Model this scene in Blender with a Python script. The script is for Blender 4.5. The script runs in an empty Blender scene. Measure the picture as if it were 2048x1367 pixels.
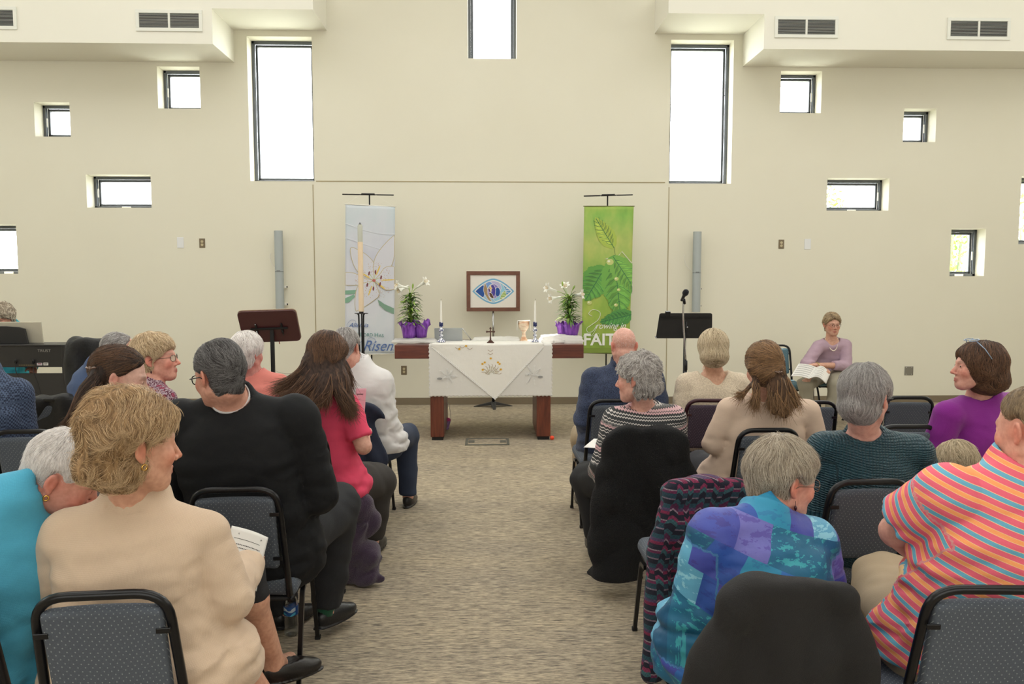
import bpy, bmesh, math, random
import numpy as np
from mathutils import Vector, Matrix

R_ = math.radians
rng = np.random.default_rng(7)
random.seed(7)
SC = bpy.context.scene
COL = SC.collection

# ------------------------------------------------------------ camera, sky, sun, lights, exposure
F_PX = 1550.0
CAM = np.array((0.0, 0.0, 1.6))
PITCH, YAW = R_(4.48), R_(1.70)
cam_data = bpy.data.cameras.new('camera')
cam = bpy.data.objects.new('camera', cam_data)
COL.objects.link(cam)
cam.location = CAM
cam.rotation_euler = (R_(90) - PITCH, 0, -YAW)
cam_data.sensor_width = 36.0
cam_data.lens = 36.0 * F_PX / 2048.0
cam_data.clip_start = 0.05
cam_data.clip_end = 300
SC.camera = cam
SC.view_settings.view_transform = 'Standard'
SC.view_settings.look = 'None'
SC.view_settings.gamma = 1
SC.view_settings.exposure = 0.0
SC.view_settings.use_curve_mapping = False
SC.cycles.use_denoising = True
SC.cycles.max_bounces = 7
SC.cycles.diffuse_bounces = 4
SC.cycles.glossy_bounces = 3
SC.cycles.transparent_max_bounces = 12
SC.cycles.sample_clamp_indirect = 6

world = bpy.data.worlds.new('sky')
SC.world = world
world.use_nodes = True
wn = world.node_tree.nodes
bg = wn['Background']
bg.inputs[0].default_value = (0.93, 0.97, 1.0, 1)
bg.inputs[1].default_value = 14.0

def area(name, loc, rot, sx, sy, power, col=(1, 1, 1)):
    L = bpy.data.lights.new(name, 'AREA')
    L.shape = 'RECTANGLE'; L.size = sx; L.size_y = sy; L.energy = power; L.color = col
    o = bpy.data.objects.new(name, L); COL.objects.link(o)
    o.location = loc; o.rotation_euler = rot
    return o
# unseen lamps: sides stand for high windows, overhead and rear ones are added fill
area('overhead_fill', (0, 5.6, 6.75), (0, 0, 0), 11, 4.2, 262, (1.0, 1.0, 0.985))
area('overhead_fill_rear', (0, -0.6, 6.75), (R_(-12), 0, 0), 10, 4, 220, (1.0, 1.0, 0.99))
area('daylight_left', (-8.8, 5.0, 4.3), (0, R_(-76), 0), 2.6, 7, 130, (1.0, 1.0, 0.99))
area('daylight_right', (8.8, 5.0, 4.3), (0, R_(76), 0), 2.6, 7, 120, (1.0, 1.0, 0.99))
area('rear_fill', (0, -4.8, 3.2), (R_(82), 0, 0), 11, 3, 200, (1.0, 1.0, 0.99))

sun_d = bpy.data.lights.new('sun', 'SUN')
sun_d.energy = 26.0; sun_d.angle = R_(0.7); sun_d.color = (1.0, 0.96, 0.88)
sun = bpy.data.objects.new('sun', sun_d); COL.objects.link(sun)
_sd = Vector((0.12, -0.45, -1.0)).normalized()
sun.rotation_euler = _sd.to_track_quat('-Z', 'Y').to_euler()

# ------------------------------------------------------------ pixel <-> place
_cy, _sy = math.cos(-YAW), math.sin(-YAW)
_ax = R_(90) - PITCH
RX = np.array([[1, 0, 0], [0, math.cos(_ax), -math.sin(_ax)], [0, math.sin(_ax), math.cos(_ax)]])
RZ = np.array([[_cy, -_sy, 0], [_sy, _cy, 0], [0, 0, 1]])
RC = RZ @ RX
def ray(px, py):
    return RC @ np.array(((px - 1024) / F_PX, (683.5 - py) / F_PX, -1.0))
def P(px, py, Y):
    d = ray(px, py); return CAM + d * (Y / d[1])
def PF(px, py, z=0.0):
    d = ray(px, py); return CAM + d * ((z - CAM[2]) / d[2])
def proj(p):
    q = RC.T @ (np.asarray(p, float) - CAM)
    return 1024 + F_PX * q[0] / -q[2], 683.5 - F_PX * q[1] / -q[2]

# ------------------------------------------------------------ materials
def lin(c):
    c = np.asarray(c, float) / 255.0
    return tuple(np.where(c <= 0.04045, c / 12.92, ((c + 0.055) / 1.055) ** 2.4))
_m = {}
def mat(name, rgb, rough=0.6, metal=0.0, bump=None, vary=None, sheen=0, emit=None, coat=0, spec=None, coord='Object'):
    """rgb is sRGB 0-255. bump=(scale, strength, (sx,sy,sz)) ; vary=(scale, amount)"""
    if name in _m: return _m[name]
    m = bpy.data.materials.new(name); m.use_nodes = True; _m[name] = m
    nt = m.node_tree; b = nt.nodes['Principled BSDF']
    c = lin(rgb)
    b.inputs['Base Color'].default_value = (*c, 1)
    b.inputs['Roughness'].default_value = rough
    b.inputs['Metallic'].default_value = metal
    if sheen:
        b.inputs['Sheen Weight'].default_value = sheen; b.inputs['Sheen Roughness'].default_value = 0.6
    if coat: b.inputs['Coat Weight'].default_value = coat
    if spec is not None: b.inputs['Specular IOR Level'].default_value = spec
    tc = nt.nodes.new('ShaderNodeTexCoord')
    if vary:
        n = nt.nodes.new('ShaderNodeTexNoise'); n.inputs['Scale'].default_value = vary[0]; n.inputs['Detail'].default_value = 4
        r = nt.nodes.new('ShaderNodeMapRange'); r.inputs[1].default_value = .3; r.inputs[2].default_value = .7
        r.inputs[3].default_value = 1 - vary[1]; r.inputs[4].default_value = 1 + vary[1]
        x = nt.nodes.new('ShaderNodeVectorMath'); x.operation = 'SCALE'; x.inputs[0].default_value = c
        nt.links.new(tc.outputs[coord], n.inputs['Vector']); nt.links.new(n.outputs[0], r.inputs[0])
        nt.links.new(r.outputs[0], x.inputs['Scale']); nt.links.new(x.outputs[0], b.inputs['Base Color'])
    if bump:
        mp = nt.nodes.new('ShaderNodeMapping'); mp.inputs['Scale'].default_value = bump[2] if len(bump) > 2 else (1, 1, 1)
        n = nt.nodes.new('ShaderNodeTexNoise'); n.inputs['Scale'].default_value = bump[0]; n.inputs['Detail'].default_value = 3
        bp = nt.nodes.new('ShaderNodeBump'); bp.inputs['Strength'].default_value = bump[1]; bp.inputs['Distance'].default_value = 0.01
        nt.links.new(tc.outputs[coord], mp.inputs[0]); nt.links.new(mp.outputs[0], n.inputs['Vector'])
        nt.links.new(n.outputs[0], bp.inputs['Height']); nt.links.new(bp.outputs[0], b.inputs['Normal'])
    return m

class NT:
    """small helper to write node materials"""
    def __init__(s, name, rough=0.8):
        s.m = bpy.data.materials.new(name); s.m.use_nodes = True; s.t = s.m.node_tree
        s.b = s.t.nodes['Principled BSDF']; s.b.inputs['Roughness'].default_value = rough
        _m[name] = s.m
    def n(s, kind, **kw):
        x = s.t.nodes.new('ShaderNode' + kind)
        for k, v in kw.items():
            if k.startswith('i_'):
                x.inputs[k[2:].replace('_', ' ')].default_value = v
            else: setattr(x, k, v)
        return x
    def l(s, a, b): s.t.links.new(a, b)
    def math(s, op, a, b=None, c=None):
        x = s.t.nodes.new('ShaderNodeMath'); x.operation = op
        for i, v in enumerate((a, b, c)):
            if v is None: continue
            if hasattr(v, 'is_linked') or hasattr(v, 'links'): s.l(v, x.inputs[i])
            else: x.inputs[i].default_value = v
        return x.outputs[0]
    def ramp(s, fac, stops, interp='LINEAR'):
        x = s.t.nodes.new('ShaderNodeValToRGB'); x.color_ramp.interpolation = interp
        e = x.color_ramp.elements
        while len(e) < len(stops): e.new(0.5)
        for i, (p, c) in enumerate(stops):
            e[i].position = p; e[i].color = (*lin(c), 1)
        s.l(fac, x.inputs[0]); return x.outputs[0]
    def mix(s, fac, a, b, mode='MIX'):
        x = s.t.nodes.new('ShaderNodeMix'); x.data_type = 'RGBA'; x.blend_type = mode
        for sock, v in ((x.inputs[0], fac), (x.inputs[6], a), (x.inputs[7], b)):
            if isinstance(v, (int, float)): sock.default_value = v
            elif isinstance(v, tuple): sock.default_value = (*lin(v), 1)
            else: s.l(v, sock)
        return x.outputs[2]
    def bump(s, h, strength=0.3, dist=0.005):
        x = s.t.nodes.new('ShaderNodeBump'); x.inputs['Strength'].default_value = strength; x.inputs['Distance'].default_value = dist
        s.l(h, x.inputs['Height']); s.l(x.outputs[0], s.b.inputs['Normal'])
    def coord(s, attr=None, scale=(1, 1, 1), loc=(0, 0, 0), rot=(0, 0, 0)):
        if attr:
            a = s.t.nodes.new('ShaderNodeAttribute'); a.attribute_name = attr; o = a.outputs['Vector']
        else: o = s.t.nodes.new('ShaderNodeTexCoord').outputs['Object']
        mp = s.t.nodes.new('ShaderNodeMapping'); mp.inputs['Scale'].default_value = scale
        mp.inputs['Location'].default_value = loc; mp.inputs['Rotation'].default_value = rot
        s.l(o, mp.inputs[0]); return mp.outputs[0]
    def noise(s, vec, scale, detail=3, rough=.5):
        x = s.t.nodes.new('ShaderNodeTexNoise'); x.inputs['Scale'].default_value = scale; x.inputs['Detail'].default_value = detail
        x.inputs['Roughness'].default_value = rough; s.l(vec, x.inputs['Vector']); return x.outputs[0]
    def base(s, c):
        if isinstance(c, tuple): s.b.inputs['Base Color'].default_value = (*lin(c), 1)
        else: s.l(c, s.b.inputs['Base Color'])

def printed_mat(name='printed_colours', rough=0.7, attr='Col'):
    if name in _m: return _m[name]
    t = NT(name, rough)
    a = t.n('Attribute', attribute_name=attr); t.l(a.outputs['Color'], t.b.inputs['Base Color'])
    return t.m

def glass_mat():
    if 'window_glass' in _m: return _m['window_glass']
    t = NT('window_glass', 0.0)
    tr = t.n('BsdfTransparent'); gl = t.n('BsdfGlossy'); gl.inputs['Roughness'].default_value = 0.02
    mx = t.n('MixShader'); fr = t.n('Fresnel'); fr.inputs[0].default_value = 1.35
    f2 = t.math('MULTIPLY', fr.outputs[0], 0.6)
    t.l(f2, mx.inputs[0]); t.l(tr.outputs[0], mx.inputs[1]); t.l(gl.outputs[0], mx.inputs[2])
    t.l(mx.outputs[0], t.t.nodes['Material Output'].inputs[0])
    return t.m

# ------------------------------------------------------------ mesh building
class MB:
    def __init__(s): s.v = []; s.f = []; s.n = 0; s.c = []; s.usecol = False
    def add(s, v, f, col=None):
        v = np.asarray(v, float).reshape(-1, 3)
        s.v.append(v); s.f += [tuple(int(i) + s.n for i in q) for q in f]
        if col is not None: s.usecol = True
        s.c += [col or (200, 200, 200)] * len(f)
        s.n += len(v); return s
    def box(s, c, d, rot=None, col=None, taper=1.0):
        c = np.asarray(c, float); hx, hy, hz = np.asarray(d, float) / 2
        v = np.array([(x * hx * (taper if z < 0 else 1), y * hy * (taper if z < 0 else 1), z * hz) for z in (-1, 1) for y in (-1, 1) for x in (-1, 1)])
        if rot is not None: v = v @ np.array(rot.to_3x3() if hasattr(rot, 'to_3x3') else rot).T
        return s.add(v + c, [(0, 2, 3, 1), (4, 5, 7, 6), (0, 1, 5, 4), (2, 6, 7, 3), (0, 4, 6, 2), (1, 3, 7, 5)], col)
    def bb(s, lo, hi, col=None):
        lo = np.asarray(lo, float); hi = np.asarray(hi, float)
        return s.box((lo + hi) / 2, hi - lo, col=col)
    def quad(s, a, b, c, d, col=None): return s.add([a, b, c, d], [(0, 1, 2, 3)], col)
    def tube(s, pts, r, seg=10, closed=False, cap=True, sq=None, col=None):
        """swept tube; r number or list; sq=(w,d) exponent for square section"""
        p = np.asarray(pts, float); n = len(p)
        r = np.full(n, r, float) if np.isscalar(r) else np.asarray(r, float)
        T = np.zeros_like(p)
        if closed: T = np.roll(p, -1, 0) - np.roll(p, 1, 0)
        else:
            T[1:-1] = p[2:] - p[:-2]; T[0] = p[1] - p[0]; T[-1] = p[-1] - p[-2]
        T /= np.linalg.norm(T, axis=1)[:, None] + 1e-12
        up = np.array((0, 0, 1.0)) if abs(T[0][2]) < .9 else np.array((0, 1.0, 0))
        U = []; u = up
        for t in T:
            u = u - t * np.dot(u, t); nn = np.linalg.norm(u)
            if nn < 1e-6:
                u = np.cross(t, (1, 0, 0)); nn = np.linalg.norm(u)
            u = u / nn; U.append(u)
        U = np.array(U); W = np.cross(T, U)
        a = np.arange(seg) / seg * 2 * math.pi + (math.pi / 4 if seg == 4 else 0)
        ca, sa = np.cos(a), np.sin(a)
        if sq:
            e = sq; ca = np.sign(ca) * abs(ca) ** e; sa = np.sign(sa) * abs(sa) ** e
        v = (p[:, None] + r[:, None, None] * (ca[None, :, None] * U[:, None] + sa[None, :, None] * W[:, None])).reshape(-1, 3)
        f = []
        m = n if closed else n - 1
        for i in range(m):
            j = (i + 1) % n
            for k in range(seg):
                l = (k + 1) % seg
                f.append((i * seg + k, i * seg + l, j * seg + l, j * seg + k))
        if cap and not closed:
            f.append(tuple(range(seg))[::-1]); f.append(tuple((n - 1) * seg + k for k in range(seg)))
        return s.add(v, f, col)
    def lathe(s, prof, c=(0, 0, 0), seg=20, col=None, wob=None):
        """prof [(r,z)]"""
        prof = np.asarray(prof, float); n = len(prof)
        a = np.arange(seg) / seg * 2 * math.pi
        v = np.zeros((n, seg, 3))
        v[..., 0] = prof[:, 0:1] * np.cos(a); v[..., 1] = prof[:, 0:1] * np.sin(a); v[..., 2] = prof[:, 1:2]
        if wob is not None: v = wob(v)
        f = [(i * seg + k, i * seg + (k + 1) % seg, (i + 1) * seg + (k + 1) % seg, (i + 1) * seg + k) for i in range(n - 1) for k in range(seg)]
        f.append(tuple(range(seg))[::-1]); f.append(tuple((n - 1) * seg + k for k in range(seg)))
        return s.add(v.reshape(-1, 3) + np.asarray(c, float), f, col)
    def prism(s, poly, h, axis=1, off=0.0, col=None):
        """poly in the two other axes, extruded along axis from off to off+h"""
        poly = list(poly); n = len(poly); v = []
        for o in (off, off + h):
            for (a, b) in poly:
                q = [0, 0, 0]; ax = [i for i in range(3) if i != axis]
                q[ax[0]] = a; q[ax[1]] = b; q[axis] = o; v.append(q)
        f = [tuple(range(n)), tuple(range(2 * n - 1, n - 1, -1))]
        f += [(i, i + n, (i + 1) % n + n, (i + 1) % n) for i in range(n)]
        return s.add(v, f, col)
    def grid(s, G, col=None, thick=None):
        G = np.asarray(G, float); a, b = G.shape[:2]
        f = [(i * b + j, (i + 1) * b + j, (i + 1) * b + j + 1, i * b + j + 1) for i in range(a - 1) for j in range(b - 1)]
        return s.add(G.reshape(-1, 3), f, col)
    def xf(s, M):
        M = np.array(M); s.v = [v @ M[:3, :3].T + M[:3, 3] for v in s.v]; return s

def make_mesh(name, V, Fq, smooth=False):
    me = bpy.data.meshes.new(name)
    V = np.asarray(V, dtype=np.float32)
    if isinstance(Fq, np.ndarray):
        nf = len(Fq); k = Fq.shape[1]
        me.vertices.add(len(V)); me.vertices.foreach_set('co', V.ravel())
        me.loops.add(nf * k); me.loops.foreach_set('vertex_index', Fq.ravel().astype(np.int32))
        me.polygons.add(nf); me.polygons.foreach_set('loop_start', np.arange(0, nf * k, k, dtype=np.int32))
        me.update(calc_edges=True)
    else:
        me.from_pydata([tuple(map(float, v)) for v in V], [], Fq); me.update()
    if smooth: me.polygons.foreach_set('use_smooth', [True] * len(me.polygons))
    return me

def link(o, parent=None):
    COL.objects.link(o)
    if parent is not None: o.parent = parent
    return o

def rootM(o):
    """world matrix of a thing built from location/rotation (no updates needed)"""
    M = Matrix.LocRotScale(o.location, o.rotation_euler, o.scale)
    return rootM(o.parent) @ M if o.parent else M

def obj(name, mb, m, parent=None, smooth=False, bevel=0, world=False, solid=0, seg=2, subsurf=0, auto=None):
    V = np.concatenate(mb.v) if isinstance(mb, MB) else mb[0]
    Fq = mb.f if isinstance(mb, MB) else mb[1]
    if world and parent is not None:
        I = np.array(rootM(parent).inverted()); V = V @ I[:3, :3].T + I[:3, 3]
    me = make_mesh(name, V, Fq, smooth)
    if isinstance(mb, MB) and mb.usecol:
        ca = me.color_attributes.new('Col', 'FLOAT_COLOR', 'CORNER')
        arr = []
        for p, c in zip(me.polygons, mb.c):
            arr += [*lin(c), 1.0] * p.loop_total
        ca.data.foreach_set('color', np.array(arr, dtype=np.float32))
    for mm in (m if isinstance(m, (list, tuple)) else [m]): me.materials.append(mm)
    o = bpy.data.objects.new(name, me); link(o, parent)
    if solid:
        md = o.modifiers.new('solid', 'SOLIDIFY'); md.thickness = solid; md.offset = 0
    if bevel:
        md = o.modifiers.new('bevel', 'BEVEL'); md.width = bevel; md.segments = seg; md.limit_method = 'ANGLE'; md.angle_limit = R_(40)
        md.harden_normals = False
    if subsurf:
        md = o.modifiers.new('sub', 'SUBSURF'); md.levels = subsurf; md.render_levels = subsurf
    if auto is not None:
        me.polygons.foreach_set('use_smooth', [True] * len(me.polygons))
        me.set_sharp_from_angle(angle=R_(auto))
    return o

def tag(o, label, cat, group=None, kind=None):
    if label: o['label'] = label
    if cat: o['category'] = cat
    if group: o['group'] = group
    if kind: o['kind'] = kind
    return o
def thing(name, label, cat, loc=(0, 0, 0), rz=0, group=None, kind=None):
    o = bpy.data.objects.new(name, None); o.empty_display_size = .1
    link(o); o.location = tuple(map(float, loc)); o.rotation_euler = (0, 0, rz)
    return tag(o, label, cat, group, kind)
def struct(name, mb, m, **k):
    o = obj(name, mb, m, **k)
    if o.parent is None: o['kind'] = 'structure'
    return o
def copy_tree(o, parent=None):
    c = o.copy(); COL.objects.link(c); c.parent = parent
    for ch in [x for x in bpy.data.objects if x.parent == o]: copy_tree(ch, c)
    return c
def rounded(pts, r, n=5, closed=False):
    """round the corners of a polyline"""
    pts = [np.asarray(p, float) for p in pts]; out = []
    N = len(pts)
    for i, p in enumerate(pts):
        if not closed and i in (0, N - 1): out.append(p); continue
        a = pts[i - 1] - p; b = pts[(i + 1) % N] - p
        la, lb = np.linalg.norm(a), np.linalg.norm(b); rr = min(r, la * .49, lb * .49)
        a = a / la * rr; b = b / lb * rr
        for t in np.linspace(0, 1, n):
            out.append((1 - t) ** 2 * (p + a) + 2 * t * (1 - t) * p + t * t * (p + b))
    return np.array(out)
def rrect(w, h, r, n=5, cx=0, cz=0):
    return [(q[0], q[1]) for q in rounded([(cx - w / 2, cz - h / 2, 0), (cx + w / 2, cz - h / 2, 0), (cx + w / 2, cz + h / 2, 0), (cx - w / 2, cz + h / 2, 0)], r, n, True)]

class Print2D:
    """flat printed artwork: polygons on a plane with origin o, axes ax (right) and ay (up), normal n"""
    def __init__(s, o, ax, ay, n, lift=0.0006, step=0.00012):
        s.o = np.asarray(o, float); s.ax = np.asarray(ax, float); s.ay = np.asarray(ay, float); s.nn = np.asarray(n, float)
        s.k = 0; s.mb = MB(); s.lift = lift; s.step = step
    def pts(s, q):
        q = np.asarray(q, float); h = s.lift + s.step * s.k
        return s.o + q[:, :1] * s.ax + q[:, 1:2] * s.ay + h * s.nn
    def poly(s, q, col):
        s.k += 1; v = s.pts(q); n = len(v)
        return s.mb.add(v, [tuple(range(n))], col)
    def line(s, q, w, col, closed=False):
        s.k += 1; q = np.asarray(q, float)
        if closed: q = np.vstack([q, q[:1]])
        t = np.gradient(q, axis=0); t /= np.linalg.norm(t, axis=1)[:, None] + 1e-9
        nn = np.stack([-t[:, 1], t[:, 0]], 1)
        w = np.broadcast_to(np.asarray(w, float), (len(q),))[:, None] / 2
        a = s.pts(q + nn * w); b = s.pts(q - nn * w); n = len(q)
        s.mb.add(np.vstack([a, b]), [(i, i + n, i + n + 1, i + 1) for i in range(n - 1)], col)
    def ell(s, cx, cy, rx, ry, col, rot=0, n=20, flat=False):
        if flat: s.k -= 1
        a = np.linspace(0, 2 * math.pi, n, endpoint=False)
        x, y = rx * np.cos(a), ry * np.sin(a); c, d = math.cos(rot), math.sin(rot)
        s.poly(np.stack([cx + x * c - y * d, cy + x * d + y * c], 1), col)
def bez(p, n=12):
    """smooth Catmull-Rom through 2D/3D points"""
    p = np.asarray(p, float); q = np.vstack([2 * p[0] - p[1], p, 2 * p[-1] - p[-2]]); out = []
    for i in range(1, len(q) - 2):
        for t in np.linspace(0, 1, n, endpoint=False):
            out.append(.5 * (2 * q[i] + (q[i + 1] - q[i - 1]) * t + (2 * q[i - 1] - 5 * q[i] + 4 * q[i + 1] - q[i + 2]) * t * t + (3 * q[i] - q[i - 1] - 3 * q[i + 1] + q[i + 2]) * t ** 3))
    out.append(p[-1]); return np.array(out)
def text(name, body, loc, size, m, parent, shear=0, rot=(R_(90), 0, 0), align='LEFT', extrude=.0004, sx=1, offset=0):
    c = bpy.data.curves.new(name, 'FONT'); c.body = body; c.size = size; c.shear = shear; c.align_x = align
    c.extrude = extrude; c.offset = offset
    tmp = bpy.data.objects.new(name + '_outline', c); COL.objects.link(tmp)
    dg = bpy.context.evaluated_depsgraph_get(); me = bpy.data.meshes.new_from_object(tmp.evaluated_get(dg)); me.name = name
    bpy.data.objects.remove(tmp); bpy.data.curves.remove(c)
    me.materials.clear(); me.materials.append(m)
    o = bpy.data.objects.new(name, me); link(o, parent); o.location = tuple(map(float, loc)); o.rotation_euler = rot; o.scale = (sx, 1, 1)
    return o
# ------------------------------------------------------------ the room
WY = float(PF(980, 808)[1])                      # the front wall stands here
WT = 0.34
def W(px, py): q = P(px, py, WY); return q[0], q[2]
ROOMX, REARY, CEIL = 9.0, -5.2, 6.9

t = NT('wall_paint', 0.75)
v = t.coord(); n1 = t.noise(v, 1.3, 2); n2 = t.noise(v, 180, 2)
t.base(t.mix(n1, (229, 225, 207), (233, 230, 214))); t.bump(n2, .04, .002)
M_wall = t.m
M_soffit = mat('soffit_paint', (238, 236, 224), .8)
M_white = mat('white_paint', (240, 238, 230), .7)
M_frame = mat('bronze_window_frame', (92, 96, 100), .45, .35)
M_base = mat('taupe_vinyl_baseboard', (126, 113, 92), .55)

t = NT('carpet_loop', 0.95)
v = t.coord(scale=(1.0, 12, 1)); a = t.noise(v, 20, 4, .7)
v2 = t.coord(scale=(1.0, 9, 1)); b2 = t.noise(v2, 7, 3, .7)
v3 = t.coord(scale=(.35, 1.2, 1)); c3 = t.noise(v3, 3, 2)
mix1 = t.math('ADD', t.math('MULTIPLY', a, .68), t.math('MULTIPLY', b2, .32))
colr = t.ramp(mix1, [(0.30, (82, 79, 76)), (0.43, (124, 118, 110)), (0.5, (170, 160, 145)), (0.56, (198, 186, 165)), (0.66, (222, 209, 184))])
colr2 = t.ramp(c3, [(0.3, (235, 232, 228)), (0.7, (255, 250, 240))])
t.base(t.mix(1.0, colr, colr2, 'MULTIPLY')); t.bump(mix1, .6, .004)
t.b.inputs['Specular IOR Level'].default_value = .1
M_carpet = t.m

struct('floor', MB().bb((-ROOMX, REARY, -.12), (ROOMX, WY + WT, 0)), M_carpet)
# windows in the front wall: pixel corners of each opening
WIN = [(-40, 449, 34, 547), (69, 204, 140, 273), (315, 133, 400, 217), (173, 349, 302, 415), (497, 73, 626, 362),
       (935, -215, 1033, 117), (1340, 80, 1465, 367), (1561, 142, 1643, 226), (1807, 217, 1872, 284), (1654, 356, 1778, 421),
       (1901, 457, 1970, 552), (2040, 352, 2125, 488)]
holes = []
for (x0, y0, x1, y1) in WIN:
    a = W(x0, (y0 + y1) / 2)[0]; b = W(x1, (y0 + y1) / 2)[0]; z1 = W((x0 + x1) / 2, y0)[1]; z0 = W((x0 + x1) / 2, y1)[1]
    holes.append((a, b, z0, min(z1, 6.7)))
# high windows above the soffits
for (a, b) in ((-8.2, -6.6), (-6.3, -4.7), (-4.4, -2.9), (2.9, 4.4), (4.7, 6.3), (6.6, 8.2)): holes.append((a, b, 5.35, 6.45))
xs = sorted({-ROOMX, ROOMX, *[h[0] for h in holes], *[h[1] for h in holes]})
zs = sorted({0.0, CEIL, *[h[2] for h in holes], *[h[3] for h in holes]})
wb = MB()
for i in range(len(xs) - 1):
    for j in range(len(zs) - 1):
        cx, cz = (xs[i] + xs[i + 1]) / 2, (zs[j] + zs[j + 1]) / 2
        if any(h[0] < cx < h[1] and h[2] < cz < h[3] for h in holes): continue
        for (Y, fl) in ((WY, 0), (WY + WT, 1)):
            q = [(xs[i], Y, zs[j]), (xs[i + 1], Y, zs[j]), (xs[i + 1], Y, zs[j + 1]), (xs[i], Y, zs[j + 1])]
            wb.add(q[::-1] if fl else q, [(0, 1, 2, 3)])
for (a, b, z0, z1) in holes:
    Y0, Y1 = WY, WY + WT
    wb.quad((a, Y0, z0), (a, Y1, z0), (a, Y1, z1), (a, Y0, z1)); wb.quad((b, Y0, z1), (b, Y1, z1), (b, Y1, z0), (b, Y0, z0))
    wb.quad((a, Y0, z1), (a, Y1, z1), (b, Y1, z1), (b, Y0, z1)); wb.quad((b, Y0, z0), (b, Y1, z0), (a, Y1, z0), (a, Y0, z0))
struct('wall_front', wb, M_wall)
for i, (a, b, z0, z1) in enumerate(holes):
    w = thing('window_%d' % (i + 1), None, None, ((a + b) / 2, WY + .19, z0), kind='structure')
    cz = (z1 - z0); hw = (b - a) / 2
    fr = MB()
    for (dep, t0, t1, yy) in ((.05, 0, .035, 0), (.05, .035, .065, .045)):
        for (lo, hi) in (((-hw + t0, yy, t0), (-hw + t1, yy + dep, cz - t0)), ((hw - t1, yy, t0), (hw - t0, yy + dep, cz - t0)),
                         ((-hw + t0, yy, cz - t1), (hw - t0, yy + dep, cz - t0)), ((-hw + t0, yy, t0), (hw - t0, yy + dep, t1))):
            fr.bb(lo, hi)
    obj('window_frame', fr, M_frame, w, bevel=.004)
    obj('pane', MB().bb((-hw + .06, .065, .06), (hw - .06, .069, cz - .06)), glass_mat(), w)
    if i in (0, 3, 9, 10, 1, 2, 7, 8):
        side = -1 if (a + b) < 0 else 1
        obj('window_latch', MB().bb((side * (hw - .055) - .008, -.012, cz * .35), (side * (hw - .055) + .008, .0, cz * .35 + .11)), M_white, w, bevel=.003)
    if i in (0, 3, 9, 10):
        obj('crank_cover', MB().bb((-.05 - .1 * 0, -.02, .0), (.06, .005, .028)), M_white, w, bevel=.004)

struct('wall_left', MB().bb((-ROOMX - .2, REARY, 0), (-ROOMX, WY + WT, CEIL)), M_wall)
struct('wall_right', MB().bb((ROOMX, REARY, 0), (ROOMX + .2, WY + WT, CEIL)), M_wall)
struct('wall_rear', MB().bb((-ROOMX, REARY - .2, 0), (ROOMX, REARY, CEIL)), M_wall)
struct('ceiling', MB().bb((-ROOMX - .2, REARY - .2, CEIL), (ROOMX + .2, WY + WT, CEIL + .2)), M_white)
bh = W(980, 794)[1]
struct('baseboard_front', MB().bb((-ROOMX, WY - .012, 0), (ROOMX, WY, bh)), M_base, bevel=.004)
struct('baseboard_left', MB().bb((-ROOMX, REARY, 0), (-ROOMX + .012, WY - .012, bh)), M_base)
struct('baseboard_right', MB().bb((ROOMX - .012, REARY, 0), (ROOMX, WY - .012, bh)), M_base)
# soffits stepping up towards the middle
SD = .76
zl0 = W(440, 124.7)[1]; zl1 = W(560, 60.5)[1]
xl0, xl1 = W(468, 100)[0], W(653.5, 60)[0]
xr0, xr1 = W(1309.3, 65)[0], W(1486, 100)[0]
ZT = 5.14
def soffit(name, poly):
    b = MB().prism(poly, SD, axis=1, off=WY - SD); return struct(name, b, M_soffit)
soffit('trim_1', [(-ROOMX, zl0), (xl0, zl0), (xl0, zl1), (xl1, zl1), (xl1, ZT), (-ROOMX, ZT)])
soffit('trim_2', [(ROOMX, ZT), (xr0, ZT), (xr0, zl1), (xr1, zl1), (xr1, zl0), (ROOMX, zl0)])
# plaster joints as raised strips, their groove shade painted in darker beige
M_joint = mat('painted_joint_shade', (168, 156, 122), .8)
j = MB(); xa, xb = W(632, 362)[0], W(1330, 366)[0]; zj = W(980, 363.5)[1]
j.bb((xa, WY - .004, zj - .006), (xb, WY + .001, zj + .006)); struct('trim_3', j, M_joint)
xj = W(626, 372)[0]; struct('trim_4', MB().bb((xj - .005, WY - .004, bh), (xj + .005, WY + .001, W(626, 369)[1])), M_joint)
xj = W(1338, 378)[0]; struct('trim_5', MB().bb((xj - .005, WY - .004, bh), (xj + .005, WY + .001, W(1338, 374)[1])), M_joint)

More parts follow.
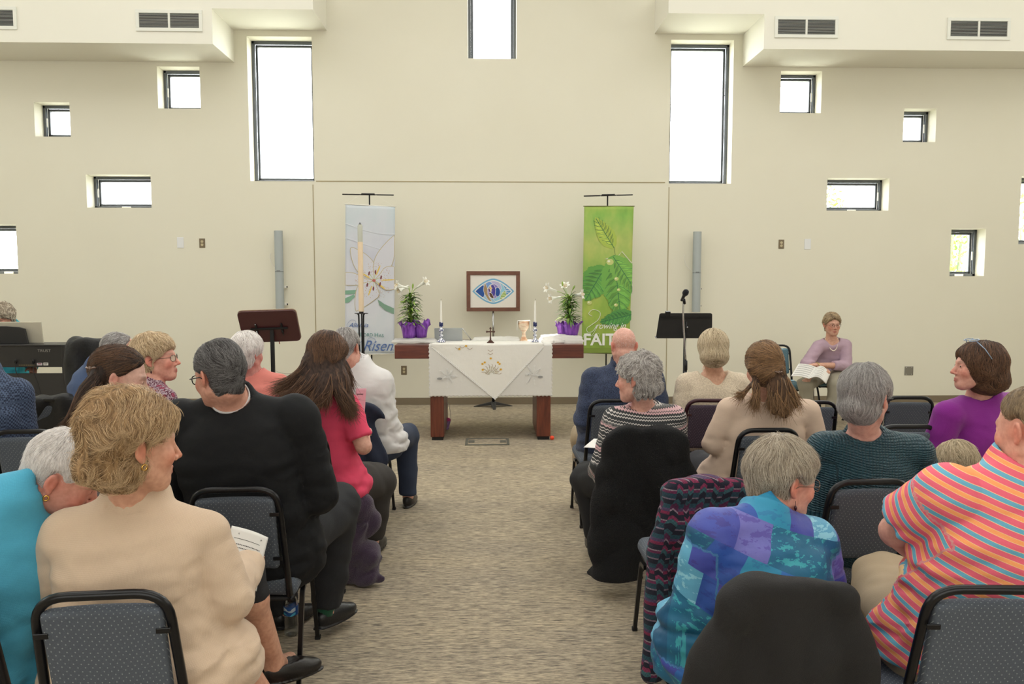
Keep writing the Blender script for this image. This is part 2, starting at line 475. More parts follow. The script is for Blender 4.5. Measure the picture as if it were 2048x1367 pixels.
# ------------------------------------------------------------ vents on the soffit faces
M_grille = mat('white_grille', (232, 233, 224), .5); M_dark = mat('dark_recess', (28, 30, 34), .8)
M_louvre = mat('grey_louvre', (190, 193, 188), .45)
SY = WY - SD
def vent(x0, y0, x1, y1, label):
    a, c = P(x0, (y0 + y1) / 2, SY), P(x1, (y0 + y1) / 2, SY)
    z1, z0 = P((x0 + x1) / 2, y0, SY)[2], P((x0 + x1) / 2, y1, SY)[2]
    r = thing('ceiling_vent', label, 'air vent', ((a[0] + c[0]) / 2, SY, z0), group='air vents on the soffit')
    w = c[0] - a[0]; h = z1 - z0; m = .038; f = MB()
    f.bb((-w / 2, -.014, 0), (w / 2, 0, m)); f.bb((-w / 2, -.014, h - m), (w / 2, 0, h)); f.bb((-w / 2, -.014, m), (-w / 2 + m, 0, h - m)); f.bb((w / 2 - m, -.014, m), (w / 2, 0, h - m))
    f.bb((-.012, -.013, m), (.012, 0, h - m))
    obj('vent_frame', f, M_grille, r, bevel=.002)
    obj('backing', MB().bb((-w / 2 + m, -.0015, m), (w / 2 - m, -.0005, h - m)), M_dark, r)
    n = 13
    s = MB(); rr = Matrix.Rotation(R_(32), 3, 'X')
    for k in range(n):
        s.box((0, -.007, m + (h - 2 * m) * (k + .5) / n), (w - 2 * m, .0095, .0022), rr)
    obj('louvres', s, M_louvre, r)
vent(272, 20, 405, 63, 'white louvred air vent on the left soffit, beside the step')
vent(-98, 13, 34, 59, 'white louvred air vent cut by the left picture edge')
vent(1549, 33, 1676, 76, 'white louvred air vent on the right soffit, nearest the step')
vent(1894, 36, 2020, 80, 'white louvred air vent at the far right of the right soffit')

# ------------------------------------------------------------ plates on the wall
M_plate = mat('white_plate', (232, 234, 236), .4); M_brz = mat('brown_plate', (128, 114, 92), .45, .3); M_recept = mat('almond_receptacle', (208, 196, 160), .4)
M_steel = mat('brushed_steel', (158, 156, 150), .35, .8)
def plate(px, py, w, h, m, label, name='switch_plate', duplex=False, cat='wall plate', screws=False):
    x, z = W(px, py)
    r = thing(name, label, cat, (x, WY, z - h / 2))
    obj('plate', MB().bb((-w / 2, -.006, 0), (w / 2, 0, h)), m, r, bevel=.003)
    if duplex:
        for s_ in (-1, 1):
            b = MB().lathe([(.0, .0), (.0155, .0), (.0155, .003), (.0, .003)], seg=18); b.xf(Matrix.Translation((0, -.006, h / 2 + s_ * .02)) @ Matrix.Rotation(R_(90), 4, 'X'))
            o = obj('receptacle', b, M_recept, r)
            sl = MB().bb((-.0065, -.0095, -.004), (-.0045, -.009, .006)).bb((.0045, -.0095, -.004), (.0065, -.009, .006)).bb((-.002, -.0095, -.010), (.002, -.009, -.0065))
            sl.xf(Matrix.Translation((0, 0, h / 2 + s_ * .02))); obj('slots', sl, M_dark, r)
    if screws:
        for u in (-1, 1):
            for q in (-1, 1): obj('screw', MB().box((u * w * .3, -.007, h / 2 + q * h * .38), (.007, .002, .007)), M_plate, r)
plate(361, 485, .085, .135, M_plate, 'blank white wall plate left of the left column speaker')
plate(404.5, 486, .074, .118, M_brz, 'brown power outlet high on the wall beside the left white plate', 'power_outlet', True, 'power outlet')
plate(1562.5, 488, .074, .118, M_brz, 'brown power outlet high on the wall right of the right column speaker', 'power_outlet', True, 'power outlet')
plate(1615, 488, .085, .135, M_plate, 'blank white wall plate right of the high brown outlet')
plate(808, 740, .074, .118, M_brz, 'brown power outlet low on the wall left of the altar table', 'power_outlet', True, 'power outlet')
plate(1817.5, 741, .118, .118, M_steel, 'square steel wall plate low on the wall right of the seated woman', screws=True)
x, z = W(1750, 731)
plate(1751, 733, .12, .06, M_plate, 'small white box plate low on the wall behind the grey-haired woman')
# ------------------------------------------------------------ implicit surfaces -> meshes
f4 = np.float32
def A3(v): return np.asarray(v, dtype=f4)
def sd_sphere(p, c, r): return np.linalg.norm(p - A3(c), axis=1) - r
def sd_ell(p, c, r, R=None):
    q = p - A3(c)
    if R is not None: q = q @ A3(R)
    r = A3(r); k0 = np.linalg.norm(q / r, axis=1); k1 = np.linalg.norm(q / (r * r), axis=1) + 1e-9
    return k0 * (k0 - 1) / k1
def sd_cone(p, a, b, ra, rb):
    a = A3(a); ba = A3(b) - a; pa = p - a; L = float(ba @ ba) + 1e-12
    h = np.clip(pa @ ba / L, 0, 1)
    return np.linalg.norm(pa - h[:, None] * ba, axis=1) - (ra + (rb - ra) * h)
def sd_box(p, c, h, r=0.0, R=None):
    q = p - A3(c)
    if R is not None: q = q @ A3(R)
    q = np.abs(q) - (A3(h) - r)
    return np.linalg.norm(np.maximum(q, 0), axis=1) + np.minimum(q.max(1), 0) - r
def sd_poly(p, pts, rs):
    d = None
    for i in range(len(pts) - 1):
        e = sd_cone(p, pts[i], pts[i + 1], rs[i], rs[i + 1]); d = e if d is None else np.minimum(d, e)
    return d
def smin(a, b, k):
    h = np.maximum(k - np.abs(a - b), 0) / k
    return np.minimum(a, b) - h * h * k * .25
def smax(a, b, k): return -smin(-a, -b, k)
def vnoise(p, s, seed=0):
    """cheap smooth noise in -1..1"""
    r = np.random.default_rng(seed); o = np.zeros(len(p), f4)
    for i in range(5):
        k = r.normal(size=3).astype(f4); k /= np.linalg.norm(k); f = s * r.uniform(.7, 1.6)
        o += np.sin(p @ (k * f) + 1.6 * np.sin(p @ (np.roll(k, 1) * f * .6) + r.uniform(0, 6)) + r.uniform(0, 6)).astype(f4)
    return o / 3.2

def coords(lo, hi, h, band=None, hb=None):
    """axis coordinates with spacing h, finer hb inside band"""
    if band is None: return np.arange(lo, hi + h, h, dtype=f4)
    a, b = max(lo, band[0]), min(hi, band[1])
    out = []
    if a > lo: out.append(np.linspace(lo, a, max(1, int(math.ceil((a - lo) / h))), endpoint=False))
    out.append(np.linspace(a, b, max(2, int(math.ceil((b - a) / hb))), endpoint=False))
    if hi > b: out.append(np.linspace(b, hi, max(2, int(math.ceil((hi - b) / h)))))
    else: out.append([b])
    return np.concatenate(out).astype(f4)

def snet(f, xs, ys, zs, margin=.012):
    """surface nets over a rectilinear grid, evaluated only near the surface"""
    B = 7
    ax = [xs, ys, zs]; n = [len(a) for a in ax]
    V = np.empty(n, f4)
    st = [list(range(0, k, B)) for k in n]
    cen, half, idx = [], [], []
    cc = []
    for a, s in zip(ax, st):
        lo = np.array([a[i] for i in s]); hi = np.array([a[min(i + B - 1, len(a) - 1)] for i in s]); cc.append(((lo + hi) / 2, (hi - lo) / 2))
    C = np.stack(np.meshgrid(cc[0][0], cc[1][0], cc[2][0], indexing='ij'), -1).reshape(-1, 3).astype(f4)
    H = np.sqrt(sum(g ** 2 for g in np.meshgrid(cc[0][1], cc[1][1], cc[2][1], indexing='ij'))).reshape(-1)
    d0 = f(C).astype(f4)
    act = np.abs(d0) < H * 1.15 + margin + .35 * np.abs(d0) * (np.abs(d0) < .1)
    nb = (len(st[0]), len(st[1]), len(st[2]))
    full = np.repeat(np.repeat(np.repeat(d0.reshape(nb), B, 0), B, 1), B, 2)[:n[0], :n[1], :n[2]]
    V[:] = full
    am = np.repeat(np.repeat(np.repeat(act.reshape(nb), B, 0), B, 1), B, 2)[:n[0], :n[1], :n[2]]
    I = np.nonzero(am)
    pts = np.stack([xs[I[0]], ys[I[1]], zs[I[2]]], 1).astype(f4)
    vals = np.empty(len(pts), f4)
    for k in range(0, len(pts), 400000): vals[k:k + 400000] = f(pts[k:k + 400000])
    V[I] = vals
    # close the border
    V[0], V[-1], V[:, 0], V[:, -1], V[:, :, 0], V[:, :, -1] = [np.maximum(q, 1e-3) for q in (V[0], V[-1], V[:, 0], V[:, -1], V[:, :, 0], V[:, :, -1])]
    S = V < 0
    cnt = np.zeros([k - 1 for k in n], np.uint8)
    for dx in (0, 1):
        for dy in (0, 1):
            for dz in (0, 1): cnt += S[dx:n[0] - 1 + dx, dy:n[1] - 1 + dy, dz:n[2] - 1 + dz]
    cell = (cnt > 0) & (cnt < 8)
    ci = np.nonzero(cell); m = len(ci[0])
    vid = np.full(cell.shape, -1, np.int32); vid[ci] = np.arange(m)
    acc = np.zeros((m, 3), f4); w = np.zeros(m, f4)
    i, j, k = ci
    for axis in range(3):
        o1, o2 = [q for q in range(3) if q != axis]
        for a_ in (0, 1):
            for b_ in (0, 1):
                p0 = [i, j, k]; p0[o1] = p0[o1] + a_; p0[o2] = p0[o2] + b_
                p1 = list(p0); p1[axis] = p1[axis] + 1
                va, vb = V[tuple(p0)], V[tuple(p1)]
                cr = (va < 0) != (vb < 0)
                t = np.where(cr, va / np.where(cr, va - vb, 1), 0)
                pos = np.stack([ax[q][p0[q]] for q in range(3)], 1); pos[:, axis] += t * (ax[axis][p1[axis]] - ax[axis][p0[axis]])
                acc += np.where(cr[:, None], pos, 0); w += cr
    verts = acc / np.maximum(w, 1)[:, None]
    faces = []
    for axis in range(3):
        o1, o2 = (axis + 1) % 3, (axis + 2) % 3
        sl0 = [slice(1, -1)] * 3; sl1 = [slice(1, -1)] * 3
        sl0[axis] = slice(0, -1); sl1[axis] = slice(1, None)
        A_, B_ = S[tuple(sl0)], S[tuple(sl1)]
        e = np.nonzero(A_ != B_)
        if not len(e[0]): continue
        flip = A_[e]
        g = [e[0].copy(), e[1].copy(), e[2].copy()]
        for q in range(3):
            if q != axis: g[q] = g[q] + 1
        quad = []
        for (u, v_) in ((-1, -1), (0, -1), (0, 0), (-1, 0)):
            h = list(g); h[o1] = h[o1] + u; h[o2] = h[o2] + v_
            quad.append(vid[tuple(h)])
        Q = np.stack(quad, 1)
        Q[~flip] = Q[~flip][:, ::-1]
        faces.append(Q)
    Fq = np.concatenate(faces)
    Fq = Fq[(Fq >= 0).all(1)]
    return verts, Fq

def smooth_verts(v, Fq, it=1, lam=.5):
    for _ in range(it):
        s = np.zeros_like(v); c = np.zeros(len(v), f4)
        for a in range(4):
            b = (a + 1) % 4
            np.add.at(s, Fq[:, a], v[Fq[:, b]]); np.add.at(s, Fq[:, b], v[Fq[:, a]])
            np.add.at(c, Fq[:, a], 1); np.add.at(c, Fq[:, b], 1)
        v = v + lam * (s / np.maximum(c, 1)[:, None] - v)
    return v
def drop_small(v, Fq, keep=0.02):
    """remove stray islands"""
    n = len(v); lab = np.arange(n)
    for _ in range(400):
        old = lab.copy()
        mn = lab[Fq].min(1)
        for a in range(4): np.minimum.at(lab, Fq[:, a], mn)
        lab = lab[lab]
        if (lab == old).all(): break
    u, inv, cnt = np.unique(lab, return_inverse=True, return_counts=True)
    ok = (cnt >= keep * cnt.max())[inv]
    Fq = Fq[ok[Fq].all(1)]
    remap = np.cumsum(ok) - 1
    return v[ok], remap[Fq]

def sdf_obj(name, f, lo, hi, h, m, parent, bands=None, hb=None, attrs=None, sm=1, world=True, keep=.02, margin=.012, cols=None):
    lo, hi = np.asarray(lo, float), np.asarray(hi, float)
    ax = [coords(lo[q], hi[q], h, None if bands is None else bands[q], hb) for q in range(3)]
    v, Fq = snet(f, *ax, margin=margin)
    if not len(v): raise RuntimeError('empty sdf ' + name)
    if keep: v, Fq = drop_small(v, Fq, keep)
    if sm: v = smooth_verts(v, Fq, sm)
    vw = v
    if world and parent is not None:
        I = np.array(rootM(parent).inverted()); v = v @ I[:3, :3].T.astype(f4) + I[:3, 3].astype(f4)
    me = make_mesh(name, v, np.ascontiguousarray(Fq), True)
    for mm in (m if isinstance(m, (list, tuple)) else [m]): me.materials.append(mm)
    if attrs:
        for k, fn in attrs.items():
            val = fn(vw).astype(f4)
            if val.shape[1] == 4:
                at = me.color_attributes.new(k, 'FLOAT_COLOR', 'POINT'); at.data.foreach_set('color', val.ravel())
            else:
                at = me.attributes.new(k, 'FLOAT_VECTOR', 'POINT'); at.data.foreach_set('vector', val.ravel())
    o = bpy.data.objects.new(name, me); link(o, parent)
    return o
# ------------------------------------------------------------ people
def skin_mat():
    if 'skin' in _m: return _m['skin']
    t = NT('skin', 0.5)
    a = t.n('Attribute', attribute_name='Col'); v = t.coord()
    n = t.noise(v, 60, 3); r = t.ramp(n, [(0.3, (226, 214, 210)), (0.7, (255, 255, 255))])
    t.base(t.mix(.8, a.outputs['Color'], r, 'MULTIPLY')); t.bump(t.noise(v, 220, 2), .12, .002)
    t.b.inputs['Subsurface Weight'].default_value = .06
    t.b.inputs['Subsurface Radius'].default_value = (.02, .008, .004)
    t.b.inputs['Subsurface Scale'].default_value = .3
    return t.m
def hair_mats(name, dark, mid, light):
    k = 'hair_' + name
    if k in _m: return _m[k], _m[k + '_strand']
    t = NT(k, .6); v = t.coord(scale=(90, 90, 18))
    n = t.noise(v, 1.0, 3); t.base(t.ramp(n, [(.3, tuple(int(q * .8) for q in dark)), (.7, mid)])); t.bump(n, .5, .004)
    t.b.inputs['Specular IOR Level'].default_value = .25
    s = NT(k + '_strand', .42); h = s.n('HairInfo')
    s.base(s.mix(s.math('MULTIPLY', s.math('POWER', h.outputs['Intercept'], 2.0), .45), s.ramp(h.outputs['Random'], [(0, dark), (.5, mid), (1, light)]), light)); s.b.inputs['Specular IOR Level'].default_value = .35
    return t.m, s.m
H_ = dict(
    white=((196, 188, 184), (230, 224, 220), (250, 248, 246)), grey=((110, 106, 104), (150, 146, 144), (196, 192, 190)),
    lgrey=((128, 120, 116), (176, 170, 166), (220, 216, 212)), darkgrey=((38, 36, 36), (66, 62, 62), (140, 138, 138)),
    sandy=((112, 84, 56), (176, 142, 102), (232, 204, 164)), blonde=((126, 110, 86), (176, 158, 128), (222, 206, 178)),
    brown=((40, 28, 24), (72, 52, 42), (128, 92, 66)), dbrown=((34, 24, 20), (58, 42, 34), (112, 78, 52)), strip=((52, 36, 28), (96, 70, 50), (168, 130, 90)),
    ash=((120, 106, 90), (172, 158, 140), (222, 212, 194)), paleblonde=((148, 122, 92), (198, 172, 136), (236, 216, 184)), tan=((96, 78, 60), (142, 120, 92), (190, 168, 134)))

def rotm(yaw, pitch=0, roll=0):
    """columns right, forward, up ; yaw ccw deg from +Y ; pitch>0 looks up ; roll>0 tilts to own right"""
    M = Matrix.Rotation(R_(yaw), 3, 'Z') @ Matrix.Rotation(R_(pitch), 3, 'X') @ Matrix.Rotation(R_(roll), 3, 'Y')
    return np.array(M)

def head_sdf(q, sex='f', age=.6):
    """q in head frame, metres, x right y forward z up; eyes at z=0"""
    jaw = 1.06 if sex == 'm' else 1.0
    ax = np.abs(q[:, 0]); qs = np.stack([ax, q[:, 1], q[:, 2]], 1)
    d = sd_ell(q, (0, -.012, .03), (.074, .096, .084))
    d = smin(d, sd_ell(q, (0, .03, -.02), (.062 * jaw, .062, .07)), .03)
    d = smin(d, sd_ell(q, (0, .04, -.062), (.047 * jaw, .045, .047)), .03)
    d = smin(d, sd_sphere(q, (0, .07, -.098), .016 * jaw), .03)
    d = smin(d, sd_cone(qs, (.055 * jaw, .0, -.055), (.02, .062, -.095), .014, .016), .035)   # jaw line
    d = smin(d, sd_sphere(qs, (.04, .062, -.028), .021), .022)                                  # cheek
    d = smin(d, sd_cone(qs, (.008, .086, .019), (.04, .073, .018), .009, .008), .014)           # brow
    d = smax(d, -sd_ell(qs, (.031, .097, .001), (.017, .014, .0115)), .012)                     # socket
    d = smin(d, sd_ell(qs, (.031, .0765, .0), (.0135, .0135, .0125)), .003)                     # eye ball under lid
    d = smin(d, sd_cone(q, (0, .090, .006), (0, .113, -.033), .0065, .0095), .012)              # nose
    d = smin(d, sd_sphere(qs, (.0115, .101, -.038), .0075), .007)
    d = smin(d, sd_cone(qs, (0, .0965, -.062), (.02, .086, -.066), .0062, .0035), .006)
    d = smin(d, sd_cone(qs, (0, .0955, -.0745), (.018, .087, -.071), .0068, .0035), .006)
    d = smax(d, -sd_cone(qs, (0, .106, -.0685), (.021, .092, -.0685), .0035, .0022), .004)
    # ears
    e = sd_ell(qs, (.081, -.014, -.003), (.0075, .0175, .029), np.array(Matrix.Rotation(R_(26), 3, 'Z') @ Matrix.Rotation(R_(8), 3, 'X')))
    e = smax(e, -sd_ell(qs, (.0905, -.009, .0), (.0075, .0105, .0175)), .004)
    e = smin(e, sd_sphere(qs, (.077, -.005, -.030), .007), .008)
    d = smin(d, e, .006)
    return d

def head_col(q, tone):
    c = np.tile(np.array(lin(tone)), (len(q), 1))
    ax = np.abs(q[:, 0])
    def blob(cx, cy, cz, r, col, w):
        nonlocal c
        g = np.exp(-(((ax - cx) ** 2 + (q[:, 1] - cy) ** 2 + (q[:, 2] - cz) ** 2) / (r * r)))[:, None] * w
        c = c * (1 - g) + np.array(lin(col)) * g
    red = (min(255, tone[0] + 2), int(tone[1] * .80), int(tone[2] * .76))
    blob(.045, .07, -.03, .026, red, .75); blob(0, .115, -.036, .018, red, .7); blob(.085, -.012, -.005, .032, red, .7)
    lip = np.exp(-((ax / .021) ** 4 + ((q[:, 2] + .069) / .0095) ** 4)) * (q[:, 1] > .075)
    c = c * (1 - lip[:, None] * .75) + np.array(lin((168, 82, 78))) * lip[:, None] * .75
    bro = np.exp(-(((ax - .031) / .019) ** 4 + ((q[:, 2] - .0235) / .0045) ** 2)) * (q[:, 1] > .06)
    c = c * (1 - bro[:, None] * .45) + np.array(lin((96, 74, 60))) * bro[:, None] * .45
    soc = np.exp(-(((ax - .031) / .016) ** 2 + ((q[:, 2] - .008) / .006) ** 2)) * (q[:, 1] > .06)
    c = c * (1 - soc[:, None] * .25) + np.array(lin(red)) * .8 * soc[:, None] * .25
    return c

def hair_sdf(st, q):
    """hair volume in head frame"""
    t = st.get('t', .015); tt = st.get('top', t); bk = st.get('back', t)
    ax = np.abs(q[:, 0]); qs = np.stack([ax, q[:, 1], q[:, 2]], 1)
    up = (tt - t) / 2
    d = sd_ell(q, (0, -.012 - (bk - t) / 2, .03 + up), (.074 + t, .096 + (t * .6 + bk) / 2 * 1.0, .084 + (t + tt) / 2))
    if 'low' in st:   # hair mass reaching down the back / sides
        zl, wl, yl, rl = st['low']
        d = smin(d, sd_ell(q, (0, yl, zl), (wl, .07 + t, rl)), .03)
    nt = st.get('nt', 1.0)
    if nt: d = smin(d, sd_ell(q, (0, -.030, -.052), (.052 + t * .45, .050 + bk * .5, .052)), .03)
    for (c, r) in st.get('ell', ()): d = smin(d, sd_ell(q, c, r), .025)
    hy, hz = st.get('ear', (.012, -.02)), st.get('fore', (.088, .078))
    # plane through hairline points (y,z)
    dy, dz = hy[0] - hz[0], hy[1] - hz[1]; L = math.hypot(dy, dz); ny, nz = -dz / L, dy / L
    pl = ny * (q[:, 1] - hy[0]) + nz * (q[:, 2] - hy[1])
    pl = smin(pl, q[:, 1] - hy[0] + .006, .012)
    if 'temple' in st: pl = pl + st['temple'] * (ax / .07) ** 2
    pl = pl + .004 * vnoise(q, 70, 3)
    d = smax(d, pl, st.get('ke', .014))
    nape = st.get('nape', -.07) - .028
    d = smax(d, (nape - q[:, 2]) + .006 * vnoise(q, 60, 5), .016)
    if 'hole' in st:  # around ears
        d = smax(d, -sd_ell(qs, (.098, -.008, -.006), (st['hole'][0] + .006, st['hole'][1] + .002, st['hole'][2] + .004)), .008)
    if 'crownhole' in st:
        c, r = st['crownhole']; d = smax(d, -sd_ell(q, c, r), .01)
    w = st.get('wave', (.003, 55))
    n = vnoise(q * A3(st.get('aniso', (1, 1, 1))), w[1], 11)
    d = d - w[0] * n
    if 'curl' in st: d = d - st['curl'] * (np.abs(vnoise(q, 130, 12)) - .4)
    return d

def flow_dir(st, q, rs):
    """combing direction in head frame"""
    kind = st.get('flow', 'crown')
    crown = A3(st.get('crown', (0, -.05, .11)))
    r = q - crown
    if kind == 'crown': v = r * A3((1, 1, 1)) + A3((0, 0, -.05))
    elif kind == 'back': v = np.stack([q[:, 0] * .5, np.full(len(q), -.08), -.03 + q[:, 2] * -.35], 1)
    elif kind == 'down': v = np.stack([q[:, 0] * .5, q[:, 1] * .15, np.full(len(q), -.08)], 1) + r * A3((.8, .5, 0))
    elif kind == 'side': v = np.stack([np.sign(q[:, 0] - .03) * .07, -.02 + 0 * q[:, 0], -.05 + 0 * q[:, 0]], 1)
    elif kind == 'curl': v = r + A3((0, 0, -.03)) + .12 * np.stack([vnoise(q, 45, 1), vnoise(q, 45, 2), vnoise(q, 45, 3)], 1)
    elif kind == 'tie':
        tie = A3(st['tie']); v = tie - q
    j = st.get('jit', .22); lk = st.get('lock', .3)
    v = v / (np.linalg.norm(v, axis=1)[:, None] + 1e-6)
    if lk: v = v + lk * np.stack([vnoise(q, 75, 31), vnoise(q, 75, 32), vnoise(q, 75, 33)], 1)
    return (v + j * rs.normal(size=v.shape)).astype(f4)

def make_strands(name, pts, radius, m, parent, I):
    """pts (n,k,3) world"""
    n, k, _ = pts.shape
    hc = bpy.data.hair_curves.new(name); hc.add_curves([k] * n)
    q = pts.reshape(-1, 3) @ I[:3, :3].T + I[:3, 3]
    hc.attributes['position'].data.foreach_set('vector', q.astype(f4).ravel())
    ra = hc.attributes.get('radius') or hc.attributes.new('radius', 'FLOAT', 'POINT')
    tp = np.concatenate([np.linspace(1, .85, k // 2), np.linspace(.85, .25, k - k // 2)])
    rr = (np.broadcast_to(np.asarray(radius, float).reshape(-1, 1), (n, 1)) * tp[None]).astype(f4)
    ra.data.foreach_set('value', rr.ravel())
    hc.materials.append(m)
    o = bpy.data.objects.new(name, hc); link(o, parent)
    return o

def comb(sdf, flow, starts, step, k, lift, rs):
    p = starts.astype(f4).copy(); out = [p.copy()]
    prev = None; e = .002
    for i in range(k - 1):
        d0 = sdf(p)
        g = np.stack([sdf(p + A3((e, 0, 0))) - d0, sdf(p + A3((0, e, 0))) - d0, sdf(p + A3((0, 0, e))) - d0], 1)
        g /= np.linalg.norm(g, axis=1)[:, None] + 1e-6
        v = flow(p); v -= g * np.sum(v * g, 1)[:, None]; v /= np.linalg.norm(v, axis=1)[:, None] + 1e-6
        if prev is not None: v = .5 * v + .5 * prev; v /= np.linalg.norm(v, axis=1)[:, None] + 1e-6
        prev = v
        p = p + v * step
        d1 = sdf(p); tgt = lift[:, None] * (i + 1) / k
        p = p - g * (d1[:, None] - tgt)
        out.append(p.copy())
    return np.stack(out, 1)

def glasses(parent, hc, RH, hs, m=None, half=False, rim=.0011, col=(60, 50, 48)):
    m = mat('spectacle_frame_%d_%d_%d' % col, col, .3, .4)
    def T(a): return hc + (RH @ (np.array(a) * hs))
    g = MB(); ln = MB()
    for s in (-1, 1):
        a = np.linspace(0, 2 * math.pi, 22, endpoint=False)
        ring = [T((s * .034 + .0235 * math.copysign(abs(math.cos(t)) ** .7, math.cos(t)), .104 - .012 * abs(s * .034 + .0235 * math.cos(t)) / .05, -.002 + .0165 * math.copysign(abs(math.sin(t)) ** .75, math.sin(t)))) for t in a]
        g.tube(ring, rim * hs, 6, closed=True); ln.add(np.array(ring), [tuple(range(22))])
        g.tube([T((s * .057, .092, .004)), T((s * .078, .07, .005)), T((s * .084, .0, .003)), T((s * .082, -.02, -.01))], rim * hs, 6)
    g.tube([T((-.011, .105, .003)), T((0, .1075, .006)), T((.011, .105, .003))], rim * hs, 6)
    o = obj('glasses', g, m, parent, True, world=True)
    obj('lenses', ln, glass_mat(), o, world=True)
    return o

def seg_t(p, a, b):
    a = A3(a); ba = A3(b) - a; return np.clip((p - a) @ ba / float(ba @ ba + 1e-12), 0, 1)

def person(label, head, face, hip, top, hair, sex='f', tone=(206, 160, 136), yaw=0, hs=1.0, c7=None, sw=.175, fat=1.0, fatb=None,
           elbows=None, wrists=None, knees=None, ankles=None, trousers=((40, 40, 44), 1.0), hem=None, hairc='grey', glass=None,
           nhair=2600, extra=None, curlhand=.9, legs=True, shl=None, shr=None, bare=0, shoes=(28, 26, 26), hbody=.011, shtone=None, handfine=False, headdown=0, necklen=1):
    px2 = lambda q: np.asarray(P(*q), float) if len(q) == 3 and abs(q[0]) > 12 or (len(q) == 3 and abs(q[1]) > 12) else np.asarray(q, float)
    hc = px2(head); RH = rotm(*face); RB = rotm(yaw); right, fwd, up = RB[:, 0], RB[:, 1], RB[:, 2]
    hipc = np.array((hip[0], hip[1], hip[2] if len(hip) > 2 else .55))
    if c7 is None: c7 = hc + RH @ np.array((0, -.05, -.145)) * hs * necklen - fwd * .015
    else: c7 = px2(c7)
    SL = c7 - right * sw - up * .055 + fwd * .015 if shl is None else px2(shl)
    SR = c7 + right * sw - up * .055 + fwd * .015 if shr is None else px2(shr)
    sdv = (SR - SL); sdv /= np.linalg.norm(sdv)
    def arm(i, S, sgn):
        E = (elbows or (None, None))[i]; Wt = (wrists or (None, None))[i]
        E = S + right * sgn * .05 - up * .26 + fwd * .07 if E is None else px2(E)
        Wt = hipc + right * sgn * .09 + fwd * .27 + up * .10 if Wt is None else px2(Wt)
        return E, Wt
    EL, WL = arm(0, SL, -1); ER, WR = arm(1, SR, 1)
    hl = hipc - right * .09; hr = hipc + right * .09
    def leg(i, h, sgn):
        K = (knees or (None, None))[i]; An = (ankles or (None, None))[i]
        K = h + fwd * .42 + right * sgn * .03 - up * .035 if K is None else px2(K)
        An = np.array((K[0], K[1], 0.09)) + fwd * .02 if An is None else px2(An)
        return K, An
    KL, AL = leg(0, hl, -1); KR, AR = leg(1, hr, 1)
    root = thing('person', label, 'person', (hipc[0], hipc[1], 0))
    I = np.array(rootM(root).inverted())
    # torso loft
    ax = c7 - hipc; TL = np.linalg.norm(ax); ax /= TL
    mid = (hipc + c7) / 2 - fwd * (.03 + .05 * (headdown)); 
    tt = np.array([-.15, 0, .25, .5, .72, .88, 1.0, 1.1]); fb = fatb or fat
    if sex == 'm': wx = np.array([.14, .172, .168, .17, .185, .165, .085, .05]); wy = np.array([.10, .125, .125, .12, .118, .095, .065, .05])
    else: wx = np.array([.15, .188, .168, .155, .160, .145, .075, .045]); wy = np.array([.10, .13, .12, .112, .108, .088, .06, .045])
    ff = np.interp(tt, [-.2, .5, .85, 1.1], [fb, fat, (fat + 1) / 2, 1])
    wx = wx * ff; wy = wy * (ff * .6 + .4)
    hipR = RB
    def loft(p, off):
        r = p - hipc.astype(f4); t = r @ ax.astype(f4) / TL
        tc = np.clip(t, -.15, 1.1)
        cen = ((1 - tc) ** 2)[:, None] * hipc + (2 * tc * (1 - tc))[:, None] * (2 * mid - (hipc + c7) / 2) + (tc ** 2)[:, None] * c7
        q = p - cen.astype(f4)
        # twist from hip side vector to shoulder side vector
        s = (1 - tc)[:, None] * right + tc[:, None] * sdv; s /= np.linalg.norm(s, axis=1)[:, None]
        f_ = np.cross(np.broadcast_to(ax, s.shape), s)
        f_ /= np.linalg.norm(f_, axis=1)[:, None]
        x = np.sum(q * s, 1); y = np.sum(q * f_, 1)
        w = np.interp(tc, tt, wx) + off; dd = np.interp(tc, tt, wy) + off
        k = ((np.abs(x) / w) ** 2.5 + (np.abs(y) / dd) ** 2.5) ** .4
        d = (k - 1) * np.minimum(w, dd)
        over = np.maximum(np.abs(t - tc) * TL, 0)
        return np.where(over > 0, np.sqrt(np.maximum(d, 0) ** 2 + over ** 2) + np.minimum(d, 0), d).astype(f4), x, t, y
    nb = c7 + fwd * .02 + up * .0; nh = hc + RH @ np.array((0, -.022, -.055)) * hs
    nr = (.056 if sex == 'm' else .050) * (.85 + .15 * fat)
    armf = .85 + .15 * fat if fat > 1 else 1
    armw = (1.12 if sex == 'm' else 1.0) * armf
    def hand(p, Wr, E, sgn):
        d = Wr - E; d /= np.linalg.norm(d); pn = -up + d * .0; pn = pn - d * (pn @ d); pn /= np.linalg.norm(pn); sd = np.cross(d, pn) * sgn
        o = sd_ell(p, Wr + d * .045, (.041, .05, .016), np.stack([sd, d, pn], 1))
        for i, (u, L) in enumerate(((-.028, .058), (-.01, .07), (.009, .074), (.027, .068))):
            a = Wr + d * .08 + sd * u; c = curlhand * (1 + .1 * i)
            b = a + (d * math.cos(c * .5) + pn * math.sin(c * .5)) * L * .5; e = b + (d * math.cos(c * 1.5) + pn * math.sin(c * 1.5)) * L * .5
            o = smin(o, sd_cone(p, a, b, .0092, .0085), .006); o = smin(o, sd_cone(p, b, e, .0085, .007), .004)
        a = Wr + d * .02 + sd * .03; b = a + (d * .7 + sd * .55 + pn * .3) * .045; e = b + (d * .9 + pn * .35) * .03
        o = smin(o, sd_cone(p, a, b, .0125, .0095), .008); o = smin(o, sd_cone(p, b, e, .0095, .008), .004)
        return o
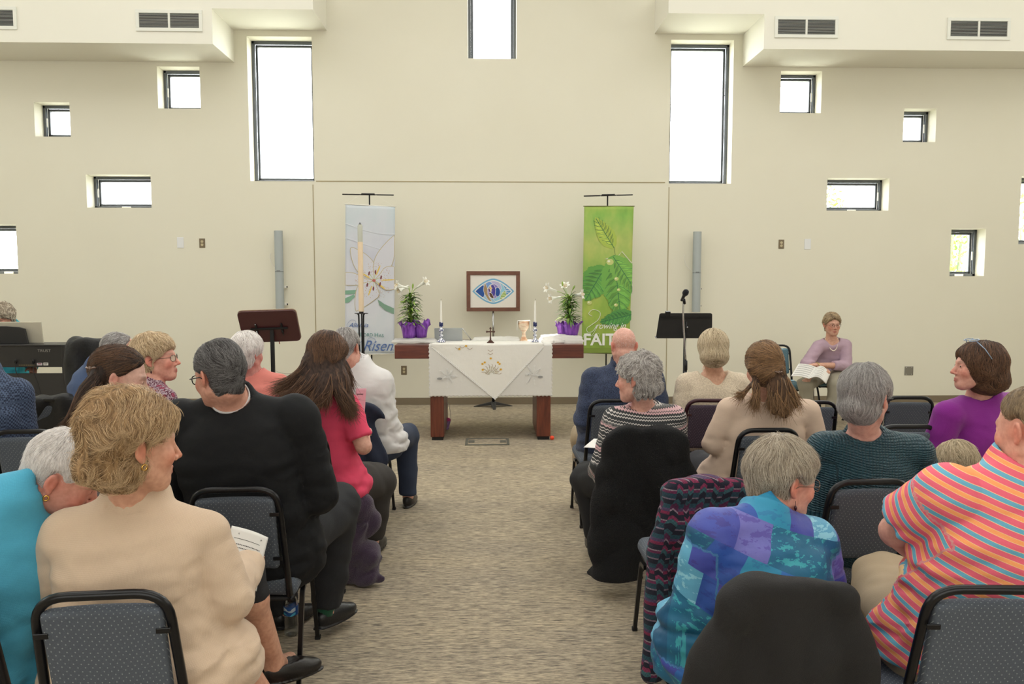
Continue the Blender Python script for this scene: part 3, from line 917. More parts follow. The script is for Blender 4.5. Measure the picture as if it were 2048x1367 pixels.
    def body(p):
        p = p.astype(f4)
        d = loft(p, 0)[0]
        d = smin(d, sd_cone(p, SL, SR, .05, .05), .05)
        d = smin(d, sd_cone(p, nb, nh, nr * 1.12, nr), .035)
        for S, E, Wr, sg in ((SL, EL, WL, -1), (SR, ER, WR, 1)):
            d = smin(d, sd_cone(p, S, E, .05 * armw, .04 * armw), .03)
            a = sd_cone(p, E, Wr, .039 * armw, .026 * armw)
            d = smin(d, smin(a, hand(p, Wr, E, sg), .015), .012)
        if legs:
            for h, K, An in ((hl, KL, AL), (hr, KR, AR)):
                a = sd_cone(p, h, K, .082, .055); a = smin(a, sd_cone(p, K, An, .054, .036), .02)
                mcalf = K * .65 + An * .35 - fwd * .012; a = smin(a, sd_sphere(p, mcalf, .05), .05)
                toe = An + fwd * .13 - up * .06
                a = smin(a, sd_cone(p, An - up * .03, toe, .036, .026), .03)
                d = smin(d, a, .03)
        q = ((p - hc.astype(f4)) @ RH.astype(f4)) / hs
        near = np.linalg.norm(q, axis=1) < .22
        hd = np.full(len(p), 1.0, f4)
        if near.any(): hd[near] = head_sdf(q[near], sex) * hs
        hd[~near] = (np.linalg.norm(q[~near], axis=1) - .13) * hs
        d = smin(d, hd, .012)
        return d
    allp = np.stack([hc, c7, SL, SR, EL, ER, WL, WR, hipc] + ([KL, KR, AL, AR] if legs else []))
    lo = allp.min(0) - .17; hi = allp.max(0) + .17; lo[2] = max(lo[2], .02 if legs else hipc[2] - .16)
    near = hc[1] < 3.4
    hb = (.0042 if near else .0055) * (hs if hs < 1 else 1)
    bp = [hc + .15 * hs, hc - .15 * hs]
    if handfine: bp += [WL + .1, WL - .1, WR + .1, WR - .1]
    bp = np.array(bp); bands = [(bp[:, i].min(), bp[:, i].max()) for i in range(3)]
    if handfine: hb = .0055
    tone = (min(255, tone[0] + 6), min(255, tone[1] + 9), min(255, tone[2] + 11))
    def skincol(p):
        q = ((p - hc) @ RH) / hs
        c = np.tile(np.array(lin(tone)), (len(p), 1)); k = np.linalg.norm(q, axis=1) < .18
        c[k] = head_col(q[k], tone)
        return np.concatenate([c, np.ones((len(p), 1))], 1)
    b = sdf_obj('body', body, lo, hi, hbody, skin_mat(), root, bands, hb, {'Col': skincol}, sm=1)
    # eyes
    eye = MB(); iris = MB()
    for s in (-1, 1):
        ec = hc + RH @ (np.array((s * .031, .0758, .0)) * hs)
        prof = [(math.sin(a) * .0118, -math.cos(a) * .0118) for a in np.linspace(.01, math.pi - .01, 10)]
        tmp = MB().lathe(prof, seg=14); M = Matrix(RH.tolist()).to_4x4() @ Matrix.Rotation(R_(-90), 4, 'X'); M.translation = Vector(ec)
        eye.v += [v @ np.array(M.to_3x3()).T + ec for v in tmp.v]; eye.f += [tuple(i + eye.n for i in q) for q in tmp.f]; eye.n += tmp.n; eye.c += tmp.c
        tmp2 = MB().lathe([(.0001, .0138), (.004, .0136), (.0052, .0118), (.0052, .0100), (.0001, .0100)], seg=12)
        iris.v += [v @ np.array(M.to_3x3()).T + ec for v in tmp2.v]; iris.f += [tuple(i + iris.n for i in q) for q in tmp2.f]; iris.n += tmp2.n; iris.c += tmp2.c
    if top.get('eyes', True) and abs(((face[0] + 180) % 360) - 180) > 40:
        eo = obj('eyes', eye, mat('eye_white', (226, 220, 214), .2), root, True, world=True)
        obj('irises', iris, mat('iris_dark', (52, 40, 34), .15), eo, True, world=True)
    # ---- garment for the top
    ease = top.get('ease', .012); sl = top.get('sleeve', 1.0); fold = top.get('fold', .004); slr = top.get('slr', 1.0)
    hz = top.get('hem', .02)     # along torso, in t units (negative goes below hip)
    def gtop(p):
        p = p.astype(f4)
        d, x, t, y = loft(p, ease)
        if hz < -.02:
            r_ = (p - hipc.astype(f4)); d = smin(d, sd_ell(p, hipc - up * .02 - fwd * .0, (.19 * fb + ease, .15 * fb + ease, .17)), .05)
        d = smin(d, sd_cone(p, SL, SR, .05 + ease, .05 + ease), .04)
        d = smin(d, sd_cone(p, SL, c7 + up * .010, .056, .050), .045); d = smin(d, sd_cone(p, SR, c7 + up * .010, .056, .050), .045)
        for S, E, Wr in ((SL, EL, WL), (SR, ER, WR)):
            ra, rb2, rc = (.06 * armw + ease * .8) * slr, (.05 * armw + ease * .8) * slr, (.037 * armw + ease * .6) * slr
            if sl <= .5:
                k = sl / .5; En = S + (E - S) * k
                a = sd_cone(p, S, En, ra, ra + (rb2 - ra) * k * .5)
                dv = (E - S) / np.linalg.norm(E - S); a = smax(a, (p - En.astype(f4)) @ dv.astype(f4), .006)
            else:
                k = (sl - .5) / .5; Wn = E + (Wr - E) * k
                a2 = sd_cone(p, E, Wn, rb2, rb2 + (rc - rb2) * k)
                dv = (Wr - E) / np.linalg.norm(Wr - E); a2 = smax(a2, (p - Wn.astype(f4)) @ dv.astype(f4), .006)
                a = smin(sd_cone(p, S, E, ra, rb2), a2, .02)
            gr = np.exp(-((a - d) / .007) ** 2) * (t > .35)
            d = smin(d, a, top.get('armk', .014)) + .0035 * gr
        if fold:
            w = np.clip(1.3 - t, .25, 1.2)
            n = vnoise(p * A3((.8, .8, 2.3)), 18, 21); d = d - fold * w * (np.abs(n) * 2 - .7)
            n2 = vnoise(p * A3((1.1, 1.1, 2.4)), 40, 22); d = d - fold * .42 * w * (1 - 2.2 * np.abs(n2))
        # hem
        hp = hipc + ax * TL * hz
        d = smax(d, -((p - hp.astype(f4)) @ (up if hz < -.02 else ax).astype(f4)), .012)
        # neck hole
        nk = top.get('neck', .012)
        d = smax(d, -sd_cone(p, nb + (nh - nb) * top.get('hs0', .22) + fwd * .012, nh + (nh - nb) * .5, nr * 1.12 + nk, nr + nk + .02), .008)
        if 'vneck' in top:
            vd = top['vneck']; sgn = top.get('vside', 1)
            d = smax(d, -sd_cone(p, nb + fwd * .09 * sgn, nb - up * vd + fwd * .16 * sgn, .05, .006), .01)
        cl = top.get('collar')
        if cl:
            hh, rr, th = cl[:3]; lean = cl[3] if len(cl) > 3 else 0
            a0 = nb + up * top.get('cz', .034); ndir = (nh - nb) / np.linalg.norm(nh - nb); ndir = ndir * .55 + ax * .45; ndir /= np.linalg.norm(ndir)
            h_ = (p - a0.astype(f4)) @ ndir.astype(f4); rad = np.linalg.norm(p - a0.astype(f4) - h_[:, None] * ndir.astype(f4), axis=1)
            tar = nr * 1.12 + top.get('neck', .012) - .004 + rr * .35 - lean * np.maximum(h_, 0)
            c = np.abs(rad - tar) - th
            c = smax(c, h_ - hh, .006); c = smax(c, -h_ - .035, .006)
            if top.get('rib'): 
                ang = np.arctan2((p - a0.astype(f4)) @ right.astype(f4), (p - a0.astype(f4)) @ fwd.astype(f4)); c = c - .0026 * np.sin(ang * 44)
            d = smin(d, c, top.get('collark', .012))
        return d
    def pc(p):
        _, x, t, y = loft(p.astype(f4), ease)
        out = np.stack([x, t * TL + .02 * np.cos(x * 6), y], 1)
        dt = loft(p.astype(f4), -.02)[0]
        for i, (S, E, Wr) in enumerate(((SL, EL, WL), (SR, ER, WR))):
            da = np.minimum(sd_cone(p.astype(f4), S, E, .045, .04), sd_cone(p.astype(f4), E, Wr, .04, .03))
            L1 = np.linalg.norm(E - S); L2 = np.linalg.norm(Wr - E)
            t1 = seg_t(p, S, E); t2 = seg_t(p, E, Wr); m_ = sd_cone(p.astype(f4), S, E, .045, .04) < sd_cone(p.astype(f4), E, Wr, .04, .03)
            s = np.where(m_, t1 * L1, L1 + t2 * L2)
            sg = (-1, 1)[i]; lat = (p - S) @ right * sg
            k = (da < .075 * armw + ease) & (lat > -.010) & (s > .02)
            a0 = (p - S) @ right
            out[k] = np.stack([a0[k] + 3 * (i + 1), TL - .06 - s[k], ((p - S) @ fwd)[k]], 1)
        return out
    lo2 = np.stack([c7, SL, SR, EL, ER, WL, WR, hipc]).min(0) - .2 * max(1, fb); hi2 = np.stack([c7, SL, SR, EL, ER, WL, WR, hipc]).max(0) + .2 * max(1, fb)
    hi2[2] = max(c7[2], SL[2], SR[2]) + .15
    if 'band' in top: pass
    tn = top.get('name', 'shirt')
    g = sdf_obj(tn, gtop, lo2, hi2, top.get('h', .0085 if near else .011), top['mat'], root, attrs={'pc': pc}, sm=2)
    # ---- trousers or skirt
    if legs and trousers:
        tcol, tw = trousers[0], trousers[1]; them = trousers[2] if len(trousers) > 2 else 1.0
        tm = tcol if not isinstance(tcol, tuple) else mat('trouser_cloth_%d_%d_%d' % tcol, tcol, .85, bump=(300, .15), sheen=.0)
        def gtr(p):
            p = p.astype(f4)
            d = sd_ell(p, hipc - up * .01, (.185 * fb + .01, .15 * fb + .008, .13))
            for h, K, An in ((hl, KL, AL), (hr, KR, AR)):
                Ae = K + (An - K) * them
                a = sd_cone(p, h, K, .100 * tw + .003, .078 * tw + .006)
                a2 = sd_cone(p, K, Ae + (Ae - K) * .1, .078 * tw + .004, .058 * tw); dv = (An - K) / np.linalg.norm(An - K)
                a2 = smax(a2, (p - Ae.astype(f4)) @ dv.astype(f4), .006)
                d = smin(d, smin(a, a2, .03), .025)
            n = vnoise(p * A3((1, 1, 1.2)), 24, 31); d = d - .005 * (np.abs(n) * 2 - .6)
            d = smax(d, (p - (hipc + ax * .11).astype(f4)) @ ax.astype(f4), .01)
            return d
        al = np.stack([hipc, KL, KR, AL, AR]); sdf_obj('trousers', gtr, al.min(0) - .22, al.max(0) + .2, .0105 if near else .013, tm, root, sm=2)
        if shoes is not None:
            shm = mat('shoe_leather_%d_%d_%d' % shoes, shoes, .35, bump=(120, .1))
            for K, An in ((KL, AL), (KR, AR)):
                fd = fwd.copy() if shtone is None else np.array(shtone, float)
                fd = fd / np.linalg.norm(fd); sr = np.cross(fd, up)
                base = An.copy(); flo = max(.0, base[2] - .09)
                c0 = np.array((An[0], An[1], flo))
                Rf = np.stack([sr, fd, up], 1)
                def gs(p, c0=c0, Rf=Rf):
                    q = ((p - c0.astype(f4)) @ Rf.astype(f4))
                    d = sd_ell(q, (0, -.005, .045), (.036, .055, .05)); d = smin(d, sd_ell(q, (0, .1, .03), (.042, .085, .034)), .04)
                    d = smin(d, sd_ell(q, (0, .05, .045), (.036, .07, .04)), .03)
                    if bare: d = smax(d, -sd_ell(q, (0, .01, .085), (.03, .1, .045)), .004)
                    else: d = smax(d, -sd_sphere(q, (0, -.01, .115), .045), .006)
                    d = smax(d, .012 - q[:, 2], .004)
                    sole = sd_ell(q, (0, .06, .008), (.046, .135, .012)); sole = smax(sole, .001 - q[:, 2], .002)
                    return np.minimum(d, sole)
                sdf_obj('shoe', gs, c0 - .22, c0 + np.array((.22, .22, .12)), .006, shm, root, sm=1)
    # ---- hair
    if hair:
        base_m, str_m = hair_mats(hairc, *H_[hairc])
        RHf = RH.astype(f4); hcf = hc.astype(f4)
        guides = hair.get('guides', [])     # world polylines [(pts, r0, r1)]
        gl = [(bez([np.asarray(px2(q)) if np.ndim(q) else q for q in pts], 5), r0, r1) for (pts, r0, r1, *_) in guides]
        def hs_local(q): return hair_sdf(hair, q)
        def hsd(p):
            p = p.astype(f4); q = (p - hcf) @ RHf / hs
            d = hs_local(q) * hs
            for (pts, r0, r1) in gl:
                rs_ = np.interp(np.linspace(0, 1, len(pts)), [0, .25, 1], [r0 * .7, r0, r1])
                d = smin(d, sd_poly(p, pts, rs_), .02)
            return d
        ext = hair.get('ext', .17)
        pl = [hc - ext, hc + ext]
        for (pts, r0, r1) in gl: pl += [pts.min(0) - r0 * 1.5, pts.max(0) + r0 * 1.5]
        pl = np.array(pl)
        ho = sdf_obj('hair', hsd, pl.min(0), pl.max(0), .0052 if near else .0068, base_m, root, sm=1, keep=.05)
        # strands on the surface
        rs = np.random.default_rng(int(abs(hc[0] * 1000)) + 5)
        V = np.empty(len(ho.data.vertices) * 3, f4); ho.data.vertices.foreach_get('co', V); V = V.reshape(-1, 3) + np.array(root.location, dtype=f4)
        q = (V - hcf) @ RHf / hs
        k = np.abs(hs_local(q)) < .004
        q = q[k]
        n = nhair
        q = q[rs.integers(0, len(q), n)] + rs.normal(size=(n, 3)).astype(f4) * .0015
        K = 9; lift = np.abs(rs.normal(size=n)).astype(f4) * hair.get('lift', .002) + .0006
        L = hair.get('len', .07)
        st_ = comb(hs_local, lambda x: flow_dir(hair, x, rs), q, (L * rs.uniform(.6, 1.2, n)[:, None] / K).astype(f4), K, lift, rs)
        pts = (st_ * hs) @ RHf.T + hcf
        pxm = hc[1] / F_PX
        rad = max(.00035, pxm * hair.get('thick', .33))
        so = make_strands('hair_strands', pts, rad * rs.uniform(.7, 1.3, n), str_m, ho, I)
        if gl:
            allp_, m_ = [], 16
            for (pts, r0, r1) in gl:
                ng = int(hair.get('ng', 500) * (r0 / .03)); 
                a = rs.uniform(0, 2 * math.pi, ng); rr = np.sqrt(rs.uniform(.25, 1.15, ng))
                s = np.linspace(0, 1, len(pts)); T = np.gradient(pts, axis=0); T /= np.linalg.norm(T, axis=1)[:, None]
                U = np.cross(T, (0.3, 1, .1)); U /= np.linalg.norm(U, axis=1)[:, None]; Wv = np.cross(T, U)
                e0 = rs.uniform(-.0, .25, ng); e1 = rs.uniform(.8, 1.08, ng)
                for j in range(ng):
                    ss = np.linspace(e0[j], min(e1[j], 1), m_)
                    c = np.stack([np.interp(ss, s, pts[:, i]) for i in range(3)], 1); uu = np.stack([np.interp(ss, s, U[:, i]) for i in range(3)], 1); ww = np.stack([np.interp(ss, s, Wv[:, i]) for i in range(3)], 1)
                    r_ = np.interp(ss, [0, .25, 1], [r0 * .7, r0, r1]) * rr[j]
                    wob = a[j] + .5 * np.sin(ss * 5 + a[j] * 3)
                    c = c + (np.cos(wob) * r_)[:, None] * uu + (np.sin(wob) * r_)[:, None] * ww
                    c += (rs.normal(size=3) * .012 * hair.get('fray', 1))[None] * (ss[:, None] ** 3)
                    allp_.append(c)
            make_strands('long_strands', np.array(allp_, dtype=f4), rad * 1.1 * rs.uniform(.7, 1.3, len(allp_)), str_m, ho, I)
    if glass: glasses(root, hc, RH, hs, **glass)
    J = dict(hc=hc, RH=RH, c7=c7, SL=SL, SR=SR, EL=EL, ER=ER, WL=WL, WR=WR, KL=KL, KR=KR, AL=AL, AR=AR, root=root, right=right, fwd=fwd, up=up, hip=hipc, hs=hs, nb=nb, nh=nh, nr=nr)
    return J
# ------------------------------------------------------------ chairs
M_tube = mat('black_chair_tube', (20, 20, 23), .28, .3)
M_tube_m = mat('maroon_chair_tube', (58, 26, 34), .3, .3)
M_rub = mat('black_rubber', (24, 24, 25), .7)
def dotted(name, c1, c2, sc=62):
    t = NT(name, .9); tc = t.n('TexCoord'); sp = t.n('SeparateXYZ'); t.l(tc.outputs['Object'], sp.inputs[0])
    y = t.math('ADD', sp.outputs[1], sp.outputs[2]); cb = t.n('CombineXYZ')
    a = t.math('ADD', sp.outputs[0], y); b = t.math('SUBTRACT', sp.outputs[0], y)
    t.l(a, cb.inputs[0]); t.l(b, cb.inputs[1])
    v = t.n('TexVoronoi', voronoi_dimensions='2D'); v.inputs['Scale'].default_value = sc; v.inputs['Randomness'].default_value = .12; t.l(cb.outputs[0], v.inputs['Vector'])
    d = t.math('LESS_THAN', v.outputs['Distance'], .13)
    n = t.noise(tc.outputs['Object'], 320, 2)
    base = t.mix(t.math('MULTIPLY', n, .5), c1, tuple(int(q * .55) for q in c1))
    t.base(t.mix(t.math('MULTIPLY', d, .75), base, c2)); t.bump(n, .35, .003)
    return t.m
M_fab = dotted('dotted_grey_blue_upholstery', (90, 97, 108), (148, 156, 158))
M_fab2 = dotted('dotted_teal_blue_upholstery', (88, 120, 132), (150, 176, 182))
M_fabm = dotted('dotted_plum_upholstery', (78, 66, 82), (150, 130, 140))
def make_chair(label, tube=None, fab=None, group='stacking chairs in the congregation'):
    tube = tube or M_tube; fab = fab or M_fab
    r = thing('stacking_chair', label, 'chair', group=group)
    hw, tr = .160, .012
    yb = lambda z: -.20 - (z - .44) * .235
    b = MB().tube(rounded([(-hw - .004, yb(.44), .44), (-hw, yb(.6), .6), (-hw + .012, yb(.868), .868), (hw - .012, yb(.868), .868), (hw, yb(.6), .6), (hw + .004, yb(.44), .44)], .075, 8), tr, 10)
    obj('back_frame', b, tube, r, True)
    # upholstered panel
    def panel(p):
        z = p[:, 2]; y = p[:, 1] - (-.20 - (z - .44) * .235) + .0; c = .018 * (1 - (p[:, 0] / .14) ** 2)
        q = np.stack([p[:, 0], y - c + .004, z - .695], 1).astype(f4)
        return sd_box(q, (0, 0, 0), (.138, .021, .142), .018)
    o = sdf_obj('backrest', panel, (-.2, -.36, .5), (.2, -.12, .88), .0075, fab, r, world=False, sm=1)
    for s in (-1, 1):
        for z in (.60, .775):
            k = MB().box((s * .137, yb(z) - .021, z), (.034, .005, .014)); k.xf(Matrix.Identity(4))
            obj('bracket', k, tube, o, bevel=.002)
    def seat(p):
        q = p.copy(); k = .012 * (1 - (p[:, 0] / .2) ** 2)
        q[:, 2] -= .455 + k; d = sd_box(q, (0, .02, 0), (.188, .215, .034), .03); return d
    obj('seat_pan', MB().bb((-.16, -.19, .412), (.16, .2, .428)), M_rub, r, bevel=.006)
    sdf_obj('seat', seat, (-.25, -.26, .38), (.25, .28, .53), .009, fab, r, world=False, sm=1)
    for s in (-1, 1):
        x = s * .17
        obj('side_rail', MB().tube([(x - s * .006, -.19, .418), (x - s * .006, .19, .418)], tr, 8), tube, r, True)
        obj('leg', MB().tube(rounded([(x + s * .012, .06, .413), (x + s * .012, .145, .408), (x - s * .006, .37, .012)], .05, 6), .0122, 4), tube, r, auto=30)
        obj('leg', MB().tube(rounded([(x + s * .012, .02, .413), (x + s * .012, -.05, .406), (x - s * .006, -.075, .012)], .05, 6), .0122, 4), tube, r, auto=30)
        for yy in (.372, -.077): obj('foot_cap', MB().box((x - s * .006, yy, .009), (.024, .024, .018)), M_rub, r, bevel=.003)
    return r
chair0 = make_chair('x'); chairm = None
_used = {'k': False}
def chair(x, y, rz=0, label='', proto=None, group=True):
    """x, y = floor point under the top of the back"""
    global chair0
    p = proto or chair0
    if not p.get('placed'): c = p; p['placed'] = 1
    else: c = copy_tree(p)
    if 'placed' in c: del c['placed']
    p['placed'] = 1
    c['label'] = label; a = R_(rz)
    c.location = (x + math.sin(a) * -.30 * 1, y + math.cos(a) * .30, 0); c.rotation_euler = (0, 0, a)
    return c
chair(-.91, 1.79, 5, 'black-framed dotted grey chair under the woman in the cream sweater')
chair(-.90, 2.71, 3, 'black-framed dotted grey chair under the man in the black suit')
chair(-.93, 3.69, -3, 'black-framed dotted chair behind the woman in the hot pink shirt')
chair(-.88, 4.70, -4, 'dark-framed chair under the man in the white shirt, beside the aisle')
chair(-1.36, 1.82, 4, 'black-framed chair under the person in the blue fleece')
chair(-1.42, 2.80, 3, 'black-framed chair under the woman in the black leather jacket')
chair(-2.27, 3.81, 2, 'black-framed chair behind the person in the checked blazer')
chair(-1.80, 3.78, -2, 'black-framed chair under the woman in the patterned blouse')
chair(-2.72, 4.83, 0, 'chair with a black jacket over its back, left of the leather jacket')
chair(-1.47, 4.72, 0, 'chair under the white-haired person in the salmon sweater')
chair(.77, 4.70, 2, 'black-framed chair under the bald man in the navy sweater')
chair(.77, 3.80, 0, 'chair hung with the long black coat, under the curly grey-haired woman')
chair(1.38, 3.74, 2, 'black-framed chair under the woman with the brown ponytail')
chair(1.96, 4.60, 0, 'black-framed empty chair between ponytail and grey-haired woman in teal')
chair(2.65, 4.77, -3, 'black-framed empty chair directly left of the woman in purple')
chair(2.12, 3.81, -2, 'black-framed chair in front of the quilted teal jacket shoulder')
chair(2.60, 3.86, -14, 'chair draped with an olive coat, under the woman in purple')
chair(.83, 2.76, 0, 'chair draped with the patterned cardigan, its seat and leg in the aisle')
chair(1.40, 2.75, 2, 'black-framed dotted chair under the woman in the teal quilted jacket')
chair(.725, 1.79, 2, 'chair draped with a charcoal jacket at the bottom of the picture')
chair(1.20, 1.76, -3, 'black-framed chair in the bottom right corner under the striped polo')
chair(1.92, 2.80, 0, 'chair under the fair-haired child, right of the teal jacket')
chairm = make_chair('m', M_tube_m, M_fabm); chair(1.37, 4.69, -6, 'maroon-framed dotted plum chair under the woman with the blonde bob', chairm)
chairt = make_chair('t', M_tube, M_fab2); q = P(1552, 686, 8.75)
chair(q[0], 8.75, 172, 'empty teal-seated chair by the wall left of the woman in lavender', chairt)
q = P(1668, 740, 8.6); WLX = q[0]
chair(WLX + .06, 8.98, 170, 'teal-seated chair by the wall under the woman in lavender', chairt)
chair(-2.75, 5.75, 150, 'teal-backed chair in front of the piano beside the black coat', chairt)

# ------------------------------------------------------------ altar table
TY = 7.72; TD = .76
def TX(px, Y=TY, py=690): return P(px, py, Y)[0]
TZ = P(980, 689.5, TY)[2]
t = NT('mahogany_wood', .38); v = t.coord(scale=(2.2, 9, 30)); n = t.noise(v, 2.2, 4, .6)
t.base(t.ramp(n, [(.25, (72, 34, 26)), (.5, (98, 48, 35)), (.75, (118, 62, 44))])); t.b.inputs['Coat Weight'].default_value = .15
M_wood = t.m
t = NT('mahogany_wood_upright', .38); v = t.coord(scale=(26, 9, 2)); n = t.noise(v, 2.2, 4, .6)
t.base(t.ramp(n, [(.25, (76, 36, 26)), (.5, (104, 52, 36)), (.75, (124, 66, 46))]))
M_woodv = t.m
tr_ = thing('altar_table', 'mahogany altar table on two slab legs, draped with a white cloth', 'altar', (0, TY + TD / 2, 0))
x0, x1 = TX(789), TX(1167.5); zb = P(980, 716.5, TY)[2]
obj('tabletop', MB().bb((x0, TY, zb), (x1, TY + TD, TZ)), M_wood, tr_, world=True, bevel=.004)
for (a, b) in ((860.5, 887.5), (1073.5, 1101.5)):
    xa, xb = P(a, 800, TY)[0], P(b, 800, TY)[0]
    lg = obj('leg', MB().bb((xa, TY + .012, .035), (xb, TY + TD - .02, zb)), M_woodv, tr_, world=True, bevel=.003)
    obj('plinth', MB().bb((xa + .012, TY + .022, 0), (xb - .012, TY + TD - .03, .036)), M_rub, lg, world=False) if False else obj('plinth', MB().bb((xa + .012, TY + .022, 0), (xb - .012, TY + TD - .03, .036)), M_rub, tr_, world=True)

t = NT('white_linen', .85); v = t.coord(); n = t.noise(t.coord(scale=(1, 1, 1)), 420, 2); n2 = t.noise(v, 9, 3)
t.base((226, 224, 220)); t.bump(t.math('ADD', t.math('MULTIPLY', n, .25), n2), .5, .008); t.b.inputs['Sheen Weight'].default_value = .1
M_linen = t.m
M_linen2 = mat('white_overlay_linen', (238, 236, 230), .85, bump=(12, .4))
M_thread = mat('white_embroidery_thread', (246, 246, 244), .6)
# long white cloth with scalloped edge
def cloth(name, label, xa, xb, zbot, yback, lift, m, tri=False, sc=.04, waves=.004, group=None):
    nu, nv = 121, 61; G = np.zeros((nu, nv, 3))
    Lf = TZ - zbot
    for i in range(nu):
        u = i / (nu - 1); x = xa + (xb - xa) * u
        drop = Lf
        if tri:
            k = 1 - abs((u - tri[0]) / (tri[0] if u < tri[0] else 1 - tri[0])); drop = .012 + (Lf - .012) * k
        s_ = abs(math.sin((x if not tri else x * 1.35) / sc * math.pi)) * .010
        for j in range(nv):
            w = j / (nv - 1)
            if w < .3:   # lies on the top
                G[i, j] = (x, yback + (TY - lift - yback) * (w / .3), TZ + lift)
            else:
                k = (w - .3) / .7; z = TZ + lift * (1 - min(1, k * 12)) - (drop + s_) * k
                G[i, j] = (x, TY - lift - .006 - waves * (math.sin(x * 17 + 1) + math.sin(x * 7.3 + 2 * k)) * k, z)
            if not tri and (u in (0, 1)):
                G[i, j][0] += (-1 if u == 0 else 1) * abs(math.sin(G[i, j][2] / sc * math.pi)) * .011
    r = thing(name, label, 'cloth', ((xa + xb) / 2, TY, TZ), group=group)
    obj('cloth', MB().grid(G), m, r, True, world=True, solid=.0025)
    return r, G
zc = P(980, 791, TY - .02)[2]
c1, G1 = cloth('tablecloth', 'white scalloped tablecloth hanging down the front of the altar table', TX(859.5, TY, 740), TX(1103, TY, 740), zc, TY + .62, .004, M_linen)
ztip = P(990, 797, TY - .03)[2]
xa_, xb_ = TX(863), TX(1087); tipu = (TX(990) - xa_) / (xb_ - xa_)
c2, G2 = cloth('table_runner', 'white triangular overlay cloth with lace edge and yellow flower embroidery', xa_, xb_, ztip, TY + .55, .010, M_linen2, tri=(tipu,), sc=.03, waves=.003)
ed = []
for s in range(0, 121): ed.append(G2[s, -1])
ed = np.array(ed); lace = MB(); 
d = np.linspace(0, 1, 340); edp = np.stack([np.interp(d, np.linspace(0, 1, 121), ed[:, i]) for i in range(3)], 1)
edp[:, 2] += .006 * np.abs(np.sin(d * 62 * math.pi)) - .004; edp[:, 1] -= .002
lace.tube(edp, .0032, 6); edq = edp.copy(); edq[:, 2] += .016; edq[:, 1] -= .001; lace.tube(edq, .0016, 5)
obj('lace_edge', lace, M_thread, c2, True, world=True)
# embroidery on the overlay
pr = Print2D((TX(981), TY - .0185, TZ), (1, 0, 0), (0, 0, 1), (0, -1, 0), step=.00008)
Y_, G_, B_ = (222, 168, 40), (140, 132, 84), (150, 116, 86)
def EP(px, py): return (TX(px, TY, 740) - TX(981), P(981, py, TY)[2] - TZ)
for (px, py) in ((965, 727), (999, 727), (969.5, 724), (996, 724), (965.5, 738.5), (1001.5, 738), (981.5, 716), (919, 697), (932.5, 691)):
    a = EP(px, py); pr.ell(a[0], a[1], .016, .013, (236, 226, 200)); pr.ell(a[0], a[1], .0105, .0095, Y_)
rr = random.Random(3)
for k in range(9):
    an = math.pi * (k + .5) / 9; c = EP(983, 746)
    for (r0, r1, cl) in ((.02, .085, G_), (.035, .10, B_)):
        pts = [(c[0] + r * math.cos(an + .12 * math.sin(r * 60)), c[1] - .01 + r * math.sin(an + .12 * math.sin(r * 60)) * 1.05) for r in np.linspace(r0, r1, 8)]
        pr.line(pts, .0038, cl)
    pr.ell(c[0] + .055 * math.cos(an), c[1] + .055 * math.sin(an), .02, .0045, (206, 200, 178), an)
for (px, py) in ((981, 700), (981, 706.5), (916, 695), (925, 693), (940, 696)):
    a = EP(px, py)
    for s in (-1, 1): pr.line([(a[0], a[1] - .01), (a[0] + s * .014, a[1] - .002), (a[0] + s * .026, a[1] + .006)], .0035, B_)
obj('embroidery', pr.mb, printed_mat(), c2, world=True)
# white floral embroidery on the tablecloth
for (px, py, fl) in ((897, 751, 1), (1066, 747, -1)):
    cx, cz = TX(px, TY, 745), P(px, py, TY)[2]; wt = MB()
    for k in range(16):
        a = k * .9; L = .03 + .065 * rr.random()
        pts = [(cx + fl * (math.cos(a) * L * s), TY - .0165, cz + math.sin(a) * L * 1.2 * s + .012 * math.sin(s * 5 + k)) for s in np.linspace(.15, 1, 7)]
        wt.tube(pts, .0013, 4)
        for s in (.5, .8, 1): 
            q = np.array(pts[int(s * 6)]); wt.tube([q + (math.cos(t_) * .007, 0, math.sin(t_) * .007) for t_ in np.linspace(0, 6.28, 9)], .0011, 4)
    obj('white_embroidery', wt, M_thread, c1, True, world=True)
for (px, py) in ((879.5, 756.5), (1080.5, 753)):
    net = Print2D((0, TY - .0175, 0), (1, 0, 0), (0, 0, 1), (0, -1, 0)); net.ell(TX(px, TY, 745), P(px, py, TY)[2], .026, .011, (150, 150, 148)); obj('cutwork', net.mb, printed_mat(), c1, world=True)

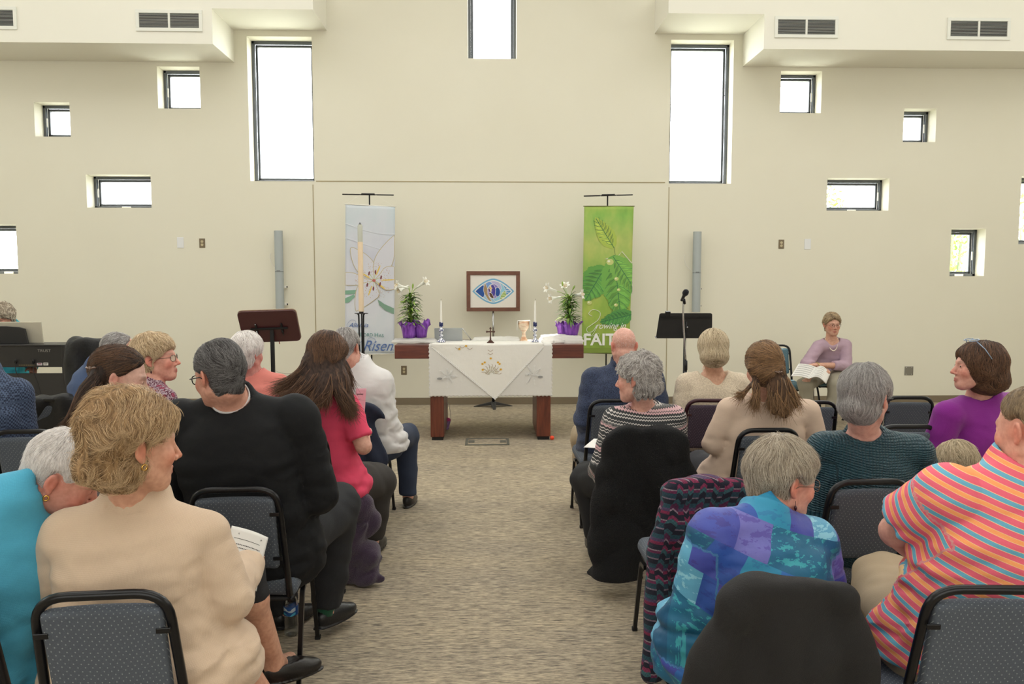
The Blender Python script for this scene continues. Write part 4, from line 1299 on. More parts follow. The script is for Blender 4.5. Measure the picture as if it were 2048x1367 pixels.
# things on the table
def on_table(px, Y): return TX(px, Y, 680), Y
M_blue = mat('cobalt_glaze', (32, 44, 96), .15, coat=.6); M_cer = mat('white_glaze', (232, 232, 236), .15, coat=.6)
t = NT('blue_and_white_glaze', .15); vv = t.n('TexVoronoi'); vv.inputs['Scale'].default_value = 70; t.l(t.coord(), vv.inputs['Vector'])
t.base(t.ramp(vv.outputs['Distance'], [(.0, (24, 34, 88)), (.42, (38, 50, 110)), (.5, (228, 230, 238)), (1, (240, 240, 244))])); t.b.inputs['Coat Weight'].default_value = .6
M_delft = t.m
M_wax = mat('white_wax', (246, 244, 236), .45); M_wick = mat('wick', (50, 44, 40), .9)
def candlestick(px, label):
    x, y = on_table(px, 7.93); z0 = TZ + .014
    r = thing('candlestick', label, 'candlestick', (x, y, z0), group='blue and white candlesticks on the altar')
    prof = [(.001, 0), (.044, 0), (.046, .006), (.036, .02), (.016, .034), (.012, .05), (.02, .06), (.02, .072), (.011, .08), (.012, .098), (.024, .112), (.026, .128), (.014, .142), (.010, .15), (.018, .158), (.019, .20), (.021, .206), (.012, .206), (.012, .19), (.001, .19)]
    obj('stem', MB().lathe(prof, seg=24), M_delft, r, auto=50)
    obj('collar', MB().lathe([(.0195, .16), (.0205, .165), (.0205, .195), (.0195, .2)], seg=24), M_blue, r, auto=50)
    c = thing('taper_candle', label.replace('candlestick', 'holder').replace('blue and white china', 'tall white taper candle in the china'), 'candle', (x, y, z0 + .191), group='white taper candles')
    obj('wax', MB().lathe([(.001, 0), (.0112, 0), (.0112, .02), (.0095, .17), (.006, .222), (.002, .235), (.0005, .236)], seg=16), M_wax, c, True)
    obj('wick', MB().tube([(0, 0, .234), (.001, 0, .243), (.003, 0, .25)], .0012, 5), M_wick, c)
candlestick(882.5, 'blue and white china candlestick on the left of the altar cross')
candlestick(1070, 'blue and white china candlestick on the right of the chalice')
# cross
x, y = on_table(981, 7.83); M_br = mat('dark_bronze', (92, 64, 56), .35, .6)
r = thing('cross', 'small dark bronze standing cross in the middle of the altar', 'cross', (x, y, TZ + .012))
obj('base', MB().bb((-.036, -.022, 0), (.036, .022, .010)).bb((-.026, -.017, .010), (.026, .017, .018)).bb((-.017, -.012, .018), (.017, .012, .027)), M_br, r, bevel=.002)
cr = MB().prism([(-.009, .027), (.009, .027), (.0062, .06), (.0055, .108), (.030, .108), (.034, .101), (.04, .101), (.041, .108), (.05, .1135), (.041, .119), (.04, .126), (.034, .126), (.030, .119), (.0055, .119), (.0055, .142), (.0125, .146), (.0125, .151), (.006, .153), (0, .164), (-.006, .153), (-.0125, .151), (-.0125, .146), (-.0055, .142), (-.0055, .119), (-.030, .119), (-.034, .126), (-.04, .126), (-.041, .119), (-.05, .1135), (-.041, .108), (-.04, .101), (-.034, .101), (-.030, .108), (-.0055, .108), (-.0062, .06)], .012, 1, -.006)
obj('crucifix', cr, M_br, r, bevel=.0015)
# chalice with a napkin over it
x, y = on_table(1047.5, 8.12)
r = thing('chalice', 'sandy pottery chalice with a white napkin over its rim', 'chalice', (x, y, TZ + .006)); r.scale = (1.12, 1.12, 1.12)
t = NT('sandy_pottery', .35); n = t.noise(t.coord(scale=(1, 1, 3)), 14, 2); t.base(t.ramp(n, [(.35, (202, 150, 112)), (.6, (232, 212, 186))])); M_pot = t.m
obj('cup', MB().lathe([(.001, 0), (.036, 0), (.038, .012), (.026, .03), (.016, .06), (.015, .085), (.03, .105), (.047, .13), (.052, .16), (.051, .188), (.047, .188), (.044, .14), (.001, .12)], seg=26), M_pot, r, True)
nk = []
for u in np.linspace(-.078, .078, 31):
    row = []
    for v_ in np.linspace(-.03, .03, 5):
        a = abs(u); z = .194 if a < .058 else .194 - (a - .058) * 4.6
        row.append((math.copysign(min(a, .0605 + (a - .0605) * .25 if a > .0605 else a), u), v_ + .004 * math.sin(u * 60), z + .002 * math.cos(v_ * 90)))
    nk.append(row)
obj('napkin', MB().grid(nk), M_linen2, r, True, solid=.003)
# book stand
x, y = on_table(897, 8.08); M_acr = mat('grey_metal_stand', (172, 176, 178), .35, .5); M_silver = mat('silver_metal', (200, 202, 204), .25, .9)
r = thing('book_stand', 'grey metal book stand on the altar behind the left candlestick', 'book stand', (x, y, TZ + .006))
Rp = Matrix.Rotation(R_(22), 3, 'X')
obj('back_plate', MB().box((0, .0, .075), (.29, .004, .15), Rp), M_acr, r, bevel=.001)
obj('ledge', MB().bb((-.145, .02, 0), (.145, .08, .005)), M_acr, r)
for s in (-1, 1):
    obj('side_brace', MB().tube([(s * .145, -.028, .142), (s * .145 + .09, .09, .012)], .0055, 6).tube([(s * .145, .028, .006), (s * .145 + .09, .09, .008)], .004, 6), M_silver, r, True)
# wrapped white cloth bundles
def organza():
    if 'white_organza' in _m: return _m['white_organza']
    t = NT('white_organza', .5); t.base((246, 245, 242)); tr = t.n('BsdfTranslucent'); tr.inputs[0].default_value = (.9, .9, .88, 1); mx = t.n('MixShader'); mx.inputs[0].default_value = .6
    t.bump(t.noise(t.coord(), 22, 3), .5, .01)
    t.l(t.b.outputs[0], mx.inputs[1]); t.l(tr.outputs[0], mx.inputs[2]); t.l(mx.outputs[0], t.t.nodes['Material Output'].inputs[0]); return t.m
def bundle(name, label, px0, px1, Y, w, h, seed, drop=0, cat='cloth', group='white cloth wraps on the altar'):
    xa, xb = TX(px0, Y, 680), TX(px1, Y, 680); cx = (xa + xb) / 2; hw = (xb - xa) / 2
    r = thing(name, label, cat, (cx, Y, TZ), group=group)
    def f(p):
        q = p - A3((cx, Y, TZ + .006)); n = vnoise(q, 16, seed); n2 = vnoise(q, 48, seed + 1)
        d = sd_box(q, (0, 0, h / 2), (hw, w / 2, h / 2), min(h / 2, .02) * .95) + .0
        if drop: d = smin(d, sd_box(q, (hw * .25, -w / 2 - .012, -drop / 2 + h / 2), (hw * .7, .005, drop / 2 + h / 2), .004), .015)
        edge = np.clip(1 - np.abs(q[:, 0]) / (hw * 1.1), 0, 1)
        d = d + (.014 * (1 - edge) * (h / .05)) * (q[:, 2] > h * .4) - .005 * n - .0025 * (1 - 2 * np.abs(n2))
        return d
    sdf_obj('wrap', f, (xa - .05, Y - w / 2 - .06, TZ - (drop + .03 if drop else -.002)), (xb + .05, Y + w / 2 + .05, TZ + h + .04), .0065, organza(), r, sm=1)
    return r
bundle('cloth_wrap', 'flat white cloth wrap under the left lily pots', 785, 874, 8.02, .30, .04, 5)
bundle('cloth_wrap', 'white cloth folded flat behind the cross', 945, 1040, 8.18, .22, .045, 8)
bundle('cloth_wrap', 'sheer white cloth wrap under the right lily, hanging over the table edge', 1080, 1164, 8.06, .34, .075, 11, drop=.055)

# lilies
t = NT('purple_foil', .3); n = t.noise(t.coord(scale=(3, 3, .5)), 16, 2); t.base(t.ramp(n, [(.3, (104, 48, 150)), (.7, (156, 92, 200))])); t.b.inputs['Metallic'].default_value = .25; t.bump(n, .6, .01); M_foil = t.m
M_petal = mat('lily_petal', (246, 246, 238), .5); M_leafd = mat('lily_leaf', (84, 122, 52), .5, vary=(9, .3)); M_leafl = mat('lily_leaf_light', (146, 176, 82), .5, vary=(9, .3)); M_anth = mat('yellow_anther', (214, 176, 60), .6)
def foil_pot(parent, c, r0, r1, h, seed):
    rs = random.Random(seed); ph = [rs.uniform(0, 6) for _ in range(4)]
    def wob(v):
        a = np.arctan2(v[..., 1], v[..., 0]); k = np.clip(v[..., 2] / h, 0, 1)
        s = 1 + k ** 2 * (.12 * np.sin(3 * a + ph[0]) + .10 * np.sin(7 * a + ph[1])) + .03 * np.sin(19 * a + ph[2]) * k
        v[..., 0] *= s; v[..., 1] *= s; v[..., 2] += (k > .75) * h * .14 * np.sin(4 * a + ph[3]) * k + (k > .9) * h * .06 * np.sin(11 * a)
        return v
    prof = [(.001, 0), (r0, 0), (r0 * 1.08, h * .25), ((r0 + r1) / 2, h * .55), (r1 * .92, h * .78), (r1 * 1.16, h), (r1 * 1.1, h * .985), (r1 * .82, h * .74), (.001, h * .7)]
    obj('foil_pot', MB().lathe(prof, c, 64, wob=wob), M_foil, parent, True)
def leafblade(mb, o, az, el, L, w, droop):
    pts = []; n = 9
    dx, dy = math.cos(az), math.sin(az)
    for i in range(n):
        s = i / (n - 1); out = L * s * math.cos(el) ; z = L * s * math.sin(el) - droop * L * s * s
        ww = w * math.sin(math.pi * min(1, s * .85 + .12)) ** .8 * (1 if s < 1 else 0)
        c = np.array((o[0] + dx * out, o[1] + dy * out, o[2] + z)); sd = np.array((-dy, dx, 0)) * ww / 2
        pts.append([c - sd + (0, 0, ww * .18), c, c + sd + (0, 0, ww * .18)])
    mb.grid(pts)
def bloom(parent, base, d, L=.165):
    """trumpet lily from base along d"""
    d = np.asarray(d, float); d /= np.linalg.norm(d); M = Vector(d).to_track_quat('Z', 'Y').to_matrix().to_4x4(); M.translation = Vector(base)
    mb = MB()
    for k in range(6):
        a = k * math.pi / 3; rows = []
        for s in np.linspace(0, 1, 11):
            r = .006 + .018 * s ** 1.2 + .040 * max(0, s - .62) ** 1.3 * 3.2; z = L * (s if s < .8 else .8 + (s - .8) * .45 - (s - .8) ** 2 * 1.2)
            w = (.010 + .022 * math.sin(min(1, s * 1.1) * math.pi * .62)) * (1 if s < .75 else max(.03, 1 - ((s - .75) / .25) ** 2))
            rr_ = r + (.002 if k % 2 else 0); row = []
            for u in (-1, -.5, 0, .5, 1):
                aa = a + u * w / max(r, .012) * .62
                row.append((rr_ * math.cos(aa), rr_ * math.sin(aa), z + .002 * (abs(u) - .5)))
            rows.append(row)
        mb.grid(rows)
    mb.xf(M); o = obj('bloom', mb, M_petal, parent, True, world=True, solid=.0012)
    st = MB()
    for k in range(6):
        a = k * 1.05 + .3; st.tube([(0, 0, .02), (.006 * math.cos(a), .006 * math.sin(a), .06), (.014 * math.cos(a), .014 * math.sin(a), L * .86)], .0009, 4); st.box((.014 * math.cos(a), .014 * math.sin(a), L * .88), (.003, .003, .010))
    st.xf(M); obj('stamens', st, M_anth, o, world=True)
def lily(px, Y, label, ztop, blooms, buds, pots, seed, base_z):
    x, y = on_table(px, Y); rs = random.Random(seed)
    r = thing('potted_lily', label, 'potted plant', (x, y, base_z), group='potted Easter lilies on the altar')
    for (dx, dy, r0, r1, h) in pots: foil_pot(r, (dx, dy, 0), r0, r1, h, seed + int(dx * 100))
    H = ztop - base_z
    hd = obj('stem', MB().tube(bez([(0, 0, .1), (.004, 0, H * .5), (0, 0, H * .86)], 6), [.006] * 13, 8), M_leafl, r, True)
    dk, lt = MB(), MB()
    n = 150
    for i in range(n):
        s = i / n; z = .12 + (H * .82 - .12) * s; az = i * 2.4 + rs.uniform(-.3, .3); L = (.19 - .05 * s) * rs.uniform(.8, 1.15)
        leafblade(dk if rs.random() < .6 else lt, (0, 0, z), az, R_(rs.uniform(20, 65)), L, .024, rs.uniform(.35, .8))
    obj('leaves', dk, M_leafd, r, True); obj('leaves', lt, M_leafl, r, True)
    for (bx, by, ex, ez) in blooms:   # tip position in pixels, direction
        b = P(bx, by, Y - .02); d = np.array((ex, -.45, ez), float); d /= np.linalg.norm(d)
        base = b - d * .135; top = np.array((x, y, base_z + H * .8))
        obj('stalk', MB().tube(bez([top, (top + base) / 2 + (0, 0, .015), base], 5), .0032, 6), M_leafl, r, True, world=True)
        bloom(r, base, d)
    for (bx, by, ex, ez) in buds:
        b = P(bx, by, Y - .01); d = np.array((ex, -.2, ez), float); d /= np.linalg.norm(d); base = b - d * .06; top = np.array((x, y, base_z + H * .8))
        mb = MB().tube([base, base + d * .015, base + d * .04, base + d * .06], [.003, .008, .010, .002], 8); mb.tube(bez([top, (top + base) / 2, base], 5), .0028, 6)
        obj('bud', mb, M_leafl, r, True, world=True)
bzl = TZ + .046
lily(822, 8.12, 'potted white lily in purple foil on the left end of the altar', P(822, 572, 8.12)[2], [(793, 570, -.9, .25), (852, 562, .75, .5), (797, 582, -.6, -.35)], [(800, 603, -.9, .05), (826, 566, .1, 1)],
     [(-.018, 0, .065, .085, .15), (.10, .04, .06, .082, .165)], 3, bzl)
lily(1138, 8.12, 'potted white lily in purple foil on the right end of the altar', P(1130, 578, 8.12)[2], [(1093, 575, -.9, .3), (1100, 597, -.9, -.1), (1130, 570, -.2, .6), (1165, 588, .9, .15)], [(1125, 562, .0, 1), (1150, 570, .4, .8)],
     [(.02, 0, .07, .09, .135), (-.06, .03, .055, .075, .13)], 9, TZ + .064)

# ------------------------------------------------------------ framed picture on its stand
PY = 9.78; M_frm = mat('walnut_frame', (112, 70, 52), .45, vary=(20, .15)); M_chr = mat('chrome', (190, 192, 196), .15, 1.0); M_blk = mat('black_metal', (34, 34, 36), .45, .4)
xa, xb = P(933, 580, PY)[0], P(1040, 580, PY)[0]; zt, zbm = P(986, 542, PY)[2], P(986, 622, PY)[2]
cx, cz = (xa + xb) / 2, (zt + zbm) / 2; w, h = xb - xa, zt - zbm
r = thing('framed_picture', 'walnut-framed picture of a blue and purple eye shape on a floor stand', 'picture', (cx, PY, 0)); r.rotation_euler = (0, 0, R_(3))
f = MB(); m = .048
f.bb((-w / 2, -.015, cz - h / 2), (w / 2, .012, cz - h / 2 + m)); f.bb((-w / 2, -.015, cz + h / 2 - m), (w / 2, .012, cz + h / 2)); f.bb((-w / 2, -.015, cz - h / 2 + m), (-w / 2 + m, .012, cz + h / 2 - m)); f.bb((w / 2 - m, -.015, cz - h / 2 + m), (w / 2, .012, cz + h / 2 - m))
fro = obj('picture_frame', f, M_frm, r, bevel=.003)
obj('paper', MB().bb((-w / 2 + m, -.004, cz - h / 2 + m), (w / 2 - m, .004, cz + h / 2 - m)), mat('watercolour_paper', (234, 230, 222), .8), r)
pr = Print2D((0, -.0045, cz), (w / .70, 0, 0), (0, 0, h / .52), (0, -1, 0), step=.00012)
def eye_arc(s, a=.275, b=.165, n=24): return [(x_, s * b * (1 - (abs(x_) / a) ** 1.7)) for x_ in np.linspace(-a, a, n)]
up_, dn_ = eye_arc(1), eye_arc(-1)
pr.poly(up_ + dn_[::-1][1:-1], (118, 178, 214)); i1, i2 = eye_arc(1, .25, .145), eye_arc(-1, .25, .145)
pr.poly(i1 + i2[::-1][1:-1], (238, 236, 232)); i1, i2 = eye_arc(1, .238, .137), eye_arc(-1, .238, .137)
pr.poly(i1 + i2[::-1][1:-1], (160, 196, 222))
def clipeye(q, a=.236, b=.135):
    out = []
    for (x_, y_) in q:
        x_ = max(-a, min(a, x_)); lim = b * (1 - (abs(x_) / a) ** 1.7); out.append((x_, max(-lim, min(lim, y_))))
    return out
def arcp(cx_, cy_, rx, ry, a0, a1, n=16): return [(cx_ + rx * math.cos(R_(a)), cy_ + ry * math.sin(R_(a))) for a in np.linspace(a0, a1, n)]
def SHP(q, col, w=.0045): q = clipeye(q); pr.poly(q, col); pr.line(q, w, (240, 238, 234), closed=True)
SHP(arcp(.10, .0, .13, .16, 0, 360, 36), (150, 204, 226))
SHP([(.12, .12), (.236, .03), (.236, -.03), (.15, -.12), (.17, 0)], (96, 156, 206))
SHP([(.085, -.13), (.10, -.05), (.15, .01), (.175, -.05), (.15, -.13)], (132, 172, 76))
for k in range(5): pr.line([(.095 + .004 * k, -.105 + .022 * k), (.162, -.10 + .022 * k)], .007, (232, 232, 190))
SHP(arcp(.01, .05, .095, .085, 0, 360, 36), (190, 186, 220))
SHP(arcp(-.236, 0, .125, .16, -90, 90), (34, 82, 160))
SHP(bez([(-.11, .12), (-.125, 0), (-.06, -.12), (-.02, -.13), (-.06, -.06), (-.065, .04), (-.11, .12)], 6), (164, 138, 104))
SHP(bez([(-.11, .12), (-.06, .13), (-.01, .09), (-.05, .0), (-.07, .02), (-.11, .12)], 6), (120, 158, 216))
SHP(arcp(.0, .0, .078, .095, 0, 360, 36), (142, 128, 200))
SHP(arcp(.055, -.01, .035, .06, 0, 360, 24), (30, 78, 158))
SHP(bez([(-.045, .07), (.0, .085), (.03, .02), (.01, -.08), (-.03, -.02), (-.045, .07)], 6), (78, 66, 160))
SHP(bez([(-.06, -.01), (-.02, -.03), (.005, -.09), (-.04, -.075), (-.06, -.01)], 6), (88, 58, 46))
SHP(bez([(-.045, .07), (-.068, .03), (-.055, -.01), (-.02, .0), (-.045, .07)], 6), (92, 58, 128))
pr.poly([(-.035, .085), (-.022, .045), (-.005, .04), (-.022, .035), (-.035, -.02), (-.048, .035), (-.065, .04), (-.048, .045)], (240, 220, 170)); pr.ell(-.035, .04, .008, .008, (226, 160, 60))
pr.line([(.165, .035), (.2, .036), (.235, .03)], .005, (240, 240, 240)); pr.line([(.165, .012), (.215, .010)], .005, (240, 240, 240)); pr.line([(.165, -.012), (.2, -.014)], .005, (240, 240, 240))
obj('artwork', pr.mb, printed_mat(), r)
obj('stand_pole', MB().tube([(0, .03, .55), (0, .03, cz)], .013, 14), M_chr, r, True)
obj('stand_sleeve', MB().tube([(0, .03, .05), (0, .03, .56)], .019, 14), M_blk, r, True)
bs = MB()
for a in (90 + 180, 90 + 60 + 180 + 55, 90 - 60 + 180 - 55):
    a = R_(a); e = np.array((math.cos(a) * .27, math.sin(a) * .27 * .7, .008)); o_ = np.array((0, .03, .075)); sd = np.array((-math.sin(a), math.cos(a), 0))
    bs.add([o_ - sd * .035, o_ + sd * .035, e + sd * .018, e - sd * .018, o_ - sd * .035 - (0, 0, .05), o_ + sd * .035 - (0, 0, .05), e + sd * .018 - (0, 0, .007), e - sd * .018 - (0, 0, .007)],
           [(0, 1, 2, 3), (7, 6, 5, 4), (0, 4, 5, 1), (1, 5, 6, 2), (2, 6, 7, 3), (3, 7, 4, 0)])
obj('stand_base', bs, mat('dark_grey_casting', (66, 66, 66), .5, .3), r, bevel=.006)

# ------------------------------------------------------------ banners
def banner(label, bar0, bar1, tl, tr, bl, br, Y, polepx, art, bar_dy=0):
    q0, q1 = P(bar0[0], bar0[1], Y), P(bar1[0], bar1[1], Y); c = P(polepx[0], polepx[1], Y + .03)
    r = thing('banner_stand', label.replace('banner', 'stand holding banner') if False else 'thin black T-shaped stand holding the ' + label.split(' banner')[0] + ' banner', 'banner stand', (c[0], Y + .04, 0), group=None)
    obj('pole', MB().tube([(c[0], Y + .04, .02), (c[0], Y + .04, c[2])], .009, 10), M_blk, r, True, world=True)
    obj('crossbar', MB().tube([q0 + (0, .02, 0), q1 + (0, .02, 0)], .0075, 8), M_blk, r, True, world=True)
    m_ = (q0 + q1) / 2; dd = (q1 - q0) / np.linalg.norm(q1 - q0)
    obj('crossbar_sleeve', MB().tube([m_ - dd * .08 + (0, .02, .006), m_ + dd * .08 + (0, .02, .006)], .011, 8), M_blk, r, True, world=True)
    f = MB()
    for a in (30, 150, 270): f.tube([(c[0], Y + .04, .05), (c[0] + .3 * math.cos(R_(a)), Y + .04 + .25 * math.sin(R_(a)), .012)], .009, 8)
    obj('stand_feet', f, M_blk, r, True, world=True)
    TLp, TRp, BLp, BRp = [P(a[0], a[1], Y) for a in (tl, tr, bl, br)]
    b = thing('banner', label, 'banner', ((TLp[0] + TRp[0]) / 2, Y, BLp[2]))
    nu, nv = 21, 41; G = np.zeros((nu, nv, 3))
    for i in range(nu):
        for j in range(nv):
            u, v_ = i / (nu - 1), j / (nv - 1)
            G[i, j] = (1 - v_) * ((1 - u) * TLp + u * TRp) + v_ * ((1 - u) * BLp + u * BRp) + np.array((0, .003 * math.sin(u * 7 + v_ * 4), 0))
    fab = obj('fabric', MB().grid(G), art['mat'], b, True, world=True, solid=.0015)
    for (a, e, ex) in ((TLp, TRp, .012), (BLp, BRp, .0)):
        d_ = (e - a) / np.linalg.norm(e - a); obj('hem_rod', MB().tube([a - d_ * ex, e + d_ * ex], .0055, 8), art['rod'], b, True, world=True)
    st = MB().tube([TLp + (.01, 0, 0), m_ - dd * .08 + (0, .012, 0)], .0012, 4).tube([TRp - (.01, 0, 0), m_ + dd * .08 + (0, .012, 0)], .0012, 4)
    for s_, e_ in ((TLp, -1), (TRp, 1)):
        pass
    obj('string', MB().tube([TLp + (.01, 0, 0), m_ - dd * .09 + (0, .012, 0)], .0012, 4), M_white, b, world=True); obj('string', MB().tube([TRp - (.01, 0, 0), m_ + dd * .09 + (0, .012, 0)], .0012, 4), M_white, b, world=True)
    W_ = np.linalg.norm(TRp - TLp); H2 = np.linalg.norm(BLp - TLp)
    ax_ = (TRp - TLp) / W_; ay_ = (TLp - BLp) / H2
    # origin bottom-left, coordinates in banner widths
    pr = Print2D(BLp + (0, -.0062, 0), ax_ * W_, ay_ * W_, (0, -1, 0), lift=.0002, step=.000025)
    art['draw'](pr, H2 / W_); obj('print', pr.mb, printed_mat(), fab, world=True)
    art['text'](b, BLp, ax_, ay_, W_)
    return b
t = NT('pale_lily_banner_fabric', .75); v = t.coord(scale=(1, 1, .6)); n = t.noise(v, 2.2, 3); sp = t.n('SeparateXYZ'); t.l(t.coord(), sp.inputs[0])
t.base(t.mix(.35, t.ramp(n, [(.3, (196, 200, 216)), (.5, (216, 220, 228)), (.7, (200, 216, 222))]), t.ramp(t.math('MULTIPLY', sp.outputs[2], .5), [(0, (196, 214, 216)), (.25, (218, 220, 226)), (.6, (198, 196, 214)), (1, (206, 222, 224))])))
def inb(q, H, m=.0): return [(min(1 - m, max(m, x_)), min(H, max(0, y_))) for (x_, y_) in q]
def draw_lily(pr, H):
    # coordinates: x 0..1, y 0..H (about 3.05)
    for (ys, c_) in ((2.62, (226, 230, 236)), (2.30, (224, 228, 236))):
        pr.line(inb([(x_, ys + .12 * math.sin(x_ * 2.6 + ys)) for x_ in np.linspace(0, 1, 14)], H), .012, c_)
    def leaf(q, col): pr.poly(inb(q, H), col)
    leaf([(.66, 1.17), (.8, 1.08), (1, 1.0), (1, .88), (.82, .95), (.70, 1.05)], (126, 160, 140))
    leaf([(0, 1.32), (.22, 1.34), (.2, 1.26), (0, 1.24)], (128, 172, 148)); leaf([(0, 1.16), (.18, 1.25), (.2, 1.2), (.08, 1.08), (0, 1.06)], (128, 172, 148)); leaf([(0, 1.68), (.08, 1.62), (0, 1.66)], (120, 170, 150))
    def petal(pts):
        q = bez(pts, 6); q = np.array(inb(q, H)); pr.poly(q, (212, 213, 222)); pr.line(q, .0085, (190, 172, 104))
    c = (.585, 1.55)
    petal([c, (.30, 1.68), (.17, 1.85), (.10, 2.13), (.14, 2.20), (.25, 2.16), (.45, 2.05), (.60, 1.86), c])
    petal([c, (.57, 1.85), (.64, 2.08), (.80, 2.30), (.96, 2.46), (1.0, 2.44), (1.0, 2.1), (.92, 1.83), (.75, 1.65), c])
    petal([c, (.70, 1.68), (.82, 1.83), (1.02, 1.82), (1.05, 1.45), (.85, 1.37), (.70, 1.45), c])
    petal([c, (.35, 1.6), (.18, 1.68), (-.05, 1.66), (-.05, 1.45), (.25, 1.44), (.42, 1.48), c])
    petal([c, (.36, 1.48), (.24, 1.38), (.20, 1.1), (.22, .92), (.27, .93), (.42, 1.02), (.58, 1.14), (.69, 1.25), (.66, 1.38), c])
    rs = random.Random(2)
    for k in range(420):
        a = rs.uniform(0, 6.28); r_ = rs.uniform(.12, .40) ; x_, y_ = c[0] + r_ * math.cos(a) * .95, c[1] + r_ * math.sin(a) * 1.0
        if 0.02 < x_ < .98 and abs(math.sin(a * 2.5 + .6)) > .35: pr.ell(x_, y_, .0055, .0055, (196, 164, 110) if rs.random() < .6 else (180, 120, 110), n=5, flat=True)
    for (a, L) in ((68, .30), (5, .38), (150, .25), (250, .3), (325, .25)):
        a = R_(a); pr.ell(c[0] + L * .75 * math.cos(a), c[1] + L * .75 * math.sin(a), L * .38, .014, (226, 196, 96), a, 14)
    for (x_, y_, rt) in ((.485, 1.69, 80), (.615, 1.72, 92), (.73, 1.62, 80), (.71, 1.48, 80), (.575, 1.385, 85), (.45, 1.455, 80)):
        pr.line([c, ((c[0] + x_) / 2, (c[1] + y_) / 2 + .01), (x_, y_)], .012, (186, 196, 140)); pr.ell(x_, y_, .045, .017, (122, 62, 66), R_(rt), 12)
    pr.ell(c[0], c[1], .035, .03, (190, 104, 100))
M_tb = mat('banner_ink_blue', (88, 116, 172), .7); M_tg = mat('banner_ink_green', (80, 140, 132), .7); M_tw = mat('banner_ink_white', (240, 242, 236), .7)
def lily_text(b, BL, ax_, ay_, W_):
    def at(u, v_): q = BL + ax_ * W_ * u + ay_ * W_ * v_; L = b.location; return (q[0] - L[0], q[1] - L[1] - .0092, q[2] - L[2])
    k = dict(extrude=.0003)
    text('lettering', 'Alleluia', at(.07, .57), .080, M_tb, b, shear=.5, **k)
    for (u_, s_, w_) in ((.10, 'T', .072), (.165, 'HE', .056), (.31, 'L', .072), (.37, 'ORD', .056), (.60, 'H', .072), (.69, 'AS', .056)): text('lettering', s_, at(u_, .395), w_, M_tg, b, **k)
    text('lettering', 'Risen', at(.36, .10), .185, M_tb, b, shear=.45, sx=.9, **k)
    fl = MB()
    def sw(pts, w): 
        q = np.array([at(*p_) for p_ in bez(pts, 8)]); fl.tube(q, w, 5)
    sw([(.07, .56), (.04, .62), (.12, .72), (.22, .70), (.16, .60)], .0012); sw([(.34, .30), (.30, .22), (.33, .10), (.42, .16), (.46, .33), (.54, .38), (.62, .34), (.60, .26)], .0018); sw([(.93, .12), (1.0, .16), (.99, .11)], .0012); sw([(.60, .26), (.5, .22), (.58, .16), (.66, .09)], .0014)
    obj('swash', fl, M_tb, b, True)
banner('pale lily banner hanging behind the tall candle', (684, 388), (787, 389.5), (691, 408), (790, 413), (690, 709), (788.5, 707), 9.55, (738.5, 388),
       dict(mat=t.m, rod=M_white, draw=draw_lily, text=lily_text))
t = NT('green_leaf_banner_fabric', .75); sp = t.n('SeparateXYZ'); t.l(t.coord(), sp.inputs[0]); v = t.coord(scale=(1.2, 1, .8))
n = t.noise(v, 3.2, 3, .6)
g1 = t.ramp(n, [(.28, (92, 150, 62)), (.45, (140, 182, 78)), (.58, (178, 194, 96)), (.72, (206, 206, 130))])
g2 = t.ramp(t.math('MULTIPLY', sp.outputs[2], .52), [(0, (146, 160, 64)), (.25, (158, 180, 76)), (.5, (150, 178, 90)), (.72, (190, 196, 120)), (.88, (140, 190, 96)), (1, (170, 178, 80))])
t.base(t.mix(.55, g1, g2))
